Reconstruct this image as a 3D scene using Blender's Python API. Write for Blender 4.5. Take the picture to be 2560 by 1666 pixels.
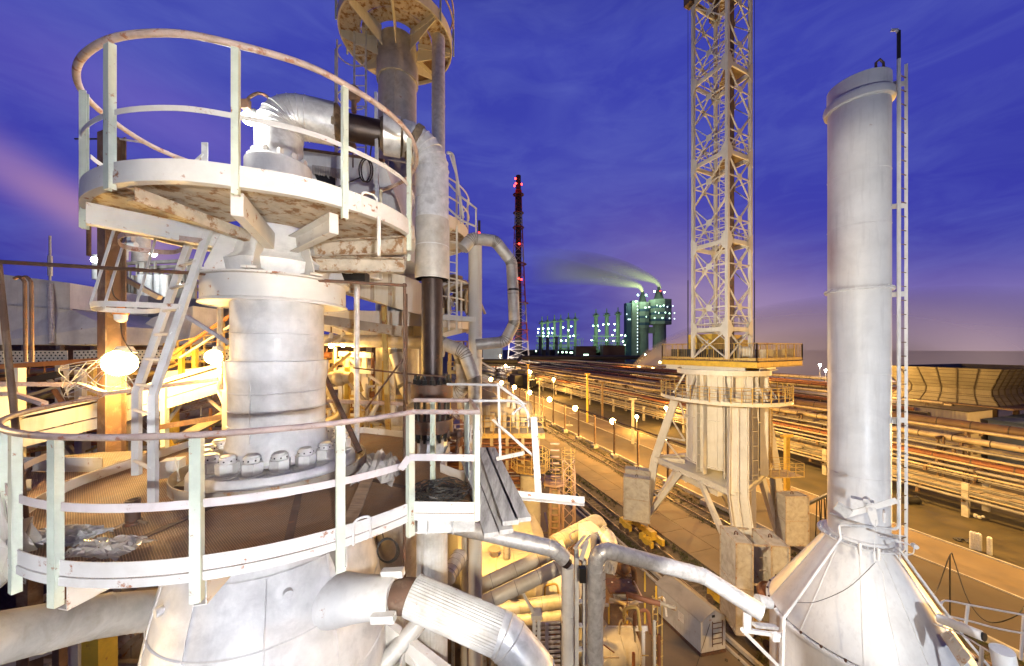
import bpy, math, random
from mathutils import Vector, Matrix
random.seed(7)
for o in list(bpy.data.objects): bpy.data.objects.remove(o)
S = bpy.context.scene; COL = S.collection
R = math.radians; PI = math.pi
F, HY, CZ = 853.333, 872.0, 19.0
# ---------------- camera
cd = bpy.data.cameras.new('camera'); cam = bpy.data.objects.new('camera', cd); COL.objects.link(cam)
cam.location = (0, 0, CZ); cam.rotation_euler = (R(90), 0, 0)
cd.lens = 12.0; cd.sensor_width = 36.0; cd.shift_y = (HY-833)/2560; cd.clip_start = .05; cd.clip_end = 6000
S.camera = cam
S.view_settings.view_transform = 'Standard'; S.view_settings.look = 'None'
S.view_settings.exposure = 0.0; S.view_settings.gamma = 1
# ---------------- sky at dusk: deep blue with drifting steam lit from the works
W = bpy.data.worlds.new('World'); S.world = W; W.use_nodes = True
nt = W.node_tree; N = nt.nodes; L = nt.links; N.clear()
def nd(t, **k):
    n = N.new(t)
    for a, b in k.items(): setattr(n, a, b)
    return n
def wm(op, a, b=None, c=None, clamp=False):
    n = nd('ShaderNodeMath', operation=op, use_clamp=clamp)
    for i, x in enumerate((a, b, c)):
        if x is None: continue
        if isinstance(x, (int, float)): n.inputs[i].default_value = x
        else: L.new(x, n.inputs[i])
    return n.outputs[0]
tc = nd('ShaderNodeTexCoord'); sep = nd('ShaderNodeSeparateXYZ'); L.new(tc.outputs['Generated'], sep.inputs[0])
def mixc(f, a, b):
    n = nd('ShaderNodeMix', data_type='RGBA')
    if isinstance(f, (int, float)): n.inputs[0].default_value = f
    else: L.new(f, n.inputs[0])
    for i, x in ((6, a), (7, b)):
        if isinstance(x, tuple): n.inputs[i].default_value = (*x, 1)
        else: L.new(x, n.inputs[i])
    return n.outputs[2]
ramp = nd('ShaderNodeValToRGB'); L.new(sep.outputs[2], ramp.inputs[0])
e = ramp.color_ramp.elements
e[0].position = 0.0; e[0].color = (.032, .038, .30, 1)
e[1].position = 1.0; e[1].color = (.047, .06, .41, 1)
for p, c in ((.10, (.035, .038, .34)), (.25, (.045, .048, .40)), (.55, (.048, .058, .425))):
    x = e.new(p); x.color = (*c, 1)
def noise(scale, vec, det=4, rough=.55, dist=0):
    n = nd('ShaderNodeTexNoise'); n.inputs['Scale'].default_value = scale; n.inputs['Detail'].default_value = det
    n.inputs['Roughness'].default_value = rough; n.inputs['Distortion'].default_value = dist
    L.new(vec, n.inputs['Vector']); return n.outputs[0]
mp = nd('ShaderNodeMapping'); mp.inputs['Rotation'].default_value = (0, R(18), R(10)); mp.inputs['Scale'].default_value = (1.0, 1.0, 3.2)
L.new(tc.outputs['Generated'], mp.inputs[0])
n1 = noise(2.3, mp.outputs[0], 5, .5, .6)
mr = nd('ShaderNodeMapRange'); L.new(n1, mr.inputs[0]); mr.inputs[1].default_value = .46; mr.inputs[2].default_value = .78
c1 = mixc(wm('MULTIPLY', mr.outputs[0], .7), ramp.outputs[0], (.10, .125, .50))
n3 = noise(6.0, mp.outputs[0], 6, .6, .8)
mr3 = nd('ShaderNodeMapRange'); L.new(n3, mr3.inputs[0]); mr3.inputs[1].default_value = .42; mr3.inputs[2].default_value = .8
c1 = mixc(wm('MULTIPLY', mr3.outputs[0], .48), c1, (.115, .145, .52))
n2 = noise(1.4, mp.outputs[0], 3, .5, .3)
mr2 = nd('ShaderNodeMapRange'); L.new(n2, mr2.inputs[0]); mr2.inputs[1].default_value = .45; mr2.inputs[2].default_value = .2
c1 = mixc(wm('MULTIPLY', mr2.outputs[0], .5), c1, (.028, .036, .33))
def lobe(px, py, ax, wx, wy, amp, col, cin, soft=.5):
    # soft cloud of lit steam around a direction: elliptical lobe tilted by ax in the plane facing it
    d = Vector(((px-1280)/F, 1, -(py-HY)/F)).normalized()
    r0 = d.cross(Vector((0, 0, 1))).normalized(); u0 = r0.cross(d)
    rr = r0*math.cos(ax)+u0*math.sin(ax); uu = -r0*math.sin(ax)+u0*math.cos(ax)
    def dot(v, k):
        n = nd('ShaderNodeVectorMath', operation='DOT_PRODUCT'); L.new(tc.outputs['Generated'], n.inputs[0]); n.inputs[1].default_value = v*k
        return n.outputs['Value']
    x = dot(rr, 1/wx); y = dot(uu, 1/wy); z = dot(d, 1)
    q = wm('ADD', wm('MULTIPLY', x, x), wm('MULTIPLY', y, y))
    q = wm('EXPONENT', wm('MULTIPLY', q, -1.0))
    q = wm('MULTIPLY', q, wm('GREATER_THAN', z, 0))
    q = wm('MULTIPLY', q, wm('ADD', wm('MULTIPLY', n1, .9), .55))
    return mixc(wm('MULTIPLY', q, amp, clamp=True), cin, col)
c1 = lobe(1700, 690, R(-58), .26, .13, .32, (.16, .13, .48), c1)
c1 = lobe(1960, 860, R(-30), .36, .14, .85, (.43, .29, .38), c1)
c1 = lobe(2420, 870, R(0), .50, .10, .80, (.40, .29, .40), c1)
c1 = lobe(2380, 760, R(-10), .40, .08, .30, (.26, .18, .55), c1)
c1 = lobe(2060, 910, R(0), .25, .05, .7, (.52, .38, .36), c1)
c1 = lobe(80, 455, R(-31), .20, .036, .65, (.26, .16, .50), c1)
c1 = lobe(225, 540, R(-31), .12, .032, .9, (.40, .22, .42), c1)
c1 = lobe(480, 330, R(-10), .25, .07, .55, (.17, .12, .52), c1)
c1 = lobe(350, 640, R(0), .10, .05, .5, (.45, .30, .40), c1)
below = wm('LESS_THAN', sep.outputs[2], -.004)
c1 = mixc(below, c1, (.035, .022, .012))
back = nd('ShaderNodeMapRange'); L.new(sep.outputs[1], back.inputs[0]); back.inputs[1].default_value = -.15; back.inputs[2].default_value = .12; back.inputs[3].default_value = .30; back.inputs[4].default_value = 1.0
over = nd('ShaderNodeMapRange'); L.new(sep.outputs[2], over.inputs[0]); over.inputs[1].default_value = .66; over.inputs[2].default_value = .95; over.inputs[3].default_value = 1.0; over.inputs[4].default_value = .35
c1 = mixc(wm('MULTIPLY', back.outputs[0], over.outputs[0]), (.004, .005, .02), c1)  # sky dimmed behind and above the view to cut its blue fill
bg = nd('ShaderNodeBackground'); L.new(c1, bg.inputs[0]); bg.inputs[1].default_value = 1.0
wo = nd('ShaderNodeOutputWorld'); L.new(bg.outputs[0], wo.inputs[0])
# ---------------- node materials
MATS = {}
def material(name, base, rough=.6, metal=0, vary=.25, vscale=3, rust=0, rustcol=(.16, .06, .022), rscale=5, grime=0, gcol=(.10, .08, .06),
             bump=.15, bscale=60, wave=None, trans=0, alpha=1, stretch=None, drip=0):
    m = bpy.data.materials.new(name); m.use_nodes = True; t = m.node_tree; nn = t.nodes; lk = t.links
    b = nn['Principled BSDF']; b.inputs['Metallic'].default_value = metal; b.inputs['Roughness'].default_value = rough
    tcn = nn.new('ShaderNodeTexCoord'); vec = tcn.outputs['Object']
    if stretch:
        mpn = nn.new('ShaderNodeMapping'); mpn.inputs['Scale'].default_value = stretch; lk.new(vec, mpn.inputs[0]); vec = mpn.outputs[0]
    def no(s, det=6, ro=.6, v=None, dist=0):
        n = nn.new('ShaderNodeTexNoise'); n.inputs['Scale'].default_value = s; n.inputs['Detail'].default_value = det; n.inputs['Roughness'].default_value = ro
        n.inputs['Distortion'].default_value = dist
        lk.new(v or vec, n.inputs['Vector']); return n.outputs[0]
    def mix(f, a, c):
        n = nn.new('ShaderNodeMix'); n.data_type = 'RGBA'
        lk.new(f, n.inputs[0])
        for i, x in ((6, a), (7, c)):
            if isinstance(x, tuple): n.inputs[i].default_value = (*x, 1)
            else: lk.new(x, n.inputs[i])
        return n.outputs[2]
    def rng(v, a, c, lo=0, hi=1):
        n = nn.new('ShaderNodeMapRange'); lk.new(v, n.inputs[0])
        for i, x in enumerate((a, c, lo, hi)): n.inputs[i+1].default_value = x
        return n.outputs[0]
    lo = tuple(max(0, x*(1-vary)) for x in base); hi = tuple(min(1, x*(1+vary*.5)) for x in base)
    col = mix(rng(no(vscale), .3, .7), lo, hi)
    if grime: col = mix(rng(no(vscale*.7, 8, .65, None, .5), .5, .72, 0, grime), col, gcol)
    if drip:
        mpn = nn.new('ShaderNodeMapping'); mpn.inputs['Scale'].default_value = (9, 9, .7); lk.new(tcn.outputs['Object'], mpn.inputs[0])
        col = mix(rng(no(1.3, 6, .6, mpn.outputs[0]), .52, .75, 0, drip), col, gcol)
    if rust:
        rm = rng(no(rscale, 10, .68), .74-rust*.42, .78-rust*.36)
        rc = mix(rng(no(rscale*4), .3, .7), rustcol, tuple(x*2.1 for x in rustcol))
        col = mix(rm, col, rc)
    lk.new(col, b.inputs['Base Color'])
    bv = no(bscale, 4, .6)
    if wave:   # (kind, scale, axis) fine relief such as tread plate or ribs
        kind, sc, st = wave
        if kind == 'tread':
            mpn = nn.new('ShaderNodeMapping'); mpn.inputs['Rotation'].default_value = (0, 0, R(38)); lk.new(tcn.outputs['Object'], mpn.inputs[0])
            w = []
            for ax in ('X', 'Y'):
                q = nn.new('ShaderNodeTexWave'); q.bands_direction = ax; q.inputs['Scale'].default_value = sc; lk.new(mpn.outputs[0], q.inputs[0]); w.append(q.outputs['Fac'])
            mx = nn.new('ShaderNodeMath'); mx.operation = 'MAXIMUM'; lk.new(w[0], mx.inputs[0]); lk.new(w[1], mx.inputs[1]); wv = rng(mx.outputs[0], .72, .98)
            lk.new(mix(wv, col, tuple(min(1, x*2.2) for x in base)), b.inputs['Base Color'])
        else:
            q = nn.new('ShaderNodeTexWave'); q.bands_direction = kind; q.inputs['Scale'].default_value = sc; lk.new(tcn.outputs['Object'], q.inputs[0]); wv = q.outputs['Fac']
        b2 = nn.new('ShaderNodeBump'); b2.inputs['Strength'].default_value = st; b2.inputs['Distance'].default_value = .02; lk.new(wv, b2.inputs['Height'])
        b1 = nn.new('ShaderNodeBump'); b1.inputs['Strength'].default_value = bump; b1.inputs['Distance'].default_value = .01; lk.new(bv, b1.inputs['Height'])
        lk.new(b2.outputs[0], b1.inputs['Normal']); lk.new(b1.outputs[0], b.inputs['Normal'])
    elif bump:
        b1 = nn.new('ShaderNodeBump'); b1.inputs['Strength'].default_value = bump; b1.inputs['Distance'].default_value = .01; lk.new(bv, b1.inputs['Height'])
        lk.new(b1.outputs[0], b.inputs['Normal'])
    lk.new(rng(no(vscale*2), .3, .7, rough*.8, min(1, rough*1.2)), b.inputs['Roughness'])
    if alpha < 1: b.inputs['Alpha'].default_value = alpha
    if trans: b.inputs['Transmission Weight'].default_value = trans
    MATS[name] = m; return m
def emis(name, col, st):
    m = bpy.data.materials.new(name); m.use_nodes = True; b = m.node_tree.nodes['Principled BSDF']
    b.inputs['Base Color'].default_value = (*col, 1); b.inputs['Emission Color'].default_value = (*col, 1); b.inputs['Emission Strength'].default_value = st
    MATS[name] = m; return m
material('white_paint', (.62, .60, .57), .5, 0, .12, 2.2, rust=.32, rscale=7, grime=.35, gcol=(.36, .31, .25), bump=.12)
material('clean_paint', (.68, .67, .65), .45, 0, .16, 2.5, rust=.20, rscale=5, grime=.4, gcol=(.42, .39, .36), bump=.1, drip=.35)
material('silver_paint', (.68, .67, .66), .45, .0, .22, 3.2, rust=.06, rscale=4, grime=.62, gcol=(.36, .35, .36), bump=.22, bscale=30, drip=.16)
material('mid_rail_paint', (.60, .54, .53), .5, 0, .15, 4, rust=.28, rscale=10, rustcol=(.16, .07, .04), grime=.35, gcol=(.36, .29, .27))
material('green_paint', (.55, .60, .50), .55, 0, .15, 4, rust=.30, rscale=9, grime=.35, gcol=(.35, .36, .30))
material('under_paint', (.52, .45, .36), .7, 0, .3, 5, rust=.56, rscale=7, rustcol=(.15, .08, .035), grime=.6, gcol=(.30, .22, .14))
material('pink_rail', (.46, .35, .31), .55, 0, .3, 7, rust=.42, rscale=11, rustcol=(.17, .07, .04), grime=.3)
material('rust_pipe', (.13, .075, .05), .6, .3, .4, 6, rust=.5, rscale=9, rustcol=(.10, .04, .02), bump=.3)
material('dark_pipe', (.045, .028, .022), .42, .4, .4, 5, rust=.35, rscale=6, rustcol=(.06, .028, .018), bump=.35, bscale=25)
material('galv', (.62, .62, .62), .40, .38, .22, 9, rust=.10, rscale=4, grime=.5, gcol=(.22, .21, .20), bump=.12, bscale=14)
material('galv_warm', (.50, .47, .42), .48, .22, .25, 5, rust=.22, rscale=5, grime=.5, gcol=(.26, .20, .13), bump=.15)
material('ribbed_sheet', (.52, .52, .51), .48, .12, .2, 5, rust=.22, rscale=4, grime=.5, gcol=(.28, .22, .16))
material('wool', (.16, .12, .08), .95, 0, .6, 14, bump=1.0, bscale=45)
material('tread', (.20, .115, .060), .62, .1, .45, 2.4, rust=.55, rscale=2.6, rustcol=(.13, .062, .028), bump=.4, bscale=50, wave=('tread', 19, .9), grime=.5, gcol=(.035, .03, .028))
material('steel_beam', (.40, .34, .27), .6, .1, .25, 4, rust=.42, rscale=5, rustcol=(.17, .08, .03))
material('brown_beam', (.125, .07, .045), .7, .0, .4, 4, rust=.3, rscale=5, rustcol=(.12, .05, .02), grime=.4, gcol=(.35, .28, .2), bump=.3)
material('yellow_paint', (.62, .40, .045), .5, 0, .2, 3, rust=.3, rscale=5, grime=.4, gcol=(.25, .15, .04))
material('yellow_rail', (.48, .33, .10), .6, 0, .25, 4, rust=.45, rscale=6)
material('crane_paint', (.60, .56, .48), .55, 0, .12, .8, rust=.14, rscale=6, rustcol=(.22, .11, .035), grime=.3, gcol=(.40, .32, .20), drip=.45)
material('crane_dark', (.14, .09, .055), .65, .1, .3, 2, rust=.4, rscale=3)
material('stack_paint', (.72, .71, .69), .42, .0, .14, 1.4, rust=.10, rscale=5, grime=.42, gcol=(.44, .42, .41), bump=.2, bscale=20, drip=.38)
material('white_nut', (.68, .67, .64), .4, 0, .12, 6, rust=.22, rscale=9, grime=.4, gcol=(.3, .27, .24), bump=.08)
material('concrete', (.42, .385, .33), .9, 0, .25, 2.2, grime=.7, gcol=(.20, .17, .13), bump=.5, bscale=22, rust=.22, rscale=2.5, rustcol=(.09, .055, .03))
material('slab', (.19, .135, .08), .85, 0, .35, .35, grime=.7, gcol=(.09, .068, .045), bump=.3, bscale=8)
material('dirt', (.085, .062, .040), .95, 0, .5, .6, grime=.7, gcol=(.035, .026, .017), bump=.8, bscale=4)
material('asphalt', (.095, .068, .042), .85, 0, .35, .25, grime=.5, gcol=(.045, .035, .026), bump=.5, bscale=7)
material('ballast', (.10, .075, .05), .95, 0, .6, 5, grime=.7, gcol=(.025, .02, .012), bump=1.0, bscale=9)
material('grass', (.065, .070, .020), .9, 0, .5, 3)
material('sleeper_wood', (.13, .10, .07), .9, 0, .4, 2, grime=.5, bump=.5, bscale=12)
material('rail_steel', (.34, .24, .16), .4, .35, .3, 1.5)
material('wood', (.42, .41, .40), .8, 0, .35, 3, grime=.7, gcol=(.08, .07, .06), bump=.6, bscale=10, stretch=(6, .8, 3))
material('wood_brown', (.30, .20, .12), .8, 0, .35, 3, grime=.5, gcol=(.1, .06, .03), bump=.5, bscale=12, stretch=(1, 5, 3))
material('plastic_film', (.62, .58, .52), .16, 0, .1, 8, alpha=.55, bump=.8, bscale=9)
material('cable', (.025, .022, .02), .5, 0, .3, 4)
material('black_iron', (.03, .028, .026), .5, .4, .3, 5)
material('tower_red', (.30, .06, .05), .7, 0, .2, .1)
material('tower_grey', (.42, .42, .46), .7, 0, .2, .1)
material('far_concrete', (.26, .27, .25), .9, 0, .25, .06, grime=.5, gcol=(.12, .11, .10), bump=0, drip=.3)
material('far_steel', (.10, .13, .10), .8, 0, .3, .1, bump=0)
material('stack_dark', (.03, .03, .045), .8, 0, .2, .1, bump=0)
material('far_blue', (.06, .09, .16), .8, 0, .2, .1, bump=0)
material('far_dark', (.035, .035, .04), .8, 0, .3, .1, bump=0)
material('cooling', (.15, .13, .10), .85, 0, .35, .35, grime=.8, gcol=(.08, .06, .045), bump=.4, bscale=3, drip=.6)
material('sheet_cream', (.52, .45, .34), .7, 0, .15, .3, bump=.1, wave=('X', 2.2, .6), grime=.3)
material('sheet_blue', (.09, .12, .20), .7, 0, .25, .3, grime=.3)
material('pipe_cream', (.42, .34, .22), .55, .15, .3, 1.2, rust=.3, rscale=1.6, rustcol=(.12, .06, .025), grime=.6, gcol=(.14, .09, .05))
material('pipe_rust', (.20, .075, .028), .6, .15, .35, .9, rust=.4, rscale=1.3)
material('pipe_grey', (.26, .24, .21), .5, .2, .3, 1.1, rust=.25, rscale=1.4, grime=.6)
material('sheet_dark', (.20, .20, .24), .6, .1, .2, .8, grime=.4)
material('orange_steel', (.50, .20, .06), .55, 0, .3, 4, rust=.4)  # warm lamp glow put into the steel's base colour
material('pipe_dark', (.06, .045, .032), .7, .1, .35, 1.1)
material('hut_paint', (.46, .45, .43), .6, 0, .15, 1.2, rust=.25, rscale=4, grime=.4, gcol=(.25, .2, .14), drip=.5)
material('orange_lamp', (.6, .2, .03), .5)
material('trough', (.045, .045, .05), .6, .3)
emis('bulb_white', (1, .97, .86), 60); emis('bulb_sodium', (1, .66, .22), 55); emis('bulb_yellow', (1, .72, .28), 60)
emis('bulb_green', (.55, 1, .72), 26); emis('bulb_red', (1, .03, .02), 14); emis('window_light', (.62, 1, .72), 4.5); emis('window_cold', (.75, .92, 1), 2.5)
M = MATS
# ---------------- geometry helpers
def at(px, py, Y): return Vector(((px-1280)/F*Y, Y, CZ-(py-HY)/F*Y))
def hp(px, py, z):           # the point of a horizontal plane seen at a photo pixel
    Y = F*(CZ-z)/(py-HY); return at(px, py, Y)
UX, UY = -.307, .952
def yd(s, t, z=0): return Vector((UX*s+UY*t, UY*s-UX*t, z))   # yard axes: s along the railway, t across it
YR = math.atan2(-UX, UY)      # rotation of the yard axes
def V3(*a): return Vector(a)
class MB:
    def __init__(s): s.v = []; s.f = []
    def add(s, vs, fs):
        o = len(s.v); s.v += [Vector(v) for v in vs]; s.f += [tuple(i+o for i in f) for f in fs]; return s
    def box(s, c, d, rz=0, tilt=None):
        m = Matrix.Rotation(rz, 3, 'Z')
        if tilt is not None: m = m @ tilt
        c = Vector(c); hx, hy, hz = d[0]/2, d[1]/2, d[2]/2
        vs = [c+m @ Vector((x*hx, y*hy, z*hz)) for x in (-1, 1) for y in (-1, 1) for z in (-1, 1)]
        return s.add(vs, [(0, 1, 3, 2), (4, 6, 7, 5), (0, 4, 5, 1), (2, 3, 7, 6), (0, 2, 6, 4), (1, 5, 7, 3)])
    def bar(s, a, b, w, h=None, up=None, off=(0, 0)):
        a = Vector(a); b = Vector(b); h = h or w; d = (b-a).normalized()
        up = Vector(up) if up is not None else (Vector((0, 0, 1)) if abs(d.z) < .9 else Vector((0, 1, 0)))
        x = d.cross(up).normalized(); y = x.cross(d); a = a+x*off[0]+y*off[1]; b = b+x*off[0]+y*off[1]
        vs = [p+x*i*w/2+y*j*h/2 for p in (a, b) for i, j in ((-1, -1), (1, -1), (1, 1), (-1, 1))]
        return s.add(vs, [(0, 3, 2, 1), (4, 5, 6, 7), (0, 1, 5, 4), (1, 2, 6, 5), (2, 3, 7, 6), (3, 0, 4, 7)])
    def angle(s, a, b, w, t=.008, up=None):   # L section
        s.bar(a, b, w, t, up, (0, -w/2+t/2)); return s.bar(a, b, t, w-t, up, (-w/2+t/2, t/2))
    def chan(s, a, b, w, h, t=.01, up=None, side=1):    # U section: web on one side, flanges w deep, height h
        s.bar(a, b, t, h, up, (side*(-w/2+t/2), 0))
        s.bar(a, b, w-t, t, up, (side*t/2, h/2-t/2)); return s.bar(a, b, w-t, t, up, (side*t/2, -h/2+t/2))
    def ibeam(s, a, b, w, h, t=.012, up=None):
        s.bar(a, b, t, h-2*t, up); s.bar(a, b, w, t, up, (0, h/2-t/2)); return s.bar(a, b, w, t, up, (0, -h/2+t/2))
    def tube(s, pts, r, n=12, closed=False, ribs=0, caps=True):
        pts = [Vector(p) for p in pts]; k = len(pts); rr = r if isinstance(r, (list, tuple)) else [r]*k
        if ribs: n = ribs*2
        def tan(i):
            a = pts[(i-1) % k] if (closed or i > 0) else pts[i]; b = pts[(i+1) % k] if (closed or i < k-1) else pts[i]
            return (b-a).normalized()
        t0 = tan(0); x = t0.orthogonal().normalized(); vs = []
        for i in range(k):
            t = tan(i); x = (x-t*x.dot(t)); x = x.normalized() if x.length > 1e-6 else t.orthogonal().normalized(); y = t.cross(x)
            for j in range(n):
                a = 2*PI*j/n; q = rr[i]*((1 if j % 2 else .972) if ribs else 1)
                vs.append(pts[i]+x*math.cos(a)*q+y*math.sin(a)*q)
        fs = []
        for i in range(k if closed else k-1):
            i2 = (i+1) % k
            for j in range(n):
                j2 = (j+1) % n; fs.append((i*n+j, i*n+j2, i2*n+j2, i2*n+j))
        if caps and not closed: fs.append(tuple(range(n-1, -1, -1))); fs.append(tuple((k-1)*n+j for j in range(n)))
        return s.add(vs, fs)
    def lathe(s, c, prof, n=40, a0=0, a1=2*PI):      # prof: (r, z) pairs, closed around the axis
        full = abs(a1-a0-2*PI) < 1e-6; m = n if full else n+1; c = Vector(c); vs = []
        for r, z in prof:
            for j in range(m):
                a = a0+(a1-a0)*j/n; vs.append(c+Vector((r*math.cos(a), r*math.sin(a), z)))
        fs = []
        for i in range(len(prof)-1):
            for j in range(n):
                j2 = (j+1) % m; fs.append((i*m+j, i*m+j2, (i+1)*m+j2, (i+1)*m+j))
        return s.add(vs, fs)
    def ring(s, c, r0, r1, z0, z1, n=56, a0=0, a1=2*PI):   # solid ring or arc
        s.lathe(c, [(r0, z0), (r1, z0), (r1, z1), (r0, z1), (r0, z0)], n, a0, a1)
        if abs(a1-a0-2*PI) > 1e-6:
            c = Vector(c)
            for a in (a0, a1):
                d = Vector((math.cos(a), math.sin(a), 0)); s.add([c+d*r0+V3(0, 0, z0), c+d*r1+V3(0, 0, z0), c+d*r1+V3(0, 0, z1), c+d*r0+V3(0, 0, z1)], [(0, 1, 2, 3)])
        return s
    def cyl(s, a, b, r, r2=None, n=20): return s.tube([a, b], [r, r if r2 is None else r2], n)
    def poly(s, pts, z0, z1):                          # flat polygon given as xy points, with thickness
        k = len(pts); vs = [(p[0], p[1], z0) for p in pts]+[(p[0], p[1], z1) for p in pts]
        fs = [tuple(range(k-1, -1, -1)), tuple(range(k, 2*k))]+[(i, (i+1) % k, (i+1) % k+k, i+k) for i in range(k)]
        return s.add(vs, fs)
    def plate(s, pts, th, nrm=None):                  # planar polygon in space with thickness
        pts = [Vector(p) for p in pts]; k = len(pts)
        nn = Vector(nrm).normalized() if nrm is not None else (pts[1]-pts[0]).cross(pts[2]-pts[0]).normalized()
        vs = pts+[p+nn*th for p in pts]
        return s.add(vs, [tuple(range(k-1, -1, -1)), tuple(range(k, 2*k))]+[(i, (i+1) % k, (i+1) % k+k, i+k) for i in range(k)])
    def ball(s, c, r, n=10, sq=1):
        prof = [(max(1e-4, r*math.sin(PI*i/n)), -r*sq*math.cos(PI*i/n)) for i in range(n+1)]
        return s.lathe(c, prof, n*2)
    def build(s, name, mat, parent=None, smooth=True, label=None, raw=False):
        off = WL(parent) if (parent is not None and not raw) else Vector()
        me = bpy.data.meshes.new(name); me.from_pydata([tuple(v-off) for v in s.v], [], s.f); me.update()
        import bmesh
        b = bmesh.new(); b.from_mesh(me); bmesh.ops.recalc_face_normals(b, faces=b.faces); b.to_mesh(me); b.free()
        me.materials.append(M[mat] if isinstance(mat, str) else mat)
        if smooth: me.shade_smooth(); me.set_sharp_from_angle(angle=R(32))
        o = bpy.data.objects.new(name, me); COL.objects.link(o)
        if parent is not None: o.parent = parent
        if label: o['label'] = label
        return o
def each(name, mat, parent, builds, **k):
    out = []
    for fn in builds:
        m = MB(); fn(m); out.append(m.build(name, mat, parent, **k))
    return out
def split_build(mb, name, mat, parent, n=1):     # one object per piece; every piece is n*8 vertices
    out = []; k = len(mb.v)//(8*n)
    for i in range(k):
        m = MB(); o = i*8*n; m.v = mb.v[o:o+8*n]; m.f = [tuple(x-o for x in f) for f in mb.f if o <= f[0] < o+8*n]; out.append(m.build(name, mat, parent))
    return out
def loose(mb, name, mat, parent, join=1):        # separate connected pieces into parts of their own
    n = len(mb.v); par = list(range(n))
    def fd(a):
        while par[a] != a: par[a] = par[par[a]]; a = par[a]
        return a
    for f in mb.f:
        r0 = fd(f[0])
        for x in f[1:]:
            q = fd(x)
            if q != r0: par[q] = r0
    grp = {}
    for i in range(n): grp.setdefault(fd(i), []).append(i)
    gs = sorted(grp.values(), key=lambda g: g[0]); out = []
    for k in range(0, len(gs), join):
        idx = [i for g in gs[k:k+join] for i in g]; mp_ = {i: j for j, i in enumerate(idx)}; m = MB(); m.v = [mb.v[i] for i in idx]
        m.f = [tuple(mp_[x] for x in f) for f in mb.f if f[0] in mp_]; out.append(m.build(name, mat, parent))
    return out
def WL(o):
    v = Vector(o.location)
    while o.parent: o = o.parent; v += Vector(o.location)
    return v
def thing(name, label, cat, loc, group=None):
    o = bpy.data.objects.new(name, None); COL.objects.link(o); o.location = loc; o.empty_display_size = .2
    o['label'] = label; o['category'] = cat
    if group: o['group'] = group
    return o
def solo(mb, name, mat, label, cat, group=None, kind=None, smooth=True):
    o = mb.build(name, mat, None, smooth)
    if label: o['label'] = label; o['category'] = cat
    if group: o['group'] = group
    if kind: o['kind'] = kind
    # put the origin at the base of the thing
    me = o.data; xs = [v.co for v in me.vertices]
    if kind != 'structure' and xs:
        c = Vector((sum(v.x for v in xs)/len(xs), sum(v.y for v in xs)/len(xs), min(v.z for v in xs)))
        me.transform(Matrix.Translation(-c)); o.location = c
    return o
def copy_tree(root, loc, label=None, rz=0):
    c = root.copy(); COL.objects.link(c); c.location = loc; c.rotation_euler = (0, 0, rz)
    if label: c['label'] = label
    for ch in list(root.children):
        d = ch.copy(); COL.objects.link(d); d.parent = c
        for g in list(ch.children):
            e2 = g.copy(); COL.objects.link(e2); e2.parent = d
    return c
def fillet(pts, rad, n=6):      # round the corners of a polyline
    pts = [Vector(p) for p in pts]; out = [pts[0]]
    for i in range(1, len(pts)-1):
        a, b, c = pts[i-1], pts[i], pts[i+1]; u = (a-b); v = (c-b); rr = rad[i-1] if isinstance(rad, (list, tuple)) else rad
        ang = u.angle(v)
        if ang > 3.05: out.append(b); continue
        q = min(rr/math.tan(ang/2), u.length*.48, v.length*.48); p0 = b+u.normalized()*q; p1 = b+v.normalized()*q
        for k in range(n+1):
            t = k/n; out.append(p0*(1-t)**2+b*2*t*(1-t)+p1*t*t)
    out.append(pts[-1]); return out
def arc(c, r, a0, a1, z, n=24): return [Vector((c[0]+r*math.cos(a0+(a1-a0)*i/n), c[1]+r*math.sin(a0+(a1-a0)*i/n), z)) for i in range(n+1)]
def hexnut(mb, c, r, h, ax=None, n=6):
    c = Vector(c); ax = Vector(ax) if ax is not None else Vector((0, 0, 1)); mb.tube([c, c+ax*h], r, n); return mb
ORD = ['nearest', 'second nearest', 'third nearest', 'fourth nearest', 'fifth nearest', 'sixth nearest', 'seventh nearest', 'eighth nearest', 'ninth nearest', 'tenth nearest',
       'eleventh nearest', 'twelfth nearest', 'thirteenth nearest', 'fourteenth nearest', 'fifteenth nearest', 'sixteenth nearest', 'seventeenth nearest', 'eighteenth nearest', 'nineteenth nearest', 'twentieth nearest']
def light(name, loc, power, col, parent=None, size=.12, spot=None, aim=None, blend=.5):
    l = bpy.data.lights.new(name, 'SPOT' if spot else 'POINT'); l.energy = power; l.color = col; l.shadow_soft_size = size
    if spot: l.spot_size = spot; l.spot_blend = blend
    o = bpy.data.objects.new(name, l); COL.objects.link(o)
    if parent is not None: o.parent = parent; o.location = Vector(loc)-WL(parent)
    else: o.location = loc
    if aim is not None: o.rotation_euler = (Vector(aim)-Vector(loc)).to_track_quat('-Z', 'Y').to_euler()
    return o
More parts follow.
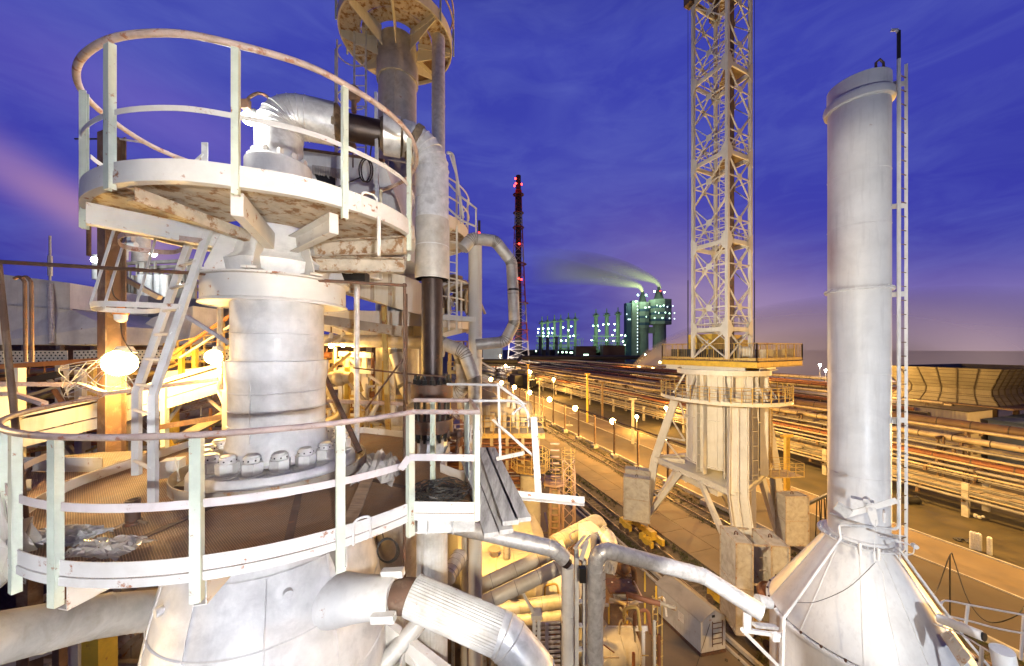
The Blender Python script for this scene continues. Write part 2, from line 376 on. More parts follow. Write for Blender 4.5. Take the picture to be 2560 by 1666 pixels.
# ================= floodlights and sky-facing lamps that light the place
def catmull(P, n=6, closed=True):
    P = [Vector(p) for p in P]; k = len(P); out = []
    for i in range(k if closed else k-1):
        a, b, c, d = (P[(i+j-1) % k] if closed else P[min(max(i+j-1, 0), k-1)] for j in range(4))
        for q in range(n):
            t = q/n; out.append(.5*((2*b)+(c-a)*t+(2*a-5*b+4*c-d)*t*t+(3*b-a-3*c+d)*t**3))
    if not closed: out.append(P[-1])
    return out
def band(mb, path, z0, z1, th, closed=True):
    P = [Vector((p[0], p[1], 0)) for p in path]; k = len(P); vs = []
    for i in range(k):
        a = P[(i-1) % k] if (closed or i > 0) else P[i]; b = P[(i+1) % k] if (closed or i < k-1) else P[i]
        t = (b-a).normalized(); nrm = Vector((-t.y, t.x, 0)); q = P[i]+nrm*th
        vs += [P[i]+V3(0, 0, z0), P[i]+V3(0, 0, z1), q+V3(0, 0, z1), q+V3(0, 0, z0)]
    fs = []
    for i in range(k if closed else k-1):
        o = i*4; q = ((i+1) % k)*4
        for j in range(4): fs.append((o+j, q+j, q+(j+1) % 4, o+(j+1) % 4))
    if not closed: fs += [(0, 1, 2, 3), (k*4-1, k*4-2, k*4-3, k*4-4)]
    return mb.add(vs, fs)
def holed(mb, path, c, r, z, th, n=None):    # deck plate between an outline and a round hole
    k = len(path); c = Vector((c[0], c[1], 0)); vs = []
    for zz in (z-th, z):
        for p in path:
            p = Vector((p[0], p[1], 0)); d = (p-c).normalized()
            vs += [p+V3(0, 0, zz), c+d*r+V3(0, 0, zz)]
    fs = []; o = 2*k
    for i in range(k):
        a, b = 2*i, 2*((i+1) % k)
        fs += [(a, b, b+1, a+1), (a+o, a+1+o, b+1+o, b+o), (a, a+o, b+o, b), (a+1, b+1, b+1+o, a+1+o)]
    return mb.add(vs, fs)
VX, VY = -3.31, 4.86
VC = (VX, VY, 0)
# ---------------- reactor vessel with bolted neck flange
ves = thing('reactor_vessel', 'silvery vessel with domed shoulder, ring of large nuts and tall neck rising through two platforms', 'vessel', (VX, VY, 0))
MB().lathe(VC, [(1.44, 0), (1.44, 14.2), (1.42, 14.9), (1.36, 15.4), (1.27, 15.9), (1.14, 16.4), (1.02, 16.8), (.93, 17.12)], 64).build('shell', 'silver_paint', ves)
mb = MB()
for z, r in ((16.42, 1.135), (15.72, 1.303), (14.92, 1.42)): mb.lathe(VC, [(r, z-.014), (r+.014, z), (r, z+.014)], 72)
for k, a in enumerate((-128, -96, -62, -30)):
    d = Vector((math.cos(R(a)), math.sin(R(a)), 0)); pr_ = [(1.135, 16.42), (1.27, 15.9), (1.36, 15.4), (1.42, 14.9)]
    mb.tube([Vector(VC)+d*(r+.002)+V3(0, 0, z) for r, z in pr_], .009, 6)
loose(mb, 'cladding_seam', 'silver_paint', ves)
mb = MB()
for a, z, r in ((-118, 16.1, 1.215), (-75, 15.55, 1.335), (-52, 16.2, 1.19)):
    d = Vector((math.cos(R(a)), math.sin(R(a)), 0)); c = Vector(VC)+d*r+V3(0, 0, z); mb.cyl(c-d*.02, c+d*.06, .05, n=14); 
loose(mb, 'sensor_boss', 'silver_paint', ves)
MB().lathe(VC, [(.9, 17.1), (.97, 17.12), (.98, 17.15), (.98, 17.40), (.965, 17.43), (.93, 17.475), (.6, 17.475)], 72).build('lower_flange', 'silver_paint', ves)
MB().lathe(VC, [(.985, 17.235), (.99, 17.25), (.985, 17.265)], 72).build('gasket_edge', 'brown_beam', ves)
mb = MB(); mb.lathe(VC, [(.60, 17.47), (.66, 17.5), (.66, 17.54), (.62, 17.6), (.595, 17.75), (.575, 17.9), (.58, 18.5), (.60, 18.62), (.615, 18.74), (.615, 18.83), (.553, 18.835), (.553, 20.0)], 64)
mb.build('neck', 'silver_paint', ves)
mb = MB()
for z in (17.98, 18.18, 18.42, 19.2): mb.lathe(VC, [(.578 if z < 18.5 else .553, z-.012), (.588 if z < 18.5 else .558, z), (.578 if z < 18.5 else .553, z+.012)], 64)
mb.box((VX+.02, VY-.585, 18.2), (.02, .02, .8), 0); loose(mb, 'weld_seam', 'silver_paint', ves)
nb = None
for i in range(18):
    a = 2*PI*i/18+.08; c = Vector((VX+.80*math.cos(a), VY+.80*math.sin(a), 17.475))
    if nb is None:
        b0 = MB(); z = Vector((0, 0, 1))
        b0.cyl((0, 0, 0), (0, 0, .022), .108, n=24); b0.tube([(0, 0, .022), (0, 0, .036)], .088, 18)
        b0.tube([(0, 0, .036), (0, 0, .135)], .100, 6); b0.lathe((0, 0, 0), [(.0001, .205), (.055, .205), (.06, .20), (.06, .19), (.068, .19), (.075, .183), (.075, .136), (.0001, .136)], 20)
        nb = b0.build('flange_nut', 'white_nut', ves, raw=True); nb.scale = (1.18, 1.18, 1.22); nb.location = c-WL(ves); nb.rotation_euler.z = a
        h0 = MB()
        for k in range(8):
            q = 2*PI*k/8; d = Vector((math.cos(q), math.sin(q), 0)); h0.tube([d*.073+V3(0, 0, .162), d*.078+V3(0, 0, .162)], .008, 8)
        o = h0.build('pin_hole', 'black_iron'); o.parent = nb
    else:
        o = nb.copy(); COL.objects.link(o); o.location = c-WL(ves); o.rotation_euler.z = a+(random.random()*.9); o.scale = nb.scale; hh = nb.children[0].copy(); COL.objects.link(hh); hh.parent = o
MB().lathe(VC, [(.553, 19.62), (.864, 19.60), (.864, 19.585), (.872, 19.585), (.872, 19.61), (.85, 19.63), (.85, 19.90), (.90, 19.91), (.90, 19.93), (.60, 19.95)], 64).build('rain_skirt', 'white_paint', ves)
MB().lathe(VC, [(.553, 19.93), (.62, 19.95), (.66, 20.15), (.60, 20.2), (.55, 20.25), (.48, 20.55), (.44, 20.62), (.44, 21.2)], 64).build('upper_neck', 'silver_paint', ves)
mb = MB()
for k in range(8):
    a = R(-75+45*k); d = Vector((math.cos(a), math.sin(a), 0)); n_ = Vector((-d.y, d.x, 0)); c = Vector(VC)
    mb.plate([c+d*.5+V3(0, 0, 19.95), c+d*.84+V3(0, 0, 19.95), c+d*.84+V3(0, 0, 20.02), c+d*.66+V3(0, 0, 20.5), c+d*.4+V3(0, 0, 20.5)], .016, n_)
    mb.box(c+d*.78+V3(0, 0, 19.96), (.26, .16, .03), a)
loose(mb, 'gusset', 'white_paint', ves)
MB().lathe(VC, [(.40, 21.16), (.43, 21.2), (.43, 21.28), (.405, 21.3), (.405, 21.58), (.39, 21.6), (.2, 21.6)], 48).build('upper_flange', 'silver_paint', ves)
b0 = MB(); b0.tube([(0, 0, 0), (0, 0, .075)], .045, 6); b0.cyl((0, 0, .075), (0, 0, .1), .026, n=12)
n2 = b0.build('upper_nut', 'white_paint', ves, raw=True)
for i in range(12):
    a = 2*PI*i/12+.1; o = n2 if i == 0 else n2.copy()
    if i: COL.objects.link(o)
    o.location = Vector((VX+.33*math.cos(a), VY+.33*math.sin(a), 21.6))-WL(ves); o.rotation_euler.z = a*3
mb = MB(); mb.box((VX+.30, VY-.475, 19.02), (.075, .02, .13), R(30)); mb.cyl((VX+.3, VY-.475, 19.1), (VX+.312, VY-.497, 19.1), .04); mb.build('name_lug', 'clean_paint', ves)
def radial(a, r0=.57): return Vector((VX+r0*math.cos(a), VY+r0*math.sin(a), 0))
# side nozzle with capped end towards the ribbed elbow
nz = at(795, 1500, 4.35); ne = at(985, 1492, 4.25)
ax = (ne-nz).normalized()
MB().tube([nz-ax*.5, nz, nz+ax*.12, nz+ax*.55, ne-ax*.06, ne], [.34, .34, .335, .26, .225, .225], 32).build('side_nozzle', 'clean_paint', ves)
mb = MB()
for q in range(3):
    a = 2*PI*q/3+.5; u = ax.orthogonal().normalized(); w = ax.cross(u); d = u*math.cos(a)+w*math.sin(a)
    mb.bar(ne-ax*.16+d*.26, ne+ax*.12+d*.26, .09, .09)
loose(mb, 'clamp_lug', 'clean_paint', ves)
# lugs and hanging bracket on the dome
mb = MB(); p = at(560, 1470, 3.95); mb.cyl(p, p+V3(.03, -.1, .02), .05); mb.tube(fillet([p, p+V3(.1, -.12, -.05), p+V3(.22, -.08, -.16), p+V3(.34, -.05, -.1)], .05), .009, 8)
mb.build('thermocouple', 'galv', ves)
# ---------------- lower round platform
C1 = (-3.05, 5.03); R1 = 2.47; ZD = 17.28
arcp = [Vector((C1[0]+R1*math.cos(a), C1[1]+R1*math.sin(a), 0)) for a in [R(-163+(-36+163)*i/40) for i in range(41)]]
P1 = arcp+[Vector((-.357, 3.557, 0)), Vector((-.60, 4.387, 0)), Vector((-1.0, 4.75, 0)), Vector((-1.05, 5.6, 0)), Vector((-1.6, 6.4, 0)), Vector((-3, 6.95, 0)), Vector((-4.6, 6.6, 0)), Vector((-5.6, 5.9, 0))]
lp = thing('lower_platform', 'lower round platform with rusty tread deck, white rim and tube handrail around the vessel flange', 'platform', (C1[0], C1[1], 17.0))
holed(MB(), P1, (VX, VY), 1.12, ZD, .012).build('deck', 'tread', lp)
front = P1[:42]
mb = MB(); band(mb, P1, ZD+.005, 17.40, -.008); mb.build('kick_plate', 'white_paint', lp)
mb = MB(); band(mb, P1, 17.21, ZD-.003, -.014); band(mb, P1, 17.2, 17.215, .07)
mb.build('rim_channel', 'white_paint', lp)
mb = MB(); mb.ring(VC, 1.12, 1.13, 17.24, 17.42, 56); mb.build('hole_collar', 'steel_beam', lp)
mb = MB()
for a, w in ((-99, 0), (-62, .0), (-25, 0)):
    d = Vector((math.cos(R(a)), math.sin(R(a)), 0)); mb.box(Vector((C1[0], C1[1], ZD+.004))+d*1.7, (1.5, .07, .008), R(a))
loose(mb, 'deck_strip', 'brown_beam', lp)
# handrail: through the corner box and on round the back
zr = 18.34
rail = [Vector((C1[0]+(R1+.03)*math.cos(a), C1[1]+(R1+.03)*math.sin(a), zr)) for a in [R(-168+(-36+168)*i/44) for i in range(45)]]
rail += [V3(-.347, 3.545, zr), V3(-.53, 4.34, zr), V3(-1.25, 4.36, zr)]
rail = [V3(-5.75, 4.65, zr), V3(-5.68, 4.5, zr)]+rail
MB().tube(rail, .026, 12).build('handrail', 'pink_rail', lp)
zm = 17.80
mid = [V3(p.x*1, p.y, 0) for p in P1[:42]]
mb = MB(); band(mb, mid[3:41], zm-.033, zm+.033, .006, False); mb.build('mid_rail', 'mid_rail_paint', lp)
MB().bar(V3(-1.05, 3.49, zm+.09), V3(-.36, 3.56, zm+.06), .008, .07).bar(V3(-1.05, 3.49, zm+.09), V3(-1.13, 3.45, zm-.02), .008, .07).build('mid_rail', 'mid_rail_paint', lp)
def post(mb, x, y, z0, z1, face, w=.095, d=.05, t=.007):   # channel post: web faces outwards
    f = Vector((math.cos(face), math.sin(face), 0)); s_ = Vector((-f.y, f.x, 0)); p = Vector((x, y, 0))
    mb.bar(p+V3(0, 0, z0), p+V3(0, 0, z1), w, t, up=f)
    for k in (-1, 1): mb.bar(p+s_*k*(w/2-t/2)-f*d/2+V3(0, 0, z0), p+s_*k*(w/2-t/2)-f*d/2+V3(0, 0, z1), t, d, up=f)
for a, z0 in ((-124, 17.0), (-112, 17.05), (-99.5, 17.05), (-75.5, 17.05), (-52.5, 17.0), (-36.5, 17.05)):
    mb = MB(); rr = R1+.03; post(mb, C1[0]+rr*math.cos(R(a)), C1[1]+rr*math.sin(R(a)), z0, zr-.02, R(a), .074); mb.build('post', 'green_paint', lp)
for x, y, a in ((-.362, 3.56, -60), (-.55, 4.33, 20), (-1.0, 4.34, 90)):
    mb = MB(); post(mb, x, y, 17.2, zr-.02, R(a), .06, .05); mb.build('post', 'green_paint', lp)
for a in (-99.5, -75.5, -52, -28, -130, 0, 40, 180):
    d = Vector((math.cos(R(a)), math.sin(R(a)), 0)); mb = MB(); c = Vector((C1[0], C1[1], 17.09))
    mb.chan(c+d*.9, c+d*(2.44 if a != -28 else 2.2), .09, .2, .009); mb.build('bracket', 'white_paint', lp)
mb = MB(); mb.bar(V3(-1.0, 3.62, 17.12), V3(-.40, 3.66, 17.12), .01, .16); mb.bar(V3(-1.0, 3.62, 17.05), V3(-.45, 4.3, 17.05), .01, .02)
mb.plate([(-1.1, 3.6, 17.05), (-.42, 3.66, 17.04), (-.62, 4.32, 17.04), (-1.2, 4.3, 17.05)], .01)
for x in (-.9, -.62): mb.bar(V3(x, 3.60, 17.05), V3(x, 3.60, 17.2), .008, .05)
mb.build('corner_bracket', 'galv', lp)
mb = MB(); p = V3(C1[0]+(R1+.02)*math.cos(R(-50)), C1[1]+(R1+.02)*math.sin(R(-50)), 0); q = V3(C1[0]+(R1+.02)*math.cos(R(-46.5)), C1[1]+(R1+.02)*math.sin(R(-46.5)), 0)
mb.tube(fillet([p+V3(0, 0, 17.2), p+V3(0, 0, 17.43), q+V3(0, 0, 17.43), q+V3(0, 0, 17.22)], .06), .012, 8); mb.build('lifting_eye', 'white_paint', lp)
# ---------------- upper round platform
Q = [(-4.34, 3.44), (-3.67, 3.13), (-3.03, 3.06), (-2.56, 3.17), (-2.08, 3.38), (-1.79, 3.64), (-1.49, 4.07), (-1.37, 4.52), (-1.46, 5.1), (-1.75, 5.59), (-2.3, 5.99), (-3.0, 6.2),
     (-3.9, 5.95), (-4.65, 5.3), (-4.95, 4.7), (-4.78, 3.93)]
P2 = catmull([(x, y, 0) for x, y in Q], 6)
up = thing('upper_platform', 'upper round platform seen from below, with rust stained underside and tall curved tube handrail', 'platform', (-3.2, 4.6, 20.4))
holed(MB(), P2, (VX, VY), .62, 20.60, .012).build('deck', 'under_paint', up)
mb = MB(); band(mb, P2, 20.615, 20.70, -.010); mb.build('kick_plate', 'white_paint', up)
mb = MB(); band(mb, P2, 20.50, 20.612, -.016); band(mb, P2, 20.50, 20.508, .06); mb.build('rim_channel', 'white_paint', up)
P2r = [V3(p.x*1.0, p.y, 21.80) for p in catmull([(x, y, 0) for x, y in Q], 8)]
def outw(P, d, z):
    o = []; k = len(P)
    for i in range(k):
        t = (P[(i+1) % k]-P[(i-1) % k]).normalized(); o.append(P[i]+Vector((t.y, -t.x, 0))*d+V3(0, 0, z))
    return o
MB().tube([p for p in outw(catmull([(x, y, 0) for x, y in Q], 8), .03, 21.80)], .03, 12, True).build('handrail', 'pink_rail', up)
mb = MB(); band(mb, P2[0:len(P2)-4]+P2[:0], 21.13, 21.18, -.006, False); mb.build('mid_rail', 'white_paint', up)
def near_on(P, px):    # outline point on the camera's side that projects at px
    best = None
    for p in P:
        e_ = abs((p.x/p.y*F+1280)-px)+p.y*6
        if best is None or e_ < best[0]: best = (e_, p)
    return best[1]
for px, z0, w in ((283, 20.45, .09), (592, 20.42, .058), (860, 20.38, .058), (1022, 20.3, .05), (215, 20.3, .07)):
    p = near_on(P2, px) if px > 250 else V3(-4.62, 3.70, 0)
    d = (p-V3(-3.1, 4.7, 0)).normalized(); p = p+d*.035
    mb = MB(); post(mb, p.x, p.y, z0, 21.78, math.atan2(d.y, d.x), w, .05); mb.build('post', 'green_paint', up)
for i in (60, 68, 78, 52):
    p = P2[i % len(P2)]; mb = MB(); post(mb, p.x, p.y, 20.4, 21.78, math.atan2(p.y-4.7, p.x+3.1), .06, .04); mb.build('post', 'green_paint', up)
for a in (-67, -39, -9, 25, 60, 150, 232):
    d = Vector((math.cos(R(a)), math.sin(R(a)), 0)); c = V3(VX, VY, 20.385); ln = 1.72 if a != -9 else 1.9
    mb = MB(); mb.chan(c+d*.5, c+d*ln, .10, .22, .010); mb.bar(c+d*ln+V3(0, 0, -.1), c+d*ln+V3(0, 0, .11), .1, .01, up=d); mb.build('bracket', 'under_paint' if a in (-9, 25) else 'white_paint', up)
mb = MB(); d = Vector((math.cos(R(-97)), math.sin(R(-97)), 0)); c = V3(VX, VY, 20.43); mb.chan(c+d*.5, c+d*1.72, .09, .13, .010); mb.build('bracket', 'under_paint', up)
mb = MB(); c = V3(VX, VY, 20.15); mb.chan(c+V3(.5, -.2, 0), c+V3(1.78, -.05, .02), .12, .2, .01); mb.build('bracket', 'under_paint', up)
mb = MB(); p = near_on(P2, 918)+V3(.03, -.02, 0); mb.tube(fillet([p+V3(-.06, -.05, 20.5), p+V3(-.06, -.05, 20.74), p+V3(.06, .06, 20.74), p+V3(.06, .06, 20.55)], .06), .012, 8)
p = p+V3(.09, .05, 0); mb.cyl(p+V3(0, 0, 20.05), p+V3(0, 0, 20.5), .02); mb.build('lifting_eye', 'white_paint', up)
mb = MB(); p = at(512, 430, 4.9); mb.bar(p+V3(0, 0, -.35), p+V3(0, 0, .42), .09, .012); mb.bar(p+V3(-.35, 0, -.05), p+V3(-.02, 0, .25), .03, .03); mb.build('stub', 'galv', up)
# ---------------- inclined ladder with its guard hoops
ld = thing('access_ladder', 'pale inclined ladder with guard hoops running from the lower deck to the upper platform', 'ladder', (-3.9, 3.7, ZD))
A0, A1, A2 = V3(-3.85, 3.64, ZD), V3(-3.85, 3.64, 18.5), V3(-3.71, 4.17, 20.5)
B0, B1, B2 = V3(-4.31, 3.90, 17.55), V3(-4.31, 3.90, 18.5), V3(-4.17, 4.42, 20.45)
for s_, (p0, p1, p2) in ((1, (A0, A1, A2)), (-1, (B0, B1, B2))):
    mb = MB(); upv = (.2, -1, 0)
    mb.bar(p0, p1, .066, .008, up=upv); mb.bar(p1, p2, .066, .008, up=upv)
    mb.bar(p0+V3(.028, .03, 0), p1+V3(.028, .03, 0), .008, .055, up=upv); mb.bar(p1+V3(.028, .03, 0), p2+V3(.028, .03, 0), .008, .055, up=upv)
    mb.build('stringer', 'clean_paint', ld)
def lerp(a, b, t): return a+(b-a)*t
for k in range(10):
    z = 17.72+k*.29; t0 = (z-18.5)/2
    a = A0+V3(0, 0, z-A0.z) if z < 18.5 else lerp(A1, A2, t0); b = B1+V3(0, 0, z-18.5) if z < 18.5 else lerp(B1, B2, (z-18.5)/1.95)
    MB().cyl(a, b, .019, n=10).build('rung', 'white_paint', ld)
for zc, pts in ((20.3, None), (19.48, None)):
    a = lerp(A1, A2, (zc-18.5)/2); b = lerp(B1, B2, (zc-18.5)/1.95)
    path = catmull([b, b+V3(-.38, .22, 0), b+V3(-.66, .16, 0), b+V3(-.74, -.08, 0), a+V3(-.62, -.26, 0), a], 6, False)
    path = [V3(p.x, p.y, zc) for p in path]
    mb = MB(); band(mb, path, zc-.03, zc+.03, .006, False); mb.build('guard_hoop', 'white_paint' if zc < 20 else 'pink_rail', ld)
    if zc > 20: hoopA = path
    else: hoopB = path
for k in (10, 16, 22):
    MB().bar(hoopA[k]+V3(0, 0, .25), hoopB[k], .035, .006, up=(0, -1, 0)).build('guard_strap', 'clean_paint', ld)
# ---------------- rusty rail frame in front of the vessel
fr = thing('rusty_railing', 'long thin rusty pipe rail on two posts crossing in front of the vessel neck', 'railing', (-4.9, 3.4, ZD))
TL, TR = V3(-5.31, 3.54, 19.9), V3(-1.53, 4.86, 19.9)
MB().tube([TL+V3(-.4, -.13, 0), TL, TR], .022, 10).build('top_rail', 'rust_pipe', fr)
MB().tube([TL+V3(-.02, 0, 0), V3(-4.86, 3.41, ZD)], .026, 10).build('post', 'brown_beam', fr)
MB().tube([TR, V3(-1.53, 4.86, 15.3)], .022, 10).ball(TR, .035).build('post', 'rust_pipe', fr)
MB().tube([V3(-2.3, 4.95, 18.72), V3(-1.5, 4.87, 18.64), V3(-.9, 4.6, 18.62)], .012, 8).tube([V3(-2.15, 5.0, 18.1), V3(-1.56, 4.87, 18.85)], .014, 8).build('brace', 'rust_pipe', fr)
pp = at(892, 870, 5.9)
po = thing('support_post', 'grey tubular post with a dark square cap beside the vessel neck', 'post', (pp.x, pp.y, 17.2))
MB().cyl((pp.x, pp.y, 16.9), (pp.x, pp.y, 20.15), .045, n=16).build('shaft', 'galv', po)
MB().box((pp.x-.1, pp.y, 20.22), (.56, .2, .16)).build('cap_beam', 'black_iron', po)
solo(MB().tube([at(812, 940, 5.5), at(900, 1130, 5.0)], .04, 10), 'brace_tube', 'rust_pipe', 'dark rusty tube leaning down to the deck just right of the vessel neck', 'brace')
# ---------------- insulated pipe from the top flange, over and down, with its flange pair
pl = thing('insulated_pipe', 'large insulated pipe looping off the top flange, burnt bare midway, dropping to a flange pair', 'pipe', (-1.31, 5.6, 16))
ZP = 22.35; rI = .27
e0 = V3(VX, VY, 21.6); e1 = V3(VX, VY, ZP); X0 = V3(-1.31, 5.6, ZP); dh = (X0-e1).normalized()
mb = MB(); pth = fillet([e0, e1, e1+dh*.72], .62, 8); mb.tube([pth[0]]+pth[1:], rI+.02, 36)
mb.build('elbow_jacket', 'galv', pl)
mb = MB()
for i in range(1, len(pth)-1, 1):
    p = pth[i]; t = (pth[i+1]-pth[i-1]).normalized(); mb.tube([p-t*.008, p, p+t*.008], [rI+.021, rI+.03, rI+.021], 36, caps=False)
mb.build('elbow_seam', 'galv', pl)
mb = MB(); p = e1+dh*.70; mb.tube([p-dh*.02, p+dh*.03, p+dh*.07, p+dh*.12], [.28, .285, .25, .20], 26); wo_ = mb
for v in mb.v: v += Vector((random.uniform(-.02, .02) for _ in range(3)))
mb.build('torn_wool', 'wool', pl)
p2 = X0-dh*.62
MB().tube([e1+dh*.6, p2], .19, 28).build('bare_pipe', 'dark_pipe', pl)
mb = MB(); c = p2-dh*.0; mb.tube([c-dh*.13, c+dh*.12], .29, 32); mb.tube([c-dh*.005, c+dh*.005], .295, 32, caps=False); mb.build('coupling_band', 'galv', pl)
mb = MB(); mb.tube([c-dh*.17, c-dh*.12], [.2, .275], 24); mb.tube([c+dh*.12, c+dh*.19], [.27, .2], 24)
for v in mb.v: v += Vector((random.uniform(-.018, .018) for _ in range(3)))
mb.build('torn_wool', 'wool', pl)
ZT = ZP
q2 = [c+dh*.16]+[X0-dh*.44+dh*.44*math.sin(PI/2*k/8)-V3(0, 0, .44-.44*math.cos(PI/2*k/8)) for k in range(9)]+[V3(-1.31, 5.6, 21.6)]
MB().tube(q2+[V3(-1.31, 5.6, 20.13)], rI-.005, 36).build('riser_jacket', 'galv', pl)
mb = MB()
for i in range(1, len(q2)-1):
    p = q2[i]; t = (q2[i+1]-q2[i-1]).normalized(); mb.tube([p-t*.006, p, p+t*.006], [rI-.005, rI+.006, rI-.005], 36, caps=False)
for z in (21.42, 20.66): mb.ring((-1.31, 5.6, 0), rI-.006, rI+.004, z-.006, z+.006, 36)
mb.build('jacket_seam', 'galv', pl)
MB().cyl((-1.31, 5.6, 21.1), (-1.31, 5.6, 20.13), rI+.002, n=40).build('lower_jacket', 'galv_warm', pl)
mb = MB(); t_ = (q2[4]-q2[2]).normalized(); p = q2[3]; mb.tube([p-t_*.055, p+t_*.055], rI+.016, 30)
for v in mb.v: v += Vector((random.uniform(-.01, .01) for _ in range(3)))
mb.build('torn_wool', 'wool', pl)
MB().cyl((-1.31, 5.6, 20.14), (-1.31, 5.6, 18.55), .17, n=32).build('bare_riser', 'dark_pipe', pl)
FC = V3(-1.31, 5.6, 0)
for z0, z1 in ((18.20, 18.43), (17.66, 17.86)):
    MB().cyl(FC+V3(0, 0, z0), FC+V3(0, 0, z1), .335, n=40).build('flange', 'rust_pipe', pl)
MB().cyl(FC+V3(0, 0, 18.43), FC+V3(0, 0, 18.56), .24, .17, n=32).build('hub', 'dark_pipe', pl)
st = None
for i in range(14):
    a = 2*PI*i/14
    if st is None:
        b0 = MB(); b0.cyl((0, 0, -.92), (0, 0, .14), .022, n=10); b0.tube([(0, 0, 0), (0, 0, .075)], .042, 6); b0.tube([(0, 0, -.86), (0, 0, -.78)], .042, 6)
        st = b0.build('stud_bolt', 'black_iron', pl, raw=True); o = st
    else: o = st.copy(); COL.objects.link(o)
    o.location = FC+V3(.27*math.cos(a), .27*math.sin(a), 18.43)-WL(pl)
MB().cyl(FC+V3(0, 0, 16.9), FC+V3(0, 0, 17.6), .19, n=24).build('jacket', 'galv', pl)
MB().cyl(FC+V3(0, 0, 17.0), FC+V3(0, 0, 17.55), .24, n=10).cyl(FC+V3(0, 0, 17.56), FC+V3(0, 0, 17.68), .11).build('loose_sleeve', 'galv', pl)
MB().tube([FC+V3(0, 0, 16.9), FC+V3(0, 0, 13.2)], .25, ribs=30).build('ribbed_jacket', 'ribbed_sheet', pl)
MB().tube([at(1062, 1540, 5.4), at(935, 1690, 4.9)], .13, ribs=18).build('ribbed_branch', 'ribbed_sheet', pl)
# small rusted branch with a valve
br = thing('small_valve', 'small rusty flanged valve with a handwheel on a short branch beside the galvanised sleeve', 'valve', V3(-1.0, 5.5, 17.45))
c0 = at(1120, 1085, 5.5)
mb = MB(); mb.cyl(c0+V3(-.2, 0, 0), c0+V3(.5, 0, -.02), .035, n=12)
for k in (0, .1, .26, .36): mb.cyl(c0+V3(k, 0, 0), c0+V3(k+.04, 0, 0), .085, n=16)
mb.ball(c0+V3(.17, -.02, 0), .075, 8); mb.cyl(c0+V3(.17, 0, 0), c0+V3(.15, -.05, -.3), .03, n=10); mb.build('valve_body', 'rust_pipe', br)
mb = MB(); w0 = at(1178, 1086, 5.4)
mb.tube([w0+V3(0, .14*math.cos(2*PI*k/20)*.5, .14*math.sin(2*PI*k/20)) for k in range(20)], .012, 8, True)
for k in range(3): a = PI*k/3; mb.cyl(w0+V3(0, .07*math.cos(a), .14*math.sin(a)), w0-V3(0, .07*math.cos(a), .14*math.sin(a)), .007, n=6)
mb.cyl(c0+V3(.4, 0, 0), w0, .014, n=8); mb.build('handwheel', 'galv', br)
# ---------------- ribbed elbow pipe on the side nozzle
rp = thing('ribbed_pipe', 'ribbed aluminium clad pipe leaving the vessel side nozzle and bending down at the bottom edge', 'pipe', ne)
pa = ne+ax*.26; pb = at(1262, 1590, 3.98); pc = at(1345, 1690, 3.85); pd = pc+V3(.12, -.02, -1.2)
full = fillet([pa, pb, pc, pd], [.3, .3], 5)
MB().tube([ne-ax*.04, ne+ax*.05, ne+ax*.16, ne+ax*.3], [.15, .19, .20, .19], 26).build('rusty_end', 'brown_beam', rp)
db = (pb-pa).normalized()
MB().tube([pa-db*.02, pb-db*.06], .235, ribs=44).build('ribbed_jacket', 'ribbed_sheet', rp)
MB().tube([pb-db*.07]+full[2:], .242, 36).build('elbow_jacket', 'galv', rp)
mb = MB()
for i in (3, 6, 9, 12):
    if i < len(full)-1:
        p = full[i]; t = (full[i+1]-full[i-1]).normalized(); mb.tube([p-t*.008, p, p+t*.008], [.243, .252, .243], 36, caps=False)
mb.build('elbow_seam', 'galv', rp)
# left pipe from the vessel
lpz = thing('left_pipe', 'stained pale insulated pipe running from under the lower platform to the bottom left edge', 'pipe', at(300, 1550, 3.8))
l0, l1, l2 = at(500, 1512, 4.55), at(250, 1540, 3.7), at(-160, 1630, 2.6)
MB().tube([l0+(l0-l1)*.3, l0, l1, l2], .205, 32).build('jacket', 'galv_warm', lpz)
dl = (l1-l0).normalized(); mb = MB()
for p in (l0+dl*.05, lerp(l0, l1, .55), l1, lerp(l1, l2, .35)): mb.tube([p-dl*.012, p, p+dl*.012], [.206, .214, .206], 32, caps=False)
mb.build('band', 'galv_warm', lpz)
# ================= the yard: ground, railway tracks, slab road
def sheet(name, s0, s1, t0, t1, z, mat, kind='structure', nx=1):
    mb = MB(); P = [yd(s0, t0, z), yd(s1, t0, z), yd(s1, t1, z), yd(s0, t1, z)]; mb.add(P, [(0, 1, 2, 3)]); return solo(mb, name, mat, None, None, kind=kind, smooth=False)
g = MB(); g.add([(-3000, -400, 0), (3000, -400, 0), (3000, 4500, 0), (-3000, 4500, 0)], [(0, 1, 2, 3)])
solo(g, 'ground', 'dirt', None, None, kind='structure', smooth=False)
sheet('gravel_yard', -20, 260, 36.2, 44.8, .012, 'asphalt')
sheet('road', -40, 300, 44.8, 50.6, .016, 'slab')
sheet('lawn', -40, 300, 50.9, 66, .012, 'dirt')
sheet('concrete_apron', -30, 200, -30, 20.0, .012, 'slab')
mb = MB(); mb.box(yd(100, 50.75, .06), (.2, 300, .14), YR); mb.box(yd(100, 44.75, .05), (.15, 300, .12), YR); solo(mb, 'road_kerb', 'concrete', None, None, kind='structure')
mb = MB(); mb.box(yd(90, 20.25, .12), (.22, 240, .26), YR); mb.box(yd(90, 19.6, .08), (.12, 240, .18), YR); solo(mb, 'gutter_kerb', 'concrete', None, None, kind='structure')
mb = MB(); random.seed(11)
for t in (26.7, 29.75):
    for k in range(62):
        s = -20+k*3.6+(1.8 if t > 28 else 0); mb.box(yd(s, t, .02+random.uniform(0, .012)), (2.99, 3.555, .1), YR+random.uniform(-.003, .003))
solo(mb, 'slab_road', 'slab', None, None, kind='structure', smooth=False)
